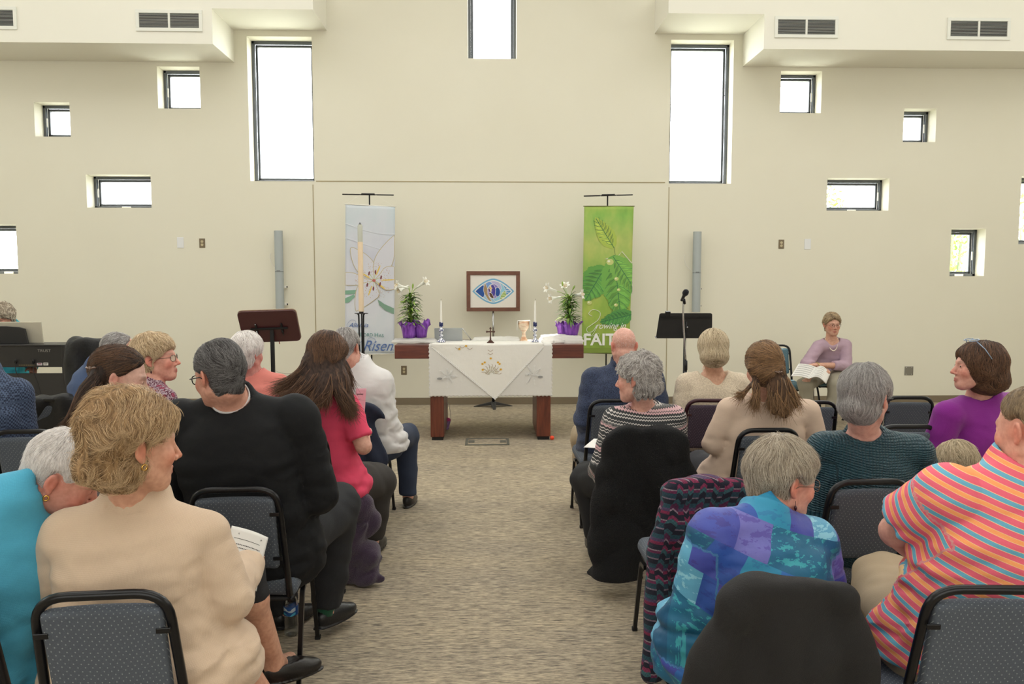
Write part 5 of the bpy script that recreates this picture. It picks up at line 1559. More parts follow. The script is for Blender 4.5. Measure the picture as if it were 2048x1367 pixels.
def draw_leaves(pr, H):
    def fill(c, q, col): pr.poly(inb(q, H), col)
    def leafs(base, tip, wid, col, vein, ser=.02, n=40, seed=0):
        base, tip = np.array(base, float), np.array(tip, float); d = tip - base; L = np.linalg.norm(d); d /= L; nn = np.array((-d[1], d[0]))
        L_, R2 = [], []
        for i in range(n + 1):
            s = i / n; w_ = wid * (math.sin(math.pi * s ** .72)) ** .9 + ser * (i % 2) * (0 < s < .97) + ser * .8 * math.sin(i * .9 + seed)
            L_.append(base + d * L * s + nn * w_); R2.append(base + d * L * s - nn * w_)
        pr.poly(inb(L_ + R2[::-1][1:-1], H), col)
        pr.line(inb([base + d * L * s for s in np.linspace(0, .95, 9)], H), .014, vein)
        lo_ = tuple(int(q_ * .86) for q_ in col); hi_ = tuple(min(255, int(q_ * 1.12)) for q_ in col)
        for s in np.linspace(.14, .74, 7):
            for sg in (-1, 1):
                o_ = base + d * L * s; w_ = wid * (math.sin(math.pi * s ** .72)) * .8
                pr.poly(inb([o_, o_ + nn * sg * w_ * .6 + d * L * .02, o_ + nn * sg * w_ + d * L * .10, o_ + nn * sg * w_ * .5 + d * L * .09], H), hi_ if sg > 0 else lo_)
        for s in np.linspace(.1, .8, 7):
            for sg in (-1, 1):
                o_ = base + d * L * s; w_ = wid * (math.sin(math.pi * s ** .72)) * .85
                pr.line(inb([o_, o_ + nn * sg * w_ * .5 + d * L * .05, o_ + nn * sg * w_ + d * L * .14], H), .008, vein)
    leafs((.62, 2.12), (.22, 2.74), .17, (168, 190, 84), (64, 116, 70), .006)
    pr.line([(.62, 2.14), (.64, 2.0), (.67, 1.92)], .01, (110, 130, 80)); pr.line(inb([(.45, 1.9), (.7, 1.95), (.78, 2.05), (1, 1.8)], H), .018, (206, 210, 180))
    leafs((.45, 1.75), (.05, 1.05), .30, (98, 158, 74), (48, 104, 70), .018)
    leafs((.62, 1.98), (.80, .62), .30, (112, 170, 78), (52, 110, 72), .022)
    leafs((.60, 1.95), (1.12, 1.2), .22, (122, 176, 82), (60, 118, 74), .015)
    leafs((1.05, .78), (.35, .62), .16, (84, 148, 74), (50, 106, 70), .012)
    for (x_, y_, r_) in ((.54, 1.84, .075), (.68, 1.5, .045), (.73, 1.28, .035), (.68, .97, .04), (.14, 1.02, .05)):
        pr.ell(x_, y_, r_, r_ * .85, (196, 204, 128), n=16); pr.ell(x_ - r_ * .3, y_ + r_ * .2, r_ * .4, r_ * .3, (232, 234, 206), n=10)
    pr.poly([(0, 0), (1, 0), (1, .10), (0, .10)], (128, 150, 62))
def faith_text(b, BL, ax_, ay_, W_):
    def at(u, v_): q = BL + ax_ * W_ * u + ay_ * W_ * v_; L = b.location; return (q[0] - L[0], q[1] - L[1] - .0092, q[2] - L[2])
    text('lettering', 'rowing in', at(.27, .49), .115, M_tw, b, shear=.45, extrude=.0003, sx=.85)
    text('lettering', 'FAITH', at(.03, .16), .20, M_tw, b, extrude=.0003, offset=.005, sx=1.0)
    fl = MB()
    def sw(pts, w): fl.tube(np.array([at(*p_) for p_ in bez(pts, 8)]), w, 5)
    sw([(.20, .74), (.13, .80), (.22, .88), (.36, .82), (.33, .68), (.18, .56), (.10, .50), (.12, .42), (.22, .44), (.30, .56)], .0032); sw([(.30, .56), (.26, .44), (.18, .34), (.06, .36), (.02, .30)], .002); sw([(.02, .34), (.10, .40), (.2, .34), (.32, .40), (.36, .34), (.28, .30)], .0015)
    obj('swash', fl, M_tw, b, True)
banner('green leaf banner hanging behind the bald man', (1168, 391.5), (1266, 389), (1168.5, 412), (1267.5, 412), (1163, 705), (1258, 708), 9.55, (1215.5, 389),
       dict(mat=t.m, rod=mat('olive_rod', (110, 112, 60), .5), draw=draw_leaves, text=faith_text))

# ------------------------------------------------------------ tall candle on its iron stand
CY_ = 8.35; q = P(722.5, 617, CY_); top = P(722.5, 446, CY_)
r = thing('candle_stand', 'tall black iron candle stand in front of the lily banner', 'candle stand', (q[0], CY_, 0))
zz = q[2]
obj('cup', MB().lathe([(.001, zz - .045), (.024, zz - .045), (.026, zz + .01), (.022, zz + .01), (.022, zz - .03), (.001, zz - .03)], seg=18), M_blk, r, auto=40)
obj('drip_plate', MB().lathe([(.001, zz - .056), (.07, zz - .054), (.074, zz - .048), (.07, zz - .047), (.001, zz - .047)], seg=28), M_blk, r, auto=40)
for a in (90, 210, 330):
    c_, s_ = math.cos(R_(a)), math.sin(R_(a)); obj('leg', MB().tube(bez([(c_ * .04, s_ * .04, zz - .05), (c_ * .028, s_ * .028, zz - .14), (c_ * .03, s_ * .03, .5), (c_ * .06, s_ * .06, .2), (c_ * .16, s_ * .16, .008)], 7), .0085, 8), M_blk, r, True)
r = thing('pillar_candle', 'very tall cream candle on the black iron stand', 'candle', (q[0], CY_, zz - .03))
hh = top[2] - zz + .03; M_cream = mat('cream_wax', (236, 214, 184), .5); M_clear = mat('grey_glass_sleeve', (190, 192, 180), .35)
obj('wax', MB().lathe([(.001, 0), (.0275, 0), (.0275, hh * .79), (.001, hh * .79)], seg=24), M_cream, r, auto=40)
obj('oil_cartridge', MB().lathe([(.001, hh * .79), (.0262, hh * .79), (.0262, hh * .965), (.018, hh * .985), (.001, hh * .985)], seg=24), M_clear, r, auto=40)
obj('wick_holder', MB().lathe([(.001, hh * .985), (.013, hh * .985), (.013, hh * .993), (.004, hh * .994), (.003, hh * 1.01), (.001, hh * 1.01)], seg=14), M_blk, r, auto=40)

# ------------------------------------------------------------ column speakers
def column(px0, px1, py0, py1, label, side):
    Y = WY - .11; a, b = P(px0, (py0 + py1) / 2, Y)[0], P(px1, (py0 + py1) / 2, Y)[0]; z1, z0 = P(px0, py0, Y)[2], P(px0, py1, Y)[2]; w = b - a
    r = thing('column_speaker', label, 'speaker', ((a + b) / 2, WY, z0), group='wall speakers')
    zm = z0 + (z1 - z0) * .49 - z0; H = z1 - z0
    cs = lambda h0, h1: MB().prism([(w / 2 * math.cos(t_), -.11 + w / 2 * .8 * math.sin(t_)) for t_ in np.linspace(0, 2 * math.pi, 28, endpoint=False)], h1 - h0, 2, h0)
    M_sp = mat('silver_grille', (176, 184, 186), .45, .4, bump=(900, .3))
    obj('upper_grille', cs(zm + .004, H), M_sp, r, auto=40); obj('lower_grille', cs(.0, zm - .004), M_sp, r, auto=40); obj('joint', cs(zm - .004, zm + .004), mat('grey_joint', (120, 124, 126), .5), r, auto=40)
    obj('badge', MB().bb((-.022, -.11 - w * .42, zm + .006), (.022, -.11 - w * .38, zm + .014)), mat('badge_dark', (96, 98, 100), .4), r)
    for h_ in (.08, .30):
        obj('wall_bracket', MB().bb((w * .35, -.075, h_ - .015), (w * .35 + .035, 0, h_ + .015)), M_white, r, bevel=.004); obj('bracket_knob', MB().tube([(w * .35 + .034, -.05, h_), (w * .35 + .046, -.05, h_)], .01, 10), M_blk, r, True)
    obj('cable', MB().tube(bez([(-.13, -.003, H * .72), (-.14, -.02, H * .68), (-.11, -.03, H * .58), (-.03, -.06, H * .50)], 6), .003, 5), M_white, r, True)
column(550, 567, 461, 621, 'slim grey column speaker on the wall left of the pale banner', -1)
column(1385, 1401.5, 463, 624, 'slim grey column speaker on the wall right of the green banner', 1)

# ------------------------------------------------------------ lectern board on a pole (left)
LY = 7.4; c = P(540, 652, LY)
r = thing('lectern', 'dark mahogany lectern board on a black pole, seen from behind', 'lectern', (P(544, 690, LY)[0], LY, 0))
w = P(598, 652, LY)[0] - P(482, 652, LY)[0]; h = .34
Rt = Matrix.Rotation(R_(38), 4, 'X')   # board leans away at the top towards the viewer's far side
Rt = Matrix.Translation((-.02, 0, c[2])) @ Matrix.Rotation(R_(-2), 4, 'Y') @ Matrix.Rotation(R_(28), 4, 'X')
b_ = MB().prism(rrect(w, h, .045, 6), .022, 1, -.011); b_.xf(Rt); obj('board', b_, mat('dark_mahogany_laminate', (74, 36, 38), .35), r, bevel=.003)
b_ = MB().prism(rrect(w + .006, h + .006, .047, 6), .008, 1, .012); b_.xf(Rt); obj('board_edge', b_, mat('tan_edge_band', (170, 146, 120), .5), r)
b_ = MB().bb((-.175, -.035, -.02), (.175, -.018, -.002)); b_.xf(Rt); obj('support_bar', b_, M_blk, r, bevel=.003)
for s in (-.12, .12):
    b_ = MB().bb((s - .009, -.028, -.06), (s + .009, -.0115, .03)); b_.xf(Rt); obj('clamp', b_, M_blk, r, bevel=.002)
    b_ = MB().tube([(s, -.03, .035), (s, -.018, .04)], .006, 8).tube([(s, -.03, -.03), (s + .006, -.035, -.085)], .0055, 8); b_.xf(Rt); obj('bolt', b_, M_chr if s < 0 else M_blk, r, True)
obj('pole', MB().bb((-.017, .0, .03), (.017, .034, c[2] - .01)), M_blk, r, bevel=.003); obj('base', MB().lathe([(.001, 0), (.2, 0), (.2, .015), (.03, .03), (.001, .03)], seg=32), M_blk, r, auto=40)
b_ = MB().box((.055, .02, -.19), (.008, .002, .05)); b_.xf(Rt); obj('bookmark_ribbon', b_, mat('red_ribbon', (170, 40, 36), .6), r)

# ------------------------------------------------------------ music stand and microphone (right)
MY = 6.9; c = P(1371, 651, MY); wt_ = P(1425, 640, MY)[0] - P(1320, 640, MY)[0]; wb_ = P(1426, 670, MY)[0] - P(1313, 676, MY)[0]
r = thing('music_stand', 'black metal music stand with wide desk, right of the green banner', 'music stand', (c[0], MY + .02, 0))
zt, zb_ = P(1371, 625, MY)[2] - c[2], P(1371, 677, MY)[2] - c[2]
Rt = Matrix.Translation((0, 0, c[2])) @ Matrix.Rotation(R_(14), 4, 'X')
b_ = MB().prism(rounded([(-wb_ / 2, zb_, 0), (wb_ / 2, zb_, 0), (wt_ / 2, zt, 0), (-wt_ / 2, zt, 0)], .02, 5, True)[:, :2], .003, 1, -.0015); b_.xf(Rt); obj('desk', b_, mat('black_textured_steel', (38, 38, 40), .55, .2, bump=(300, .2)), r)
b_ = MB().bb((-wt_ / 2 + .006, -.006, zt - .036), (wt_ / 2 - .006, -.001, zt - .033)).bb((-wt_ / 2 + .004, -.006, zt - .052), (wt_ / 2 - .004, -.001, zt - .049)); b_.xf(Rt); obj('pressed_ribs', b_, M_blk, r)
b_ = MB().bb((-wb_ / 2, 0, zb_ - .003), (wb_ / 2, .055, zb_)); b_.xf(Rt); obj('ledge', b_, M_blk, r)
b_ = MB().tube([(.01, -.01, .04), (.006, -.02, -.02), (.0, -.015, -.1)], .008, 8); b_.xf(Rt); obj('tilt_bracket', b_, M_blk, r, True)
b_ = MB().tube([(.012, -.018, -.005), (.014, -.04, -.005)], .006, 8); b_.xf(Rt); obj('wing_bolt', b_, M_chr, r, True)
obj('pole', MB().tube([(0, 0, .03), (0, 0, c[2] - .06)], .012, 12), M_blk, r, True)
f = MB()
for a in (90, 210, 330): f.tube([(0, 0, .12), (.26 * math.cos(R_(a)), .26 * math.sin(R_(a)), .01)], .009, 8)
obj('tripod', f, M_blk, r, True)
b_ = MB().bb((-wt_ / 2 + .05, -.02, zt - .03), (-wt_ / 2 + .095, .01, zt + .018)); b_.xf(Rt); obj('clip', b_, M_blk, r, bevel=.004)
SY2 = 6.45; a0 = P(1367, 598, SY2); a1 = P(1371.5, 723, SY2)
r = thing('microphone_stand', 'chrome microphone stand in front of the black music stand', 'microphone stand', (a1[0], SY2, 0))
obj('upper_pole', MB().tube(bez([a0 + (0, 0, -.01), P(1366.5, 635, SY2), a1], 6), .0075, 12), M_chr, r, True, world=True)
obj('clutch', MB().tube([a1 + (0, 0, .01), P(1371.5, 740, SY2)], .0145, 12), M_blk, r, True, world=True)
obj('lower_pole', MB().tube([P(1371.5, 739, SY2), (a1[0], SY2, .03)], .0105, 12), mat('dark_grey_pole', (60, 60, 64), .35, .5), r, True, world=True)
obj('base', MB().lathe([(.001, 0), (.125, 0), (.125, .012), (.03, .026), (.001, .026)], seg=32), M_blk, r, auto=40)
obj('clip', MB().tube([P(1369, 607, SY2), P(1366.5, 598, SY2) + (0, -.02, 0)], .012, 10), M_blk, r, True, world=True)
m_ = P(1367.5, 592, SY2)
r = thing('microphone', 'black handheld microphone clipped on the chrome stand', 'microphone', m_)
bm = MB().lathe([(.001, -.055), (.011, -.055), (.0135, .0), (.018, .022), (.02, .025), (.001, .025)], seg=18); hm = MB().lathe([(.001, .024), (.02, .024), (.0255, .034), (.026, .05), (.022, .066), (.012, .075), (.001, .077)], seg=20)
Rm = Matrix.Rotation(R_(48), 4, 'X') @ Matrix.Rotation(R_(8), 4, 'Y')
bm.xf(Rm); hm.xf(Rm); obj('handle', bm, mat('dark_grey_body', (52, 54, 60), .3, .6), r, True); obj('grille', hm, mat('mesh_grille', (44, 46, 52), .4, .6, bump=(900, .8)), r, True)

# ------------------------------------------------------------ piano
PYa = 6.95; xr = P(133, 740, PYa)[0]; ztop = P(60, 689, PYa)[2]; xl = xr - 1.40; dz = P(60, 734, PYa)[2]; d2 = P(60, 747, PYa)[2]
M_pn = mat('black_satin_cabinet', (38, 37, 38), .4, vary=(3, .1)); M_pl = mat('black_piano_panel', (46, 45, 45), .5)
r = thing('digital_piano', 'black digital piano seen from its back at the left picture edge', 'piano', ((xl + xr) / 2, PYa + .2, 0))
obj('body', MB().bb((xl + .03, PYa, dz), (xr - .035, PYa + .40, ztop - .008)), M_pn, r, world=True, bevel=.004)
obj('lid', MB().bb((xl + .02, PYa - .008, ztop - .012), (xr - .02, PYa + .30, ztop)), M_pn, r, world=True, bevel=.003)
obj('rear_panel', MB().bb((xl + .05, PYa + .03, .04), (xr - .05, PYa + .045, d2)), M_pl, r, world=True)
for (xa, xb) in ((xl, xl + .035), (xr - .035, xr)):
    y0 = PYa
    prof = [(y0 - .01, 0), (y0 + .30, 0), (y0 + .30, dz - .02), (y0 + .42, dz), (y0 + .42, dz + .14), (y0 + .30, ztop), (y0 - .01, ztop)]
    b_ = MB().prism([(p_[0], p_[1]) for p_ in prof], xb - xa, 0, xa); obj('side_panel', b_, M_pn, r, world=True, bevel=.006)
obj('music_rest', MB().box(((P(-60, 665, PYa + .2)[0] + P(85, 665, PYa + .2)[0]) / 2, PYa + .2, (ztop + P(60, 643, PYa + .2)[2]) / 2), (P(85, 665, PYa + .2)[0] - P(-60, 665, PYa + .2)[0], .012, P(60, 643, PYa + .2)[2] - ztop), Matrix.Rotation(R_(8), 3, 'X')), mat('aged_board', (196, 190, 172), .7, vary=(4, .06)), r, world=True, bevel=.003)
a = P(-40, 670, PYa + .12); b__ = P(52, 670, PYa + .12)
pts = [(a[0], ztop), (b__[0] + .015, ztop), (P(50, 670, PYa + .12)[0], P(50, 657, PYa + .12)[2]), (P(38, 670, PYa + .12)[0], P(38, 654, PYa + .12)[2]), (P(12, 670, PYa + .12)[0], P(12, 652, PYa + .12)[2]), (a[0], P(12, 652, PYa + .12)[2])]
obj('folded_rest', MB().prism(pts, .02, 1, PYa + .12), mat('black_rest', (28, 28, 30), .5), r, world=True, bevel=.004)
sc = MB()
for px in (31, 66): sc.tube([P(px, 724, PYa - .002), P(px, 721, PYa - .03)], .008, 8)
for k, px in enumerate((31, 66)):
    s_ = P(px, 722, PYa - .02); e_ = P(px + 55 - k * 38, 800, PYa - .05)
    obj('cable', MB().tube(bez([s_, P(px + 2, 745, PYa - .05), P(px + 22 - k * 10, 772, PYa - .05), e_, e_ - (0, 0, .3)], 6), .003, 6), M_rub, r, True, world=True)
    obj('plug', MB().tube([P(px, 726, PYa + .0), P(px, 719, PYa - .03)], .009, 8), M_rub, r, True, world=True)
pr = Print2D((0, PYa - .0095, 0), (1, 0, 0), (0, 0, 1), (0, -1, 0))
def PP(px, py): q = P(px, py, PYa); return (q[0], q[2])
def rect_(x0, y0, x1, y1, col): a, b = PP(x0, y0), PP(x1, y1); pr.poly([(a[0], a[1]), (b[0], a[1]), (b[0], b[1]), (a[0], b[1])], col)
rect_(75, 725, 86, 730, (196, 190, 196)); rect_(88, 724.5, 98, 730, (214, 212, 206)); rect_(77, 726, 84, 727.5, (130, 60, 70)); rect_(89.5, 726, 96, 727, (90, 90, 90)); rect_(89.5, 728, 95, 728.8, (90, 90, 90))
for k in range(9): rect_(39 + 3.6 * k, 729, 41.5 + 3.6 * k, 730, (150, 130, 80))
obj('rear_labels', pr.mb, printed_mat(), r, world=True)
q = P(75, 703.5, PYa - .009); L_ = r.location; text('lettering', 'TRUST', (q[0] - L_[0], PYa - .0095 - L_[1], q[2]), .034, mat('grey_ink', (150, 148, 140), .6), r, sx=1.15, extrude=.0002)
q = P(42, 772, 6.3)
r = thing('table_microphone', 'small chrome cylinder on a stem in front of the piano', 'microphone', (q[0], 6.3, 0))
obj('capsule', MB().tube([q + (-.035, 0, .004), q + (.035, 0, -.002)], .014, 12), M_silver, r, True, world=True); obj('mount', MB().tube([q + (-.04, 0, -.012), q + (-.02, .0, .014)], .022, 12), M_chr, r, True, world=True); obj('stem', MB().tube([q + (-.03, 0, 0), (q[0] - .03, 6.3, .02)], .006, 8), M_blk, r, True, world=True)
obj('base', MB().lathe([(.001, 0), (.08, 0), (.08, .015), (.001, .02)], seg=20), M_blk, r, auto=40)

# ------------------------------------------------------------ floor box, basket, ball, bottle
a, b = PF(930, 889.5), PF(1019, 889.5); y0, y1 = PF(975, 890)[1], PF(975, 877)[1]; M_box = mat('grey_floor_box', (96, 96, 88), .5, .3)
r = thing('floor_box', 'grey rectangular floor box in the carpet in front of the altar', 'floor box', ((a[0] + b[0]) / 2, (y0 + y1) / 2, 0)); w, h = (b[0] - a[0]), (y1 - y0); e = .026
f = MB().bb((-w / 2, -h / 2, 0), (w / 2, -h / 2 + e, .007)).bb((-w / 2, h / 2 - e, 0), (w / 2, h / 2, .007)).bb((-w / 2, -h / 2 + e, 0), (-w / 2 + e, h / 2 - e, .007)).bb((w / 2 - e, -h / 2 + e, 0), (w / 2, h / 2 - e, .007))
obj('frame', f, M_box, r, bevel=.002); obj('carpet_insert', MB().bb((-w / 2 + e, -h / 2 + e, 0), (w / 2 - e, h / 2 - e, .004)), M_carpet, r)
for s in (-1, 1): obj('latch', MB().bb((s * (w / 2 - e - .035) - .03, -.05, .003), (s * (w / 2 - e - .035) + .03, .05, .0075)), M_box, r, bevel=.002)
BY = 8.28; q = P(895, 835, BY); q2 = PF(893, 858)
BY = q2[1]; q = P(895, 837, BY)
r = thing('easter_basket', 'small purple cone basket with a white handle, behind the left altar leg', 'basket', (q2[0] + .005, BY, 0))
t = NT('purple_weave', .6); vv = t.n('TexVoronoi'); vv.inputs['Scale'].default_value = 75; vv.inputs['Randomness'].default_value = 0; t.l(t.coord(), vv.inputs['Vector']); t.base(t.ramp(vv.outputs['Distance'], [(.3, (120, 72, 150)), (.5, (176, 140, 200))])); 
H3 = q[2]
obj('cone', MB().lathe([(.001, .0), (.018, 0), (.042, H3 - .02), (.040, H3 - .02), (.001, H3 - .05)], seg=20), t.m, r, auto=40)
obj('pink_grass', MB().lathe([(.001, H3 - .03), (.038, H3 - .03), (.042, H3 - .01), (.03, H3 + .008), (.001, H3 + .012)], seg=20), mat('pink_filler', (226, 84, 160), .8, bump=(150, 1)), r, True)
hz = P(895, 801, BY)[2]; obj('handle', MB().tube([(-.042 + .042 * (1 - math.cos(t_)), 0, H3 - .02 + (hz - H3) * math.sin(t_)) for t_ in np.linspace(0, math.pi, 20)], .0028, 6), M_white, r, True)
q = PF(1104, 879); r = thing('small_ball', 'small orange-red ball on the floor beside the right altar leg', 'ball', (q[0], q[1] - .0, 0))
obj('sphere', MB().lathe([(math.sin(t_) * .022, .022 - math.cos(t_) * .022) for t_ in np.linspace(.02, math.pi - .02, 14)], seg=20), mat('orange_red_plastic', (238, 72, 36), .4), r, True)
# bottle
q = PF(583, 1268); H4 = .215; r = thing('water_bottle', 'clear plastic water bottle with a blue label on the carpet', 'bottle', (q[0], q[1], 0))
t = NT('clear_plastic', .05); t.b.inputs['Transmission Weight'].default_value = 0
tr2 = t.n('BsdfTransparent'); gl = t.n('BsdfGlossy'); gl.inputs['Roughness'].default_value = .2; mx = t.n('MixShader'); lw = t.n('LayerWeight'); lw.inputs[0].default_value = .55; tr2.inputs[0].default_value = (.78, .81, .82, 1)
t.l(lw.outputs['Facing'], mx.inputs[0]); t.l(tr2.outputs[0], mx.inputs[1]); t.l(gl.outputs[0], mx.inputs[2]); t.l(mx.outputs[0], t.t.nodes['Material Output'].inputs[0]); M_pet = t.m
prof = [(.001, .002), (.026, 0), (.031, .006), (.0315, .02)] + [(.0315 - .0012 * (k % 2), .02 + .0075 * k) for k in range(1, 16)] + [(.0315, .145), (.028, .165), (.017, .190), (.0125, .198), (.0125, .206)]
obj('bottle_body', MB().lathe(prof, seg=28), M_pet, r, True)
obj('label', MB().lathe([(.0322, .098), (.0325, .099), (.0325, .138), (.0322, .139)], seg=28), mat('blue_label', (28, 80, 150), .35), r, True)
lb = MB()
for (z0_, z1_, c_) in ((.118, .131, (200, 214, 226)), (.101, .108, (90, 190, 220))):
    pts = []
    for k in range(15):
        a_ = R_(-150 + 8 * k); pts.append([(.0328 * math.cos(a_), .0328 * math.sin(a_), z0_ + .004 * math.sin(k * .5)), (.0328 * math.cos(a_), .0328 * math.sin(a_), z1_ + .005 * math.sin(k * .5 + 1) - (.004 if 5 < k < 10 else 0))])
    lb.grid(pts, c_)
lb.c = [(200, 214, 226)] * 14 + [(90, 190, 220)] * 14; lb.usecol = True
obj('label_print', lb, printed_mat(), r)
obj('cap', MB().lathe([(.001, .222), (.0145, .222), (.015, .218), (.015, .203), (.001, .203)][::-1], seg=24), M_white, r, auto=40)

# ------------------------------------------------------------ garments over chairs
def drape(name, label, cat, cx, cy, rz, ztop, zbot, hw, flare, m, seed=1, th=.05, th2=.09, fold=.016, lobes=(), yoff=0, freq=26, h=.0085, skew=0, group=None, slope=.2, kz=0, tw=.22):
    """garment hung over a chair back whose top stands over (cx, cy)"""
    a = R_(rz); r = thing(name, label, cat, (cx, cy, zbot), rz=a, group=group)
    Rz = np.array(Matrix.Rotation(a, 3, 'Z'), dtype=f4); O = A3((cx, cy, 0))
    H = ztop - zbot
    def f(p):
        q = (p.astype(f4) - O) @ Rz; x, y, z = q[:, 0], q[:, 1], q[:, 2]
        k = np.clip((ztop - z) / H, 0, 1)
        w = hw * (1 - tw * np.clip(1 - k / .12, 0, 1) ** 2) + flare * k ** 1.1; dp = th + (th2 - th) * k
        yc = slope * (ztop - z) * (z > .44) + slope * (ztop - .44) * (z <= .44) * 1.0 + yoff
        xc = skew * k
        f1 = np.sin((x - xc) * freq * (1 - .35 * k) + 1.3 * np.sin(z * 5 + seed) + seed) * np.clip(k * 4 + .1, 0, 1)
        kk = ((np.abs(x - xc) / w) ** 3.2 + (np.abs(y - yc) / dp) ** 2.4) ** (1 / 2.8)
        d = (kk - 1) * np.minimum(w, dp)
        top_ = z - ztop + .012 + .5 * np.abs(x / hw) ** 4 * .05; d = smax(d, top_, .03)
        bot = zbot + kz * x + .025 * np.sin(x * 14 + seed) - z; d = smax(d, bot, .02)
        n = vnoise(q * A3((1, 1, .6)), 22, seed); n2 = vnoise(q, 55, seed + 2)
        d = d - fold * f1 - fold * .7 * (np.abs(n) * 2 - .6) - .0015 * n2
        for (pts, rs_) in lobes:
            d = smin(d, sd_poly(q, pts, rs_) - .006 * (np.abs(n) * 2 - .6), .03)
        return d
    ext = hw + abs(flare) + abs(skew) + .3
    sdf_obj('garment', f, (cx - ext, cy - .4, max(.003, zbot - .06)), (cx + ext, cy + .5, ztop + .06), h, m, r, sm=2)
    return r
M_bouc = mat('black_boucle_wool', (16, 17, 20), .95, bump=(200, 1.0))
M_char = mat('charcoal_cotton', (30, 29, 30), .85, bump=(420, .3))
M_blkj = mat('black_nylon', (20, 21, 23), .6, bump=(60, .3)); M_olive = mat('olive_wool', (62, 62, 52), .9, bump=(300, .4)); M_navyj = mat('navy_jacket_cloth', (34, 42, 62), .85, bump=(300, .3))
M_plum = mat('plum_fleece', (56, 34, 62), .95, bump=(240, .7), sheen=.3)
drape('black_coat', 'long black boucle coat hung over the curly grey-haired woman\'s chair', 'coat', .77, 3.74, 0, .90, .16, .168, .085, M_bouc, 4, th=.045, th2=.075, skew=-.03, fold=.015, freq=24, kz=1.0, tw=.18,
      lobes=[([(-.15, .0, .80), (-.20, .06, .55), (-.22, .08, .30), (-.19, .06, .12)], [.035, .045, .05, .04]), ([(.15, .02, .82), (.24, .08, .60), (.26, .10, .42)], [.035, .045, .04]), ([(-.20, .05, .10), (-.10, .03, .07), (-.02, .05, .10)], [.035, .04, .03])])
r_ = drape('charcoal_jacket', 'charcoal jacket hung over the chair at the bottom centre right', 'jacket', .725, 1.79, 2, .902, .32, .155, .06, M_char, 2, th=.035, th2=.06, fold=.012, freq=22, tw=.28,
      lobes=[([(.13, .01, .83), (.20, .05, .66), (.235, .10, .45), (.235, .12, .34)], [.035, .048, .05, .045]), ([(-.13, .01, .82), (-.185, .05, .66), (-.215, .10, .45), (-.22, .12, .34)], [.035, .048, .05, .045])])
drape('black_jacket', 'black jacket over the chair back left of the leather jacket', 'jacket', -2.70, 4.85, 0, .91, .35, .175, .04, M_blkj, 6, th=.04, th2=.06, h=.011)
drape('black_coat', 'bulky black coat heaped on the front-row chair beside the man in blue', 'coat', -2.86, 5.62, 10, 1.21, .45, .15, .08, M_blkj, 9, th=.08, th2=.14, h=.012, fold=.02)
drape('olive_coat', 'olive coat hung over the chair under the woman in purple', 'coat', 2.64, 3.84, -8, .92, .35, .175, .09, M_olive, 5, th=.04, th2=.07, h=.011, fold=.018)
drape('navy_jacket', 'navy jacket hung over the chair of the man in the white shirt', 'jacket', -.86, 4.70, -6, .88, .28, .165, .08, M_navyj, 8, th=.035, th2=.06, h=.011, fold=.016, skew=.06)
# fair-isle cardigan
t = NT('fair_isle_knit', .95); sp = t.n('SeparateXYZ'); t.l(t.coord(), sp.inputs[0])
zz_ = t.math('ADD', sp.outputs[2], t.math('MULTIPLY', sp.outputs[0], -.0))
xs_ = t.math('ADD', sp.outputs[0], sp.outputs[1])
zig = t.math('MULTIPLY', t.math('PINGPONG', xs_, .018), .9); band = t.math('FRACT', t.math('MULTIPLY', zz_, 8.5)); bandz = t.math('FRACT', t.math('MULTIPLY', t.math('ADD', zz_, zig), 8.5))
c1_ = t.ramp(band, [(0, (38, 70, 84)), (.16, (112, 40, 80)), (.24, (150, 134, 144)), (.28, (34, 38, 54)), (.46, (130, 40, 76)), (.56, (84, 64, 100)), (.66, (40, 80, 92)), (.80, (32, 34, 50)), (.95, (130, 114, 130))], 'CONSTANT')
c2_ = t.ramp(bandz, [(0, (32, 34, 50)), (.2, (60, 104, 112)), (.34, (140, 50, 86)), (.46, (32, 34, 50)), (.62, (146, 122, 136)), (.68, (92, 38, 74)), (.86, (50, 88, 98))], 'CONSTANT')
ck = t.n('TexChecker'); ck.inputs['Scale'].default_value = 130; t.l(t.coord(), ck.inputs['Vector'])
sw_ = t.math('GREATER_THAN', t.math('PINGPONG', xs_, .025), .0125)
t.base(t.mix(t.math('MULTIPLY', ck.outputs[1], .35), t.mix(sw_, c1_, c2_), (34, 36, 52))); t.bump(t.noise(t.coord(), 300, 2), .7, .004)
M_isle = t.m
drape('fair_isle_cardigan', 'multicoloured fair isle cardigan hung over the chair left of the patchwork shirt', 'cardigan', .81, 2.74, 0, .905, .12, .168, .04, M_isle, 3, th=.04, th2=.06, fold=.011, freq=22,
      lobes=[([(-.14, .0, .82), (-.18, .05, .6), (-.19, .06, .4), (-.20, .04, .14)], [.035, .045, .045, .04])])
# plum fleece jacket sliding off the seat beside the pink shirt
r = thing('plum_fleece_jacket', 'plum fleece jacket hanging from the seat to the floor by the aisle', 'jacket', (-.66, 4.0, 0))
pl = [P(660, 985, 3.93), P(705, 1000, 3.95), P(735, 1035, 3.98), P(708, 1085, 3.99), P(735, 1110, 4.0), P(722, 1150, 4.0)]
pl2 = [P(690, 1000, 3.96), P(700, 1090, 4.0), P(700, 1150, 4.02), P(745, 1150, 3.99)]
def f(p):
    d = smin(sd_poly(p, pl, [.05, .06, .05, .06, .075, .045]), sd_poly(p, pl2, [.05, .07, .05, .045]), .03)
    n = vnoise(p * A3((1.5, 1, .8)), 22, 5); return smax(d - .014 * (np.abs(n) * 2 - .6) - .004 * vnoise(p, 60, 6), .004 - p[:, 2], .01)
pa = np.array(pl + pl2); sdf_obj('garment', f, np.maximum(pa.min(0) - .13, (-9, 0, -.01)), pa.max(0) + .13, .009, M_plum, r, sm=2)
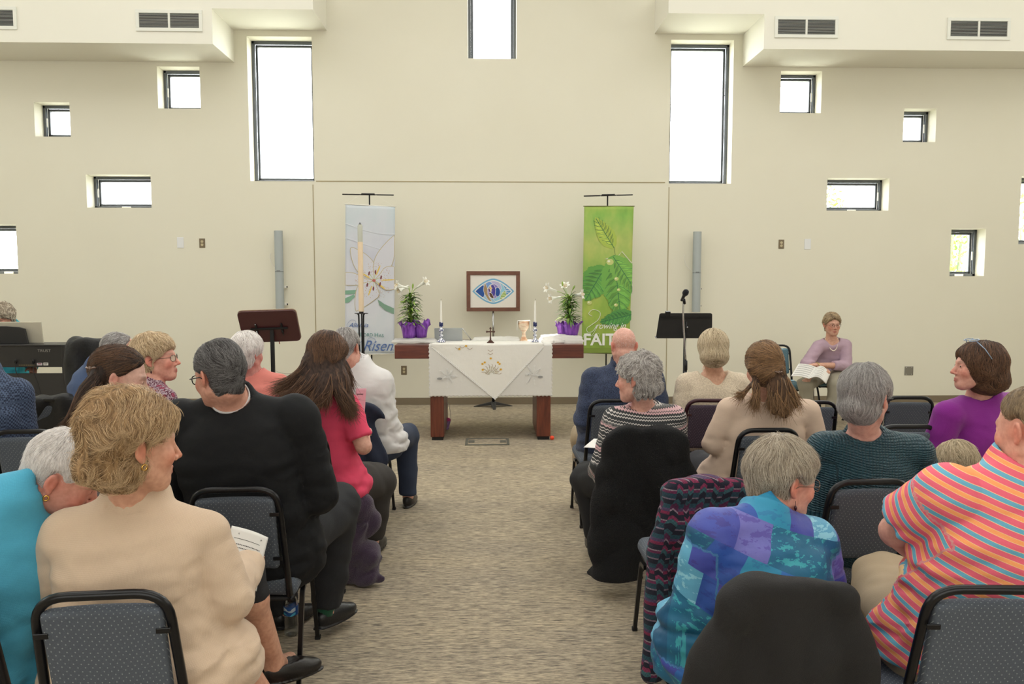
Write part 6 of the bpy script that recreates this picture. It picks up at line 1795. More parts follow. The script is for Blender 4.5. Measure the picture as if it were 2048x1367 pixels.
# outside: bare tree, shrubs, wires and ground
M_bark = mat('mossy_bark', (112, 124, 96), .9, vary=(8, .2)); M_bush = mat('spring_leaves', (124, 150, 62), .7, vary=(6, .3))
struct('ground_outside', MB().bb((-40, WY + WT + .1, -.5), (40, 60, -.3)), mat('lawn', (150, 152, 140), .95))
def tree(x, y, H, label, seed, spread=1, name='bare_tree', leafy=.25, tw=.011):
    rs = random.Random(seed); r = thing(name, label, 'tree', (x, y, -.3)); mb = MB(); lf = MB()
    def br(p, d, L, rad, lv):
        n = 5; pts = [p]; dd = np.array(d, float)
        for i in range(n):
            dd = dd + np.array([rs.uniform(-.16, .16), rs.uniform(-.16, .16), .05]); dd /= np.linalg.norm(dd); pts.append(pts[-1] + dd * L / n)
        mb.tube(pts, np.linspace(rad, rad * .6, n + 1), 6 if lv < 2 else 4, cap=False)
        for _ in range(int(10 * leafy * lv)):
            q = pts[rs.randint(1, n)] + np.array([rs.gauss(0, .10) for _ in range(3)]); s = .035
            a = np.array([rs.gauss(0, 1) for _ in range(3)]); a /= np.linalg.norm(a); b = np.cross(a, (0, 0, 1.0)); lf.add([q - a * s, q - b * s * .5, q + a * s, q + b * s * .5], [(0, 1, 2, 3)])
        if lv >= 4: return
        for k in range(3 if lv < 3 else 2):
            t_ = rs.uniform(.45, 1); i = min(n, int(t_ * n)); az = rs.uniform(0, 6.28); sp_ = rs.uniform(.25, .65) * spread
            nd = dd + np.array([math.cos(az) * sp_, math.sin(az) * sp_, rs.uniform(0, .3)]); nd /= np.linalg.norm(nd)
            br(pts[i], nd, L * rs.uniform(.62, .85), max(tw, rad * .6), lv + 1)
        br(pts[-1], dd, L * .75, rad * .62, lv + 1)
    br(np.array((0, 0, 0.)), np.array((0, 0, 1.)), H * .28, .12, 0)
    obj('branches', mb, M_bark, r, True)
    if lf.n: obj('leaves', lf, M_bush, r)['kind'] = 'stuff'
    return r
q = P(1385, 300, 20); tree(q[0], 20, 5.4, 'bare mossy tree outside the tall right window', 5, .9, leafy=.5)
q = P(250, 400, 22); tree(q[0], 22, 4.0, 'bare tree outside the low left window', 8, 1.0, leafy=.0, tw=.006)
def shrub(x, y, z, rx, rz_, label, seed, n=900):
    rs = np.random.default_rng(seed); r = thing('garden_shrub', label, 'shrub', (x, y, -.3)); mb = MB()
    for _ in range(n):
        d = rs.normal(size=3); d /= np.linalg.norm(d); q = d * np.array((rx, rx * .7, rz_)) * rs.uniform(.6, 1.05) + (0, 0, z + .3); a = rs.normal(size=3); a /= np.linalg.norm(a); b = np.cross(a, d); b /= np.linalg.norm(b) + 1e-6; s = rs.uniform(.035, .07)
        mb.add([q - a * s, q - b * s * .5, q + a * s, q + b * s * .5], [(0, 1, 2, 3)])
    st = MB()
    for k in range(7): st.tube([(0, 0, 0), (rs.uniform(-.5, .5) * rx, rs.uniform(-.3, .3) * rx, z + .3 + rs.uniform(-.3, .6) * rz_)], .03, 5)
    obj('stems', st, M_bark, r); obj('leaves', mb, M_bush, r)['kind'] = 'stuff'
q = P(1905, 480, 15); shrub(q[0], 15, q[2] - .2, .55, 1.2, 'green shrub outside the low window at the far right', 2)
q = P(1648, 400, 17); shrub(q[0], 17, q[2] - .5, .55, 1.0, 'green shrub outside the wide right window', 3)
q = P(2060, 430, 15); shrub(q[0], 15, q[2] - .4, .8, 1.6, 'green shrub outside the window cut by the right picture edge', 4)
for (a, b, lab) in (((480, 287, 20), (660, 277, 20), 'thin overhead wire seen through the tall left window'), ((1320, 212, 20), (1480, 186, 20), 'thin overhead wire seen through the tall right window')):
    pa, pb = P(*a), P(*b); d_ = (pb - pa); pa -= d_ * 3; pb += d_ * 3; r = thing('overhead_wire', lab, 'wire', pa); obj('wire', MB().tube([pa, pb], .012, 5), mat('wire_grey', (90, 60, 66), .6), r, world=True)
# ------------------------------------------------------------ garment materials
def split(t, attr='pc'):
    a = t.n('Attribute', attribute_name=attr); s = t.n('SeparateXYZ'); t.l(a.outputs['Vector'], s.inputs[0]); return a.outputs['Vector'], s.outputs
def knit(name, rgb, sc=170, st=.5, vary=.12, aniso=(1, 1, .45)):
    t = NT(name, .92); v, s_ = split(t); n0 = t.noise(t.coord(), sc * 1.6, 2); rb = t.math('ABSOLUTE', t.math('SINE', t.math('MULTIPLY', s_[0], 900))); rz = t.math('ABSOLUTE', t.math('SINE', t.math('MULTIPLY', s_[1], 760))); n = t.math('ADD', t.math('MULTIPLY', n0, .6), t.math('MULTIPLY', t.math('MULTIPLY', rb, rz), .4)); n2 = t.noise(t.coord(), 14, 2)
    c0 = tuple(max(0, int(q * (1 - vary))) for q in rgb)
    t.base(t.mix(n, t.mix(n2, c0, rgb), rgb)); t.bump(n, st, .0025); t.b.inputs['Sheen Weight'].default_value = .12; t.b.inputs['Specular IOR Level'].default_value = .2
    return t.m
def weave(name, rgb, rough=.85, bumpy=.2, spec=.3):
    t = NT(name, rough); n = t.noise(t.coord(), 260, 2); n2 = t.noise(t.coord(scale=(1, 1, 2)), 12, 3)
    t.base(t.mix(n2, tuple(int(q * .92) for q in rgb), rgb)); t.bump(t.math('ADD', t.math('MULTIPLY', n, .3), n2), bumpy, .01); t.b.inputs['Specular IOR Level'].default_value = spec
    return t.m
def heather(name, a, b, sc=260):
    t = NT(name, .95); n = t.noise(t.coord(), sc, 2, .8); t.base(t.ramp(n, [(.38, a), (.62, b)])); t.bump(n, .6, .004); t.b.inputs['Sheen Weight'].default_value = .1
    return t.m
def split(t, attr='pc'):
    a = t.n('Attribute', attribute_name=attr); s = t.n('SeparateXYZ'); t.l(a.outputs['Vector'], s.inputs[0]); return a.outputs['Vector'], s.outputs
M_cream_k = knit('cream_knit', (212, 187, 162), 240, .32)
M_fleece = knit('turquoise_fleece', (84, 172, 204), 120, .35, .1, (1, 1, 1))
M_suit = weave('black_suiting', (17, 18, 21), .8, .15)
t = NT('black_leather', .38); n = t.noise(t.coord(scale=(1, 1, 2.5)), 22, 3); t.base((58, 56, 56)); t.bump(n, .6, .012); M_leather = t.m
M_bluek = knit('denim_blue_knit', (66, 88, 128)); M_salmon = knit('salmon_knit', (226, 138, 128), 150, .2)
M_pink = weave('hot_pink_jersey', (238, 80, 114), .8, .15); M_wshirt = weave('white_shirt_cotton', (228, 226, 226), .8, .10)
M_navyh = heather('navy_heather_knit', (22, 30, 50), (70, 82, 112), 230); M_creamf = heather('cream_fuzzy_knit', (196, 180, 158), (224, 210, 188), 130)
M_card = weave('cream_cardigan_knit', (216, 192, 172), .9, .15); M_lav = weave('lavender_linen', (184, 158, 174), .85, .4)
M_purple = knit('purple_knit', (134, 44, 140), 220, .3, .1); M_aqua = weave('aqua_cloth', (70, 178, 196), .8, .2); M_kidt = weave('grey_tee', (120, 124, 130))
# blouse with wine medallions
t = NT('wine_medallion_print', .8); v, s = split(t); vo = t.n('TexVoronoi'); vo.inputs['Scale'].default_value = 24; vo.inputs['Randomness'].default_value = .15; t.l(v, vo.inputs['Vector'])
r1 = t.ramp(vo.outputs['Distance'], [(0, (216, 180, 194)), (.07, (116, 20, 54)), (.2, (190, 100, 134)), (.24, (112, 18, 50)), (.40, (150, 130, 140)), (.5, (96, 60, 76))], 'CONSTANT')
vo2 = t.n('TexVoronoi'); vo2.inputs['Scale'].default_value = 130; t.l(v, vo2.inputs['Vector']); r2 = t.ramp(vo2.outputs['Distance'], [(0, (84, 30, 54)), (.5, (170, 150, 160))], 'CONSTANT')
t.base(t.mix(t.math('GREATER_THAN', vo.outputs['Distance'], .36), r1, r2)); M_medal = t.m
# checked blazer
t = NT('blue_check_tweed', .9); v, s = split(t); ck = t.n('TexChecker'); ck.inputs['Scale'].default_value = 105; t.l(v, ck.inputs['Vector']); t.base(t.mix(t.math('MULTIPLY', ck.outputs[1], .8), (34, 44, 66), (84, 100, 128))); M_check = t.m
# striped sweater (grey, white, pink fair-isle bands)
t = NT('grey_pink_band_knit', .92); v, s = split(t); zg = t.math('MULTIPLY', t.math('PINGPONG', s[0], .007), .8); b0 = t.math('FRACT', t.math('MULTIPLY', t.math('ADD', s[1], 3.0), 7.4)); b1 = t.math('FRACT', t.math('MULTIPLY', t.math('ADD', t.math('ADD', s[1], 3.0), zg), 7.4))
D, Wt_, Pk, Gr = (58, 60, 62), (206, 200, 196), (214, 176, 180), (110, 110, 110)
ra = t.ramp(b1, [(0, D), (.08, Wt_), (.12, D), (.18, Wt_), (.22, D), (.30, Pk), (.36, D), (.385, Pk), (.47, D), (.50, Gr), (.56, Wt_), (.60, D), (.66, Wt_), (.69, D), (.76, Gr), (.82, Wt_), (.86, D), (.93, Wt_), (.96, D)], 'CONSTANT')
t.base(ra); t.bump(t.noise(t.coord(), 260, 2), .4, .004); M_band = t.m
# quilted teal
t = NT('teal_quilted_silk', .5); v, s = split(t); gx = t.math('ABSOLUTE', t.math('SINE', t.math('ADD', t.math('MULTIPLY', s[0], 230), t.math('MULTIPLY', t.noise(t.coord(), 30, 1), 3)))); gz = t.math('ABSOLUTE', t.math('SINE', t.math('ADD', t.math('MULTIPLY', s[1], 360), t.math('MULTIPLY', t.noise(t.coord(), 25, 1), 3))))
n = t.math('POWER', t.math('MULTIPLY', gx, gz), .5); t.base(t.mix(t.noise(t.coord(), 40, 2), (18, 54, 66), (28, 74, 88))); t.bump(n, .8, .012); M_quilt = t.m
# patchwork shirt
t = NT('blue_patchwork_silk', .55); v = t.coord('pc', rot=(0, 0, .22)); sp = t.n('SeparateXYZ'); t.l(v, sp.inputs[0])
row = t.math('FLOOR', t.math('MULTIPLY', sp.outputs[1], 10.5)); shx = t.math('ADD', t.math('MULTIPLY', sp.outputs[0], 10), t.math('MULTIPLY', row, .43)); colm = t.math('FLOOR', shx)
cb = t.n('CombineXYZ'); t.l(colm, cb.inputs[0]); t.l(row, cb.inputs[1]); wn_ = t.n('TexWhiteNoise'); wn_.noise_dimensions = '2D'; t.l(cb.outputs[0], wn_.inputs['Vector'])
pal = t.ramp(wn_.outputs['Value'], [(0, (36, 72, 156)), (.14, (96, 170, 200)), (.27, (64, 66, 156)), (.38, (14, 98, 124)), (.52, (42, 104, 178)), (.66, (112, 104, 178)), (.76, (10, 78, 106)), (.88, (34, 140, 172))], 'CONSTANT')
pal2 = t.ramp(wn_.outputs['Value'], [(0, (30, 56, 140)), (.14, (150, 208, 224)), (.27, (58, 48, 128)), (.40, (60, 170, 180)), (.52, (120, 170, 220)), (.64, (78, 64, 150)), (.76, (40, 130, 140)), (.88, (30, 110, 160))], 'CONSTANT')
w_ = t.noise(t.coord('pc', scale=(1, 2.4, 1)), 22, 4, .65); w2 = t.math('GREATER_THAN', w_, .56); big = t.noise(t.coord('pc'), 7, 2)
t.base(t.mix(t.math('MULTIPLY', w2, .7), t.mix(t.math('MULTIPLY', big, .35), pal, (30, 90, 170)), pal2)); t.bump(t.noise(t.coord(), 30, 2), .15, .01); M_patch = t.m
# striped polo
t = NT('striped_polo_jersey', .8); v, s = split(t); zz2 = t.math('FRACT', t.math('MULTIPLY', t.math('ADD', t.math('ADD', s[1], t.math('MULTIPLY', s[0], .06)), 4.0), 18))
PK, YL, OR_, BL_ = (232, 100, 122), (240, 206, 150), (248, 162, 100), (104, 172, 200)
t.base(t.ramp(zz2, [(0, PK), (.27, YL), (.295, OR_), (.475, YL), (.50, PK), (.745, YL), (.77, BL_), (.97, YL)], 'CONSTANT')); t.bump(t.noise(t.coord(), 300, 2), .15, .003); M_polo = t.m
M_polo_collar = M_polo
KH = (168, 150, 124)

# ------------------------------------------------------------ the people
short_f = dict(t=.02, top=.028, back=.024, nape=-.07, ear=(.006, -.01), fore=(.093, .062), flow='crown', len=.05, lift=.004, hole=(.03, .026, .04))
J = {}
J['cream'] = person('person in a cream knit sweater with sandy short hair, holding a booklet', (268, 888, 2.03), (-46, -6, 0), (-.93, 2.10), dict(mat=M_cream_k, name='sweater', ease=.02, collar=(.060, .030, .008, .42), rib=True, hem=-.16, fold=.005, neck=.02, h=.0075),
    dict(t=.026, top=.036, back=.038, nape=-.09, low=(-.055, .068, -.035, .055), ear=(.012, .006), fore=(.104, .045), flow='side', len=.06, lift=.007, wave=(.009, 42), thick=.3, hole=(.03, .022, .034), jit=.22, lock=.75, temple=.004), hairc='sandy', tone=(214, 160, 132), yaw=-12, fat=1.12, fatb=1.42, sw=.168,
    c7=(262, 1020, 2.08), shl=(142, 1072, 2.06), shr=(402, 1074, 2.12), elbows=((118, 1215, 2.12), (452, 1195, 2.1)), wrists=((220, 1230, 2.42), (497, 1128, 2.42)), knees=(None, (480, 1120, 2.62)), ankles=((-.80, 2.7, .1), (548, 1318, 2.86)),
    trousers=((36, 37, 42), .92, .42), hs=1.05, nhair=7500, shtone=(.9, .55, 0), bare=1, shoes=(30, 26, 24))
J['fleece'] = person('person in a turquoise fleece with very short white hair, head bent low', (124, 948, 2.16), (-66, -34, 8), (-1.47, 2.12), dict(mat=M_fleece, name='fleece', ease=.02, hs0=.75, hem=-.1, fold=.006, neck=.022),
    dict(t=.010, top=.014, back=.009, nape=-.05, ear=(-.004, .0), fore=(.088, .062), flow='crown', len=.035, lift=.002, hole=(.03, .028, .045), thick=.28), hairc='white', tone=(212, 152, 134), yaw=-20, fat=1.15, sw=.165,
    c7=(12, 1010, 2.06), shl=(-110, 1040, 2.0), shr=(42, 1085, 2.16), elbows=(None, (60, 1260, 2.2)), wrists=(None, (120, 1290, 2.5)), trousers=((40, 44, 54), 1.0), nhair=5200, shoes=None)
J['suit'] = person('person in a black suit with dark slicked hair and black-framed glasses', (440, 748, 2.86), (54, -12, -4), (-.90, 3.02), dict(mat=M_suit, name='suit_jacket', ease=.022, collar=(.030, .010, .007, .1), hem=-.28, fold=.005, neck=.010, slr=1.1, h=.0085),
    dict(t=.009, top=.016, back=.012, nape=-.062, ear=(-.002, .004), fore=(.088, .07), flow='back', crown=(0, .06, .11), len=.06, lift=.0015, hole=(.03, .026, .042), thick=.36), sex='m', hairc='darkgrey', tone=(206, 150, 128), yaw=2, fat=1.18, sw=.205,
    c7=(462, 812, 2.92), shl=(362, 846, 2.95), shr=(588, 836, 2.95), elbows=((345, 985, 3.0), (632, 985, 3.0)), wrists=((340, 1000, 3.35), (560, 1010, 3.35)), knees=(None, (675, 1010, 3.42)), ankles=((-.95, 3.5, .1), (652, 1212, 3.42)),
    trousers=((30, 31, 35), 1.18, .98), glass=dict(col=(26, 24, 26), rim=.002), nhair=4200, shtone=(.55, .8, 0), shoes=(26, 26, 28))
J['leather'] = person('person in a black leather jacket with long brown hair clipped at the back', (238, 754, 3.05), (-68, -16, 0), (-1.44, 3.12), dict(mat=M_leather, name='leather_jacket', ease=.016, collar=(.035, .006, .006), hem=-.05, fold=.009, neck=.01),
    dict(t=.009, top=.012, back=.014, nape=-.06, ear=(.002, .01), fore=(.084, .082), flow='tie', tie=(0, -.12, -.005), len=.09, lift=.001, jit=.06, thick=.4, wave=(.0015, 40), ng=700, fray=1.6,
         guides=[([(200, 745, 2.98), (172, 790, 2.93), (150, 835, 2.9), (130, 870, 2.9)], .034, .012), ([(215, 790, 3.0), (190, 830, 2.93), (160, 868, 2.9), (150, 900, 2.88)], .038, .02), ([(235, 790, 3.03), (215, 830, 2.98), (195, 862, 2.93)], .032, .018)]), hairc='dbrown', tone=(214, 168, 150), yaw=-30, sw=.165,
    c7=(202, 872, 2.98), shl=(142, 915, 2.92), shr=(290, 885, 3.05), trousers=((36, 38, 46), .9), nhair=4200, shoes=None)
J['bluek'] = person('person in a blue knit with receding grey hair, leaning forward in the front row', (238, 703, 4.98), (-64, -14, 0), (-2.50, 5.10), dict(mat=M_bluek, name='sweater', ease=.02, collar=(.02, .006, .006), hem=-.05, fold=.006, neck=.012),
    dict(t=.009, top=.008, back=.012, nape=-.06, ear=(-.004, .006), fore=(.05, .10), flow='back', len=.04, lift=.001, hole=(.03, .026, .042), thick=.5), sex='m', hairc='grey', tone=(204, 150, 128), yaw=-48, fat=1.2,
    c7=(196, 737, 4.95), trousers=((120, 124, 130), 1.0), glass=dict(col=(40, 36, 34)), nhair=1300, shoes=None)
J['medal'] = person('person in a wine medallion-print blouse with pale blonde hair and glasses', (312, 717, 4.1), (-84, 4, 0), (-1.78, 4.12), dict(mat=M_medal, name='blouse', ease=.016, hem=-.05, fold=.005, neck=.016),
    dict(t=.024, top=.032, back=.024, nape=-.075, ear=(.008, -.01), fore=(.098, .058), flow='crown', len=.05, lift=.004, wave=(.005, 45), thick=.4, hole=(.03, .022, .036), jit=.4), hairc='paleblonde', tone=(222, 160, 140), yaw=-50, fat=1.15, sw=.16,
    c7=(298, 775, 4.06), trousers=((40, 40, 48), 1.0), glass=dict(col=(90, 70, 60), rim=.0014), nhair=3200, shoes=None)
J['salmon'] = person('person in a salmon sweater with white hair, in front of the lectern', (495, 706, 4.95), (-28, -6, 0), (-1.50, 5.02), dict(mat=M_salmon, name='sweater', ease=.018, hem=-.05, fold=.004, neck=.012),
    dict(t=.022, top=.030, back=.024, nape=-.085, low=(-.045, .06, -.04, .045), ear=(.0, -.02), fore=(.095, .06), flow='crown', len=.06, lift=.003, thick=.5), hairc='white', tone=(214, 150, 140), yaw=-12, fat=1.1, sw=.175, c7=(505, 752, 4.98),
    trousers=((50, 50, 58), 1.0), nhair=2600, shoes=None)
J['pink'] = person('person in a hot pink tee with long brown hair, holding a pink sheet', (655, 713, 3.9), (-48, -24, 0), (-.87, 4.03), dict(mat=M_pink, name='tee_shirt', ease=.010, sleeve=.40, hem=-.16, fold=.006, neck=.01),
    dict(t=.012, top=.016, back=.016, nape=-.12, low=(-.055, .078, -.035, .075), ell=[((0, -.012, -.01), (.1, .05, .055))], ear=(.035, -.05), fore=(.09, .07), flow='down', len=.12, lift=.0015, thick=.4, ng=800, fray=2.2, jit=.12,
         guides=[([(628, 700, 3.86), (612, 735, 3.8), (585, 762, 3.78), (552, 784, 3.78)], .032, .008), ([(636, 715, 3.84), (614, 755, 3.78), (586, 785, 3.75), (560, 802, 3.75)], .032, .010), ([(645, 725, 3.84), (622, 768, 3.76), (596, 798, 3.73), (572, 822, 3.72)], .034, .010), ([(655, 730, 3.83), (642, 778, 3.75), (622, 815, 3.72), (610, 842, 3.72)], .034, .010), ([(660, 735, 3.83), (654, 780, 3.75), (640, 808, 3.73)], .03, .014), ([(670, 730, 3.85), (674, 772, 3.79), (690, 802, 3.76), (706, 830, 3.78)], .032, .010), ([(676, 725, 3.87), (690, 765, 3.82), (696, 800, 3.79), (694, 820, 3.79)], .026, .010), ([(682, 715, 3.9), (696, 750, 3.88), (694, 785, 3.85)], .02, .010)]),
    hairc='brown', tone=(214, 160, 138), yaw=-14, fat=1.08, fatb=1.2, sw=.168, c7=(638, 775, 3.92), shl=(568, 812, 3.9), shr=(692, 810, 3.9), elbows=(None, (727, 892, 3.86)), wrists=(None, (729, 866, 4.12)), knees=(None, (752, 962, 4.42)), ankles=(None, (744, 1075, 4.46)),
    trousers=((52, 48, 46), 1.25, .98), nhair=4200, handfine=True)
J['wshirt'] = person('person in a white dress shirt with short grey hair beside the tall candle', (692, 694, 4.92), (-16, -12, 0), (-.76, 5.02), dict(mat=M_wshirt, name='dress_shirt', ease=.014, collar=(.018, .008, .006), hem=-.1, fold=.009, neck=.010),
    dict(t=.009, top=.012, back=.010, nape=-.07, ear=(-.004, .0), fore=(.088, .075), flow='down', len=.04, lift=.001, hole=(.03, .026, .042), thick=.5), sex='m', hairc='grey', tone=(206, 152, 132), yaw=-8, sw=.185, fat=1.1, c7=(716, 735, 4.92),
    shr=(764, 762, 4.9), elbows=(None, (768, 848, 4.95)), wrists=(None, (742, 862, 5.2)), trousers=((44, 54, 76), 1.0), nhair=1800)
J['blazer'] = person('person in a blue checked blazer cut by the left picture edge', (-52, 706, 4.0), (-20, -20, 0), (-2.62, 4.08), dict(mat=M_check, name='blazer', ease=.022, collar=(.03, .010, .006), hem=-.25, fold=.005), dict(t=.01, top=.012, back=.01, nape=-.06, flow='down', len=.04), sex='m', hairc='grey', yaw=-20, fat=1.3, sw=.2,
    c7=(-42, 752, 4.0), trousers=((48, 52, 62), 1.0), nhair=600, shr=(30, 788, 4.02), elbows=(None, (42, 880, 4.05)), shoes=None)
J['pianist'] = person('person with curly pale hair playing the piano at the left edge', (6, 634, 7.62), (166, -22, 0), (P(0, 700, 7.7)[0], 7.72, .55), dict(mat=M_aqua, name='blouse', ease=.015, hem=-.1), dict(t=.024, top=.032, back=.02, nape=-.06, ear=(.0, -.02), fore=(.098, .05), flow='curl', len=.05, lift=.005, curl=.006, thick=.6), hairc='ash', tone=(206, 150, 128), yaw=172, fat=1.1,
    trousers=((60, 168, 190), 1.1), glass=dict(col=(60, 56, 56)), nhair=1500, wrists=((-3.9 - .35, 7.3, .80), (-3.9 - .75, 7.3, .80)))
J['bald'] = person('person with a bald head in a navy heather sweater, seen from behind', (1247, 691, 4.95), (6, -16, 0), (.82, 5.02), dict(mat=M_navyh, name='sweater', ease=.022, collar=(.055, .010, .008), rib=True, hem=-.15, fold=.007, neck=.012),
    dict(t=-.0015, top=-.004, back=-.001, nt=0, nape=-.05, ear=(-.01, .0), fore=(.02, .085), flow='down', len=.012, lift=.0012, hole=(.03, .028, .045), thick=.16, wave=(.0002, 50), crownhole=((0, .0, .12), (.06, .085, .05))), sex='m', hairc='white', tone=(216, 162, 144), yaw=4, sw=.19, fat=1.15, c7=(1247, 742, 4.98),
    elbows=((1172, 838, 4.95), (1318, 836, 4.95)), wrists=((1188, 872, 5.2), None), trousers=(KH, 1.05), nhair=1200)
J['band'] = person('person with curly grey hair in a grey and pink banded sweater, looking left', (1274, 757, 3.9), (58, -4, 0), (.78, 4.02), dict(mat=M_band, name='sweater', ease=.016, collar=(.03, .006, .007), hem=-.05, fold=.004, neck=.012),
    dict(t=.022, top=.030, back=.028, nape=-.085, low=(-.04, .068, -.035, .045), ear=(.006, -.01), fore=(.098, .055), flow='curl', len=.05, lift=.005, curl=.007, wave=(.006, 45), thick=.4, hole=(.02, .018, .03)), hairc='lgrey', tone=(216, 164, 146), yaw=10, sw=.165, fat=1.08, c7=(1290, 826, 3.95),
    shl=(1232, 840, 3.94), shr=(1346, 836, 3.96), elbows=((1206, 930, 3.95), None), wrists=((1190, 950, 4.2), None), knees=((1176, 958, 4.34), None), ankles=((1196, 1074, 4.3), None), trousers=((26, 27, 30), 1.15, .98), nhair=4200)
J['bob'] = person('person with a smooth blonde bob and pearl necklace in a fuzzy cream sweater', (1426, 700, 4.92), (-4, -22, 0), (1.42, 5.02), dict(mat=M_creamf, name='sweater', ease=.022, hem=-.1, fold=.005, neck=.034, vneck=.05, vside=-1),
    dict(t=.022, top=.024, back=.028, nape=-.118, low=(-.055, .090, -.03, .065), ear=(.05, -.05), fore=(.095, .065), flow='down', len=.12, lift=.001, thick=.5, jit=.07, wave=(.002, 30)), hairc='blonde', tone=(206, 158, 130), yaw=0, sw=.17, fat=1.08, c7=(1428, 752, 4.96),
    elbows=((1362, 838, 4.92), (1492, 838, 4.95)), wrists=((1388, 850, 5.2), None), trousers=((60, 60, 66), 1.0), nhair=4200, necklen=1.15)
J['pony'] = person('person with a long brown half ponytail in a cream cardigan', (1528, 733, 3.86), (14, -20, 0), (1.40, 4.03), dict(mat=M_card, name='cardigan', ease=.016, hem=-.3, fold=.005, neck=.012),
    dict(t=.014, top=.018, back=.018, nape=-.10, low=(-.045, .078, -.03, .06), ell=[((0, -.012, -.01), (.098, .05, .05))], ear=(.035, -.03), fore=(.092, .07), flow='tie', tie=(.03, -.14, -.01), len=.10, lift=.001, thick=.42, jit=.07, ng=800, fray=1.8,
         guides=[([(1552, 742, 3.78), (1560, 775, 3.74), (1566, 805, 3.72), (1568, 828, 3.72)], .030, .022), ([(1545, 750, 3.78), (1545, 785, 3.75), (1550, 822, 3.73)], .026, .02), ([(1562, 745, 3.8), (1580, 780, 3.76), (1592, 812, 3.75)], .022, .012), ([(1512, 760, 3.8), (1512, 790, 3.77), (1508, 815, 3.76)], .02, .006), ([(1505, 765, 3.82), (1488, 785, 3.8), (1475, 795, 3.8)], .010, .004)]),
    hairc='strip', tone=(214, 164, 140), yaw=6, sw=.195, fat=1.3, fatb=1.45, c7=(1532, 800, 3.92), shl=(1462, 822, 3.92), shr=(1612, 826, 3.94), elbows=((1432, 885, 3.95), (1632, 885, 3.95)), wrists=((1490, 895, 4.22), None), trousers=((52, 52, 58), 1.15), nhair=4800, shoes=None)
wl = P(1664, 651, 8.5)
J['lav'] = person('person in a lavender top and pearls seated by the wall, open music book on lap', (1664, 649, 8.48), (177, -2, 0), (wl[0] + .03, 8.62), dict(mat=M_lav, name='top', ease=.014, sleeve=.72, hem=-.12, fold=.004, neck=.028, vneck=.08, h=.0085),
    dict(t=.016, top=.026, back=.02, nape=-.05, ear=(.004, .004), fore=(.092, .074), flow='side', len=.05, lift=.003, hole=(.03, .022, .036), thick=.55, temple=-.004), hairc='tan', tone=(206, 156, 132), yaw=168, fat=1.12, sw=.16, c7=(1662, 681, 8.54), glass=dict(col=(70, 36, 40), rim=.0016),
    shr=(1637, 693, 8.5), shl=(1690, 690, 8.5), elbows=((1692, 731, 8.42), (1612, 728, 8.4)), wrists=((1632, 730, 8.26), (1640, 736, 8.24)), knees=((1672, 772, 8.14), (1612, 768, 8.14)), ankles=((1662, 828, 8.1), (1614, 822, 8.16)), trousers=((146, 140, 124), 1.0), nhair=2600, handfine=True, hbody=.008, hs=1.0)
J['teal'] = person('person with short grey hair in a quilted dark teal jacket', (1730, 794, 2.95), (-50, -8, 0), (1.44, 3.08), dict(mat=M_quilt, name='jacket', ease=.022, collar=(.022, .006, .006), hem=-.25, fold=.007, neck=.012),
    dict(t=.018, top=.022, back=.020, nape=-.088, low=(-.045, .07, -.04, .05), ear=(.0, -.002), fore=(.093, .065), flow='crown', len=.06, lift=.003, hole=(.028, .022, .038), thick=.33), hairc='grey', tone=(214, 160, 144), yaw=-4, sw=.21, fat=1.3, c7=(1734, 884, 3.0), shl=(1652, 902, 2.98), shr=(1828, 906, 3.02),
    elbows=((1632, 1010, 3.0), (1852, 1000, 3.04)), glass=dict(col=(34, 32, 36), rim=.0018), trousers=((44, 46, 52), 1.1), nhair=5200, shoes=None)
J['purple'] = person('person in a purple knit with thick brown hair, turned left, sunglasses on the head', (1953, 733, 3.8), (80, 2, 0), (2.52, 4.02), dict(mat=M_purple, name='sweater', ease=.018, hem=-.1, fold=.006, neck=.014),
    dict(t=.026, top=.022, back=.046, nape=-.13, low=(-.06, .092, -.06, .08), ell=[((0, -.01, -.02), (.104, .06, .06))], ear=(.045, -.05), fore=(.092, .075), flow='down', len=.11, lift=.003, thick=.4, wave=(.005, 34), jit=.2), hairc='brown', tone=(210, 154, 136), yaw=42, fat=1.3, sw=.18, c7=(1968, 796, 3.86), shl=(1898, 830, 3.8), shr=(2018, 812, 4.0),
    elbows=((1868, 902, 3.84), None), wrists=((1852, 915, 4.1), None), trousers=((44, 42, 50), 1.1), nhair=4800, shoes=None)
J['patch'] = person('person in a blue patchwork silk shirt with short ash-grey hair and glasses, leaning right', (1564, 957, 2.26), (-76, -8, 4), (.74, 2.14), dict(mat=M_patch, name='shirt', ease=.02, collar=(.020, .010, .007, .1), hem=-.35, fold=.008, neck=.010, h=.0075),
    dict(t=.020, top=.024, back=.022, nape=-.07, ear=(-.004, .0), fore=(.093, .062), flow='crown', len=.06, lift=.004, hole=(.03, .026, .042), thick=.3), hairc='ash', tone=(218, 156, 134), yaw=-16, fat=1.25, sw=.18, c7=(1530, 1050, 2.15), shl=(1428, 1072, 2.08), shr=(1624, 1086, 2.2),
    elbows=((1382, 1235, 2.1), (1650, 1205, 2.22)), wrists=(None, (1610, 1240, 2.5)), glass=dict(col=(120, 96, 80), rim=.0012), trousers=((40, 44, 60), 1.1), nhair=6000, shoes=None)
J['child'] = person('child with fair hair, only the top of the head showing behind the striped polo', (1916, 935, 3.22), (16, -34, 0), (1.92, 3.1, .50), dict(mat=M_kidt, name='tee_shirt', ease=.012, hem=0, sleeve=.4), dict(t=.014, top=.018, back=.014, nape=-.07, flow='crown', len=.06, lift=.003, thick=.36), hairc='blonde', tone=(224, 176, 154), hs=.9, sw=.13, fat=.85,
    trousers=((60, 70, 90), .85), nhair=3600, shoes=None)
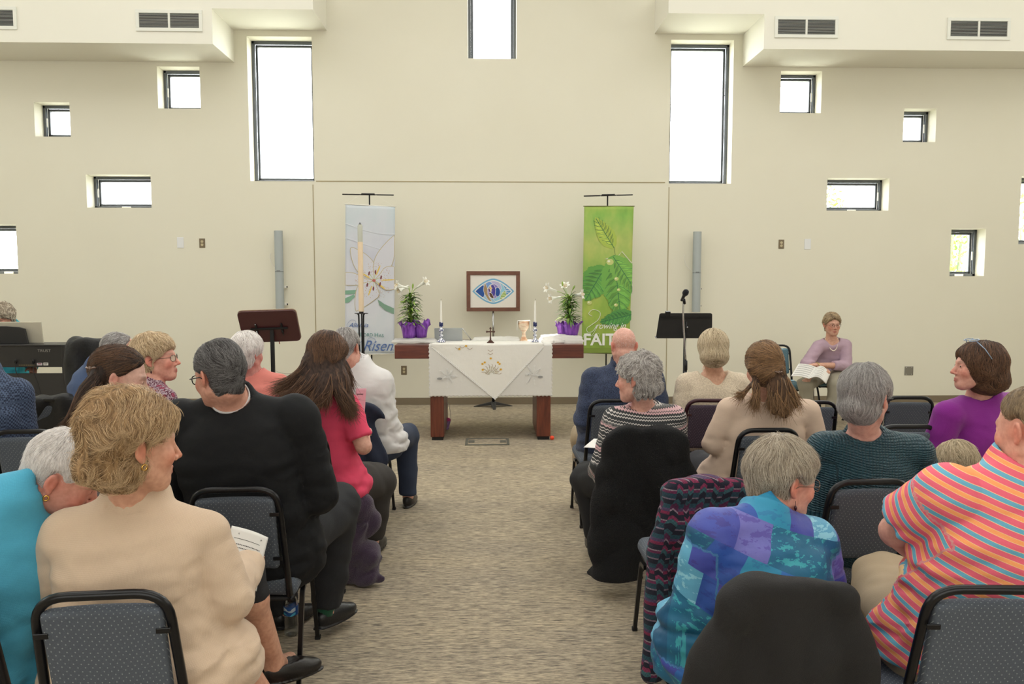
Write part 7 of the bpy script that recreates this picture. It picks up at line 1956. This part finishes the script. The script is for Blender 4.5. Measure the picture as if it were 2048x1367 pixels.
J['polo'] = person('person in a pink, orange and blue striped polo at the right edge', (2070, 858, 2.05), (16, -8, 0), (1.36, 2.14), dict(mat=M_polo, name='polo_shirt', ease=.016, sleeve=.37, collar=(.034, .014, .007, .15), hem=-.04, fold=.007, neck=.012, slr=1.15, h=.0075),
    dict(t=.005, top=.009, back=.006, nape=-.06, ear=(-.012, .01), fore=(.088, .07), flow='down', len=.02, lift=.0015, hole=(.034, .03, .05), thick=.22), sex='m', hairc='tan', tone=(222, 164, 142), yaw=12, sw=.20, fat=1.3, c7=(2050, 958, 2.06), shl=(1896, 994, 2.06), shr=(2170, 1010, 2.0),
    elbows=((1792, 1062, 2.2), None), wrists=((1852, 1125, 2.38), None), knees=((1772, 1168, 2.58), None), ankles=((1745, 1385, 2.66), None), trousers=(KH, 1.28, .98), nhair=2200, shoes=(70, 54, 40))

# ------------------------------------------------------------ worn and held things
def part_on(j, name, mb, m, smooth=True): return obj(name, mb, m, j['root'], smooth, world=True)
M_gold = mat('gold', (214, 170, 90), .25, 1.0); M_pearl = mat('pearl', (240, 228, 212), .25, coat=.5)
def earring(j, kind='hoop', sides=(1,)):
    for s in sides:
        c = j['hc'] + j['RH'] @ (np.array((s * .084, -.003, -.040)) * j['hs']); mb = MB()
        if kind == 'hoop': mb.tube([c + j['RH'] @ np.array((0, .006 * math.sin(a), -.004 + .007 * math.cos(a))) for a in np.linspace(0, 2 * math.pi, 18, endpoint=False)], .0024, 8, closed=True)
        else: mb.tube([c, c - (0, 0, .012)], .0008, 5); mb.lathe([(.0005, -.03), (.004, -.024), (.0045, -.018), (.0005, -.012)], c, 10)
        part_on(j, 'earring', mb, M_gold if kind == 'hoop' else mat('garnet', (60, 20, 30), .2))
earring(J['cream']); earring(J['fleece']); earring(J['medal'], 'drop'); earring(J['patch'], 'drop'); earring(J['leather'], 'drop')
def beads(j, n, r, rad, tilt, name='necklace', low=0):
    mb = MB(); nb, nh = j['nb'], j['nh']; ax_ = (nh - nb) / np.linalg.norm(nh - nb); f_ = j['fwd'] - ax_ * (j['fwd'] @ ax_); f_ /= np.linalg.norm(f_); s_ = np.cross(f_, ax_)
    for i in range(n):
        a = 2 * math.pi * i / n; c = nb + ax_ * (.03) + s_ * rad * math.sin(a) + f_ * (rad * math.cos(a) + .01) - np.array((0, 0, 1)) * (tilt + low * max(0, math.cos(a)) ** 1.5) * (1 + math.cos(a)) * .5
        mb.lathe([(math.sin(t_) * r, -math.cos(t_) * r) for t_ in np.linspace(.05, math.pi - .05, 6)], c, 8)
    part_on(j, name, mb, M_pearl)
beads(J['bob'], 44, .0052, .064, -.02)
jl = J['lav']; mb = MB(); cpts = []
for a in np.linspace(-math.pi, math.pi, 60):
    k = max(0, math.cos(a)); c = jl['nb'] + np.array((0, 0, .03 - .13 * k ** 1.3)) + jl['right'] * .068 * math.sin(a) * (1 - .1 * k) + jl['fwd'] * (.062 * math.cos(a) + .055 * k)
    mb.lathe([(math.sin(t_) * .0055, -math.cos(t_) * .0055) for t_ in np.linspace(.05, math.pi - .05, 6)], c, 8)
part_on(jl, 'necklace', mb, M_pearl)
w_ = jl['WL']; d = jl['WL'] - jl['EL']; d /= np.linalg.norm(d); u = np.cross(d, (0, 0, 1)); u /= np.linalg.norm(u); v_ = np.cross(d, u); c = w_ - d * .012
part_on(jl, 'wristwatch', MB().tube([c + u * .034 * math.cos(a) + v_ * .03 * math.sin(a) for a in np.linspace(0, 2 * math.pi, 20, endpoint=False)], .005, 6, closed=True), mat('watch_gold', (196, 176, 130), .25, .9))
# hair clips
for key, px in (('leather', (183, 736, 2.93)), ('pony', (1556, 744, 3.74))):
    c = P(*px); mb = MB()
    for s in (-1, 1): mb.tube([c + (s * .014, .008, 0), c + (s * .014, -.010, .003), c + (s * .003, -.015, 0)], .004, 7)
    mb.tube([c + (0, -.013, -.008), c + (0, -.013, .008)], .004, 7); part_on(J[key], 'hair_clip', mb, mat('tortoise_clip', (110, 84, 70), .2, coat=.5))
# sunglasses pushed up on the head
jp = J['purple']; RH = jp['RH']; T = lambda a: jp['hc'] + RH @ np.array(a)
mb = MB()
for s_ in (-1, 1):
    mb.tube([T((s_ * .06, .034, .130)), T((s_ * .098, .01, .098)), T((s_ * .114, -.02, .05))], .0024, 6)
    mb.tube([T((s_ * .034 + .026 * math.cos(a), .034 - .020 * math.sin(a), .134 + .006 * math.sin(a))) for a in np.linspace(0, 2 * math.pi, 16, endpoint=False)], .002, 6, closed=True)
part_on(jp, 'sunglasses', mb, mat('pale_blue_frame', (150, 170, 196), .25, .4))
js = J['suit']; a_, k_ = js['AR'], js['KR']; dd = (k_ - a_) / np.linalg.norm(k_ - a_)
part_on(js, 'sock', MB().tube([a_ - dd * .03, a_ + dd * .03, a_ + dd * .08], [.043, .041, .043], 14), knit('green_sock', (34, 92, 66)))
# belt of the polo wearer, shirt collars
j = J['suit']; nb, nh = j['nb'], j['nh']; ax_ = (nh - nb) / np.linalg.norm(nh - nb); s_ = np.cross(j['fwd'], ax_); s_ /= np.linalg.norm(s_); f_ = np.cross(ax_, s_)
mb = MB(); ring = [[nb + ax_ * h_ + (s_ * math.sin(a) + f_ * math.cos(a)) * (j['nr'] * 1.06 + o_) for a in np.linspace(0, 2 * math.pi, 40)] for (h_, o_) in ((.02, .006), (.070, .007), (.071, .011), (.02, .014))]
mb.grid(ring); part_on(j, 'shirt_collar', mb, M_wshirt)
j = J['bob']
for (px, py) in ((1397, 737.5), (1420, 738), (1456, 737)):
    pass
# ---- papers
M_paper = mat('white_paper', (234, 232, 228), .8); M_pinkp = mat('pink_paper', (214, 164, 176), .8); M_ink = mat('black_ink', (50, 48, 48), .8)
def sheet(name, label, cat, c0, ux, uy, w, h, m, curl=.0, lines=(), group=None, curl2=0):
    c0, ux, uy = np.array(c0, float), np.array(ux, float), np.array(uy, float); ux /= np.linalg.norm(ux); uy -= ux * (uy @ ux); uy /= np.linalg.norm(uy); n = np.cross(ux, uy)
    r = thing(name, label, cat, c0, group=group); nu, nv = 17, 17; 
    def at(u, v_, o=0): 
        b_ = curl * (math.sin(u * math.pi)) + curl2 * (v_ ** 2); return c0 + ux * w * u + uy * h * v_ + n * (b_ + o)
    G = [[at(i / (nu - 1), k / (nv - 1)) for k in range(nv)] for i in range(nu)]
    o = obj('page', MB().grid(G), m, r, True, world=True, solid=.0008)
    lm = MB()
    for side in (1, -1):
        for (u0, u1, v0, th, wig) in lines:
            k = max(2, int((u1 - u0) * 26)); 
            if wig:
                us = np.linspace(u0, u1, k + 1)
                for q in range(k):
                    a_, b_ = us[q], us[q] + (u1 - u0) / k * .68; lm.quad(at(a_, v0 - th / 2, side * .0009), at(b_, v0 - th / 2, side * .0009), at(b_, v0 + th / 2, side * .0009), at(a_, v0 + th / 2, side * .0009))
            else:
                us = np.linspace(u0, u1, k + 1)
                for q in range(k): lm.quad(at(us[q], v0 - th / 2, side * .0009), at(us[q + 1], v0 - th / 2, side * .0009), at(us[q + 1], v0 + th / 2, side * .0009), at(us[q], v0 + th / 2, side * .0009))
    if lines: obj('print', lm, M_ink, o, world=True)
    return r, at
a = P(452, 1098, 2.42); b = P(514, 1170, 2.36); c = P(520, 1088, 2.52)
lines = [(.12, .8, .80, .008, 0)] + [(.2, .85, v_, .016, 1) for v_ in (.70, .64)] + [(.62, .85, .54, .014, 1)] + [(.1, .9, v_, .003, 0) for v_ in (.44, .425, .41, .395, .38)] + [(.2, .8, .33, .013, 1)] + [(.1, .9, v_, .003, 0) for v_ in (.24, .225, .21, .195, .18)] + [(.2, .8, .12, .013, 1)]
o_ = P(468, 1165, 2.36); tl_ = P(440, 1096, 2.44); tr_2 = P(535, 1100, 2.50)
rs_, at_ = sheet('booklet', 'white service booklet held by the person in the cream sweater', 'booklet', P(436, 1160, 2.34), P(500, 1178, 2.40) - P(436, 1160, 2.34), P(474, 1092, 2.44) - P(436, 1160, 2.34), .135, .175, M_paper, .010, lines, curl2=.012)
q = at_(.18, .86, .0012); q2 = at_(.6, .86, .0012)
c_ = bpy.data.curves.new('heading', 'FONT')
ux_ = (at_(.9, .86) - at_(.1, .86)); ux_ /= np.linalg.norm(ux_); uy_ = at_(.5, .9) - at_(.5, .8); uy_ /= np.linalg.norm(uy_); n_ = np.cross(ux_, uy_)
M4 = Matrix((( ux_[0], uy_[0], n_[0]), (ux_[1], uy_[1], n_[1]), (ux_[2], uy_[2], n_[2])))
text('heading', '+ Gathering +', tuple(q - np.array(rs_.location)), .0155, M_ink, rs_, rot=M4.to_euler(), extrude=.0001)
a0 = P(707, 846, 4.16); up_v = P(707, 775, 4.22) - a0
rs_, at_ = sheet('song_sheet', 'pink song sheet held upright by the person in hot pink', 'paper', a0, P(729, 846, 4.14) - a0, up_v, .062, .19, M_pinkp, .0, [(.1, .75, .83, .03, 1), (.3, .55, .42, .02, 1), (.3, .6, .36, .02, 1)])
# open music book on the lap
c = P(1622, 752, 8.12); M_book = M_paper
r = thing('music_book', 'open white music book on the lap of the person in lavender', 'book', c)
L0 = P(1582, 752, 8.02); L1 = P(1597, 727, 8.18); Cn0 = P(1618, 757, 7.98); Cn1 = P(1633, 734, 8.16); R0 = P(1652, 767, 8.0); R1 = P(1660, 748, 8.16)
def page(A, B, Cq, D, bulge, nm):
    G = []
    for i in range(13):
        u = i / 12; row = []
        for k in range(9):
            v_ = k / 8; row.append((1 - u) * ((1 - v_) * A + v_ * B) + u * ((1 - v_) * Cq + v_ * D) + np.array((0, 0, bulge * math.sin(u * math.pi))))
        G.append(row)
    o = obj(nm, MB().grid(G), M_paper, r, True, world=True, solid=.004)
    ln = MB()
    for s in range(6):
        for k in range(5):
            v_ = .08 + s * .155 + k * .014
            for i in range(12):
                u0, u1 = .08 + i * .07, .08 + (i + 1) * .07
                f_ = lambda u, v__: (1 - u) * ((1 - v__) * A + v__ * B) + u * ((1 - v__) * Cq + v__ * D) + np.array((0, 0, bulge * math.sin(u * math.pi) + .0035))
                ln.quad(f_(u0, v_), f_(u1, v_), f_(u1, v_ + .005), f_(u0, v_ + .005))
    obj('staves', ln, mat('grey_print', (130, 130, 132), .8), o, world=True)
page(L0, L1, Cn0, Cn1, .012, 'left_page'); page(Cn0, Cn1, R0, R1, .045, 'right_page')
sheet('service_leaflet', 'white leaflet edge held in front of the banded sweater', 'paper', P(1167, 894, 4.2), P(1198, 896, 4.15) - P(1167, 894, 4.2), (0.1, .9, .12), .085, .14, M_paper)
sheet('service_leaflet', 'white leaflet on the chair seat next to the patterned cardigan', 'paper', (.70, 2.92, .496), (.5, .2, 0), (-.2, 1, 0), .12, .16, M_paper)
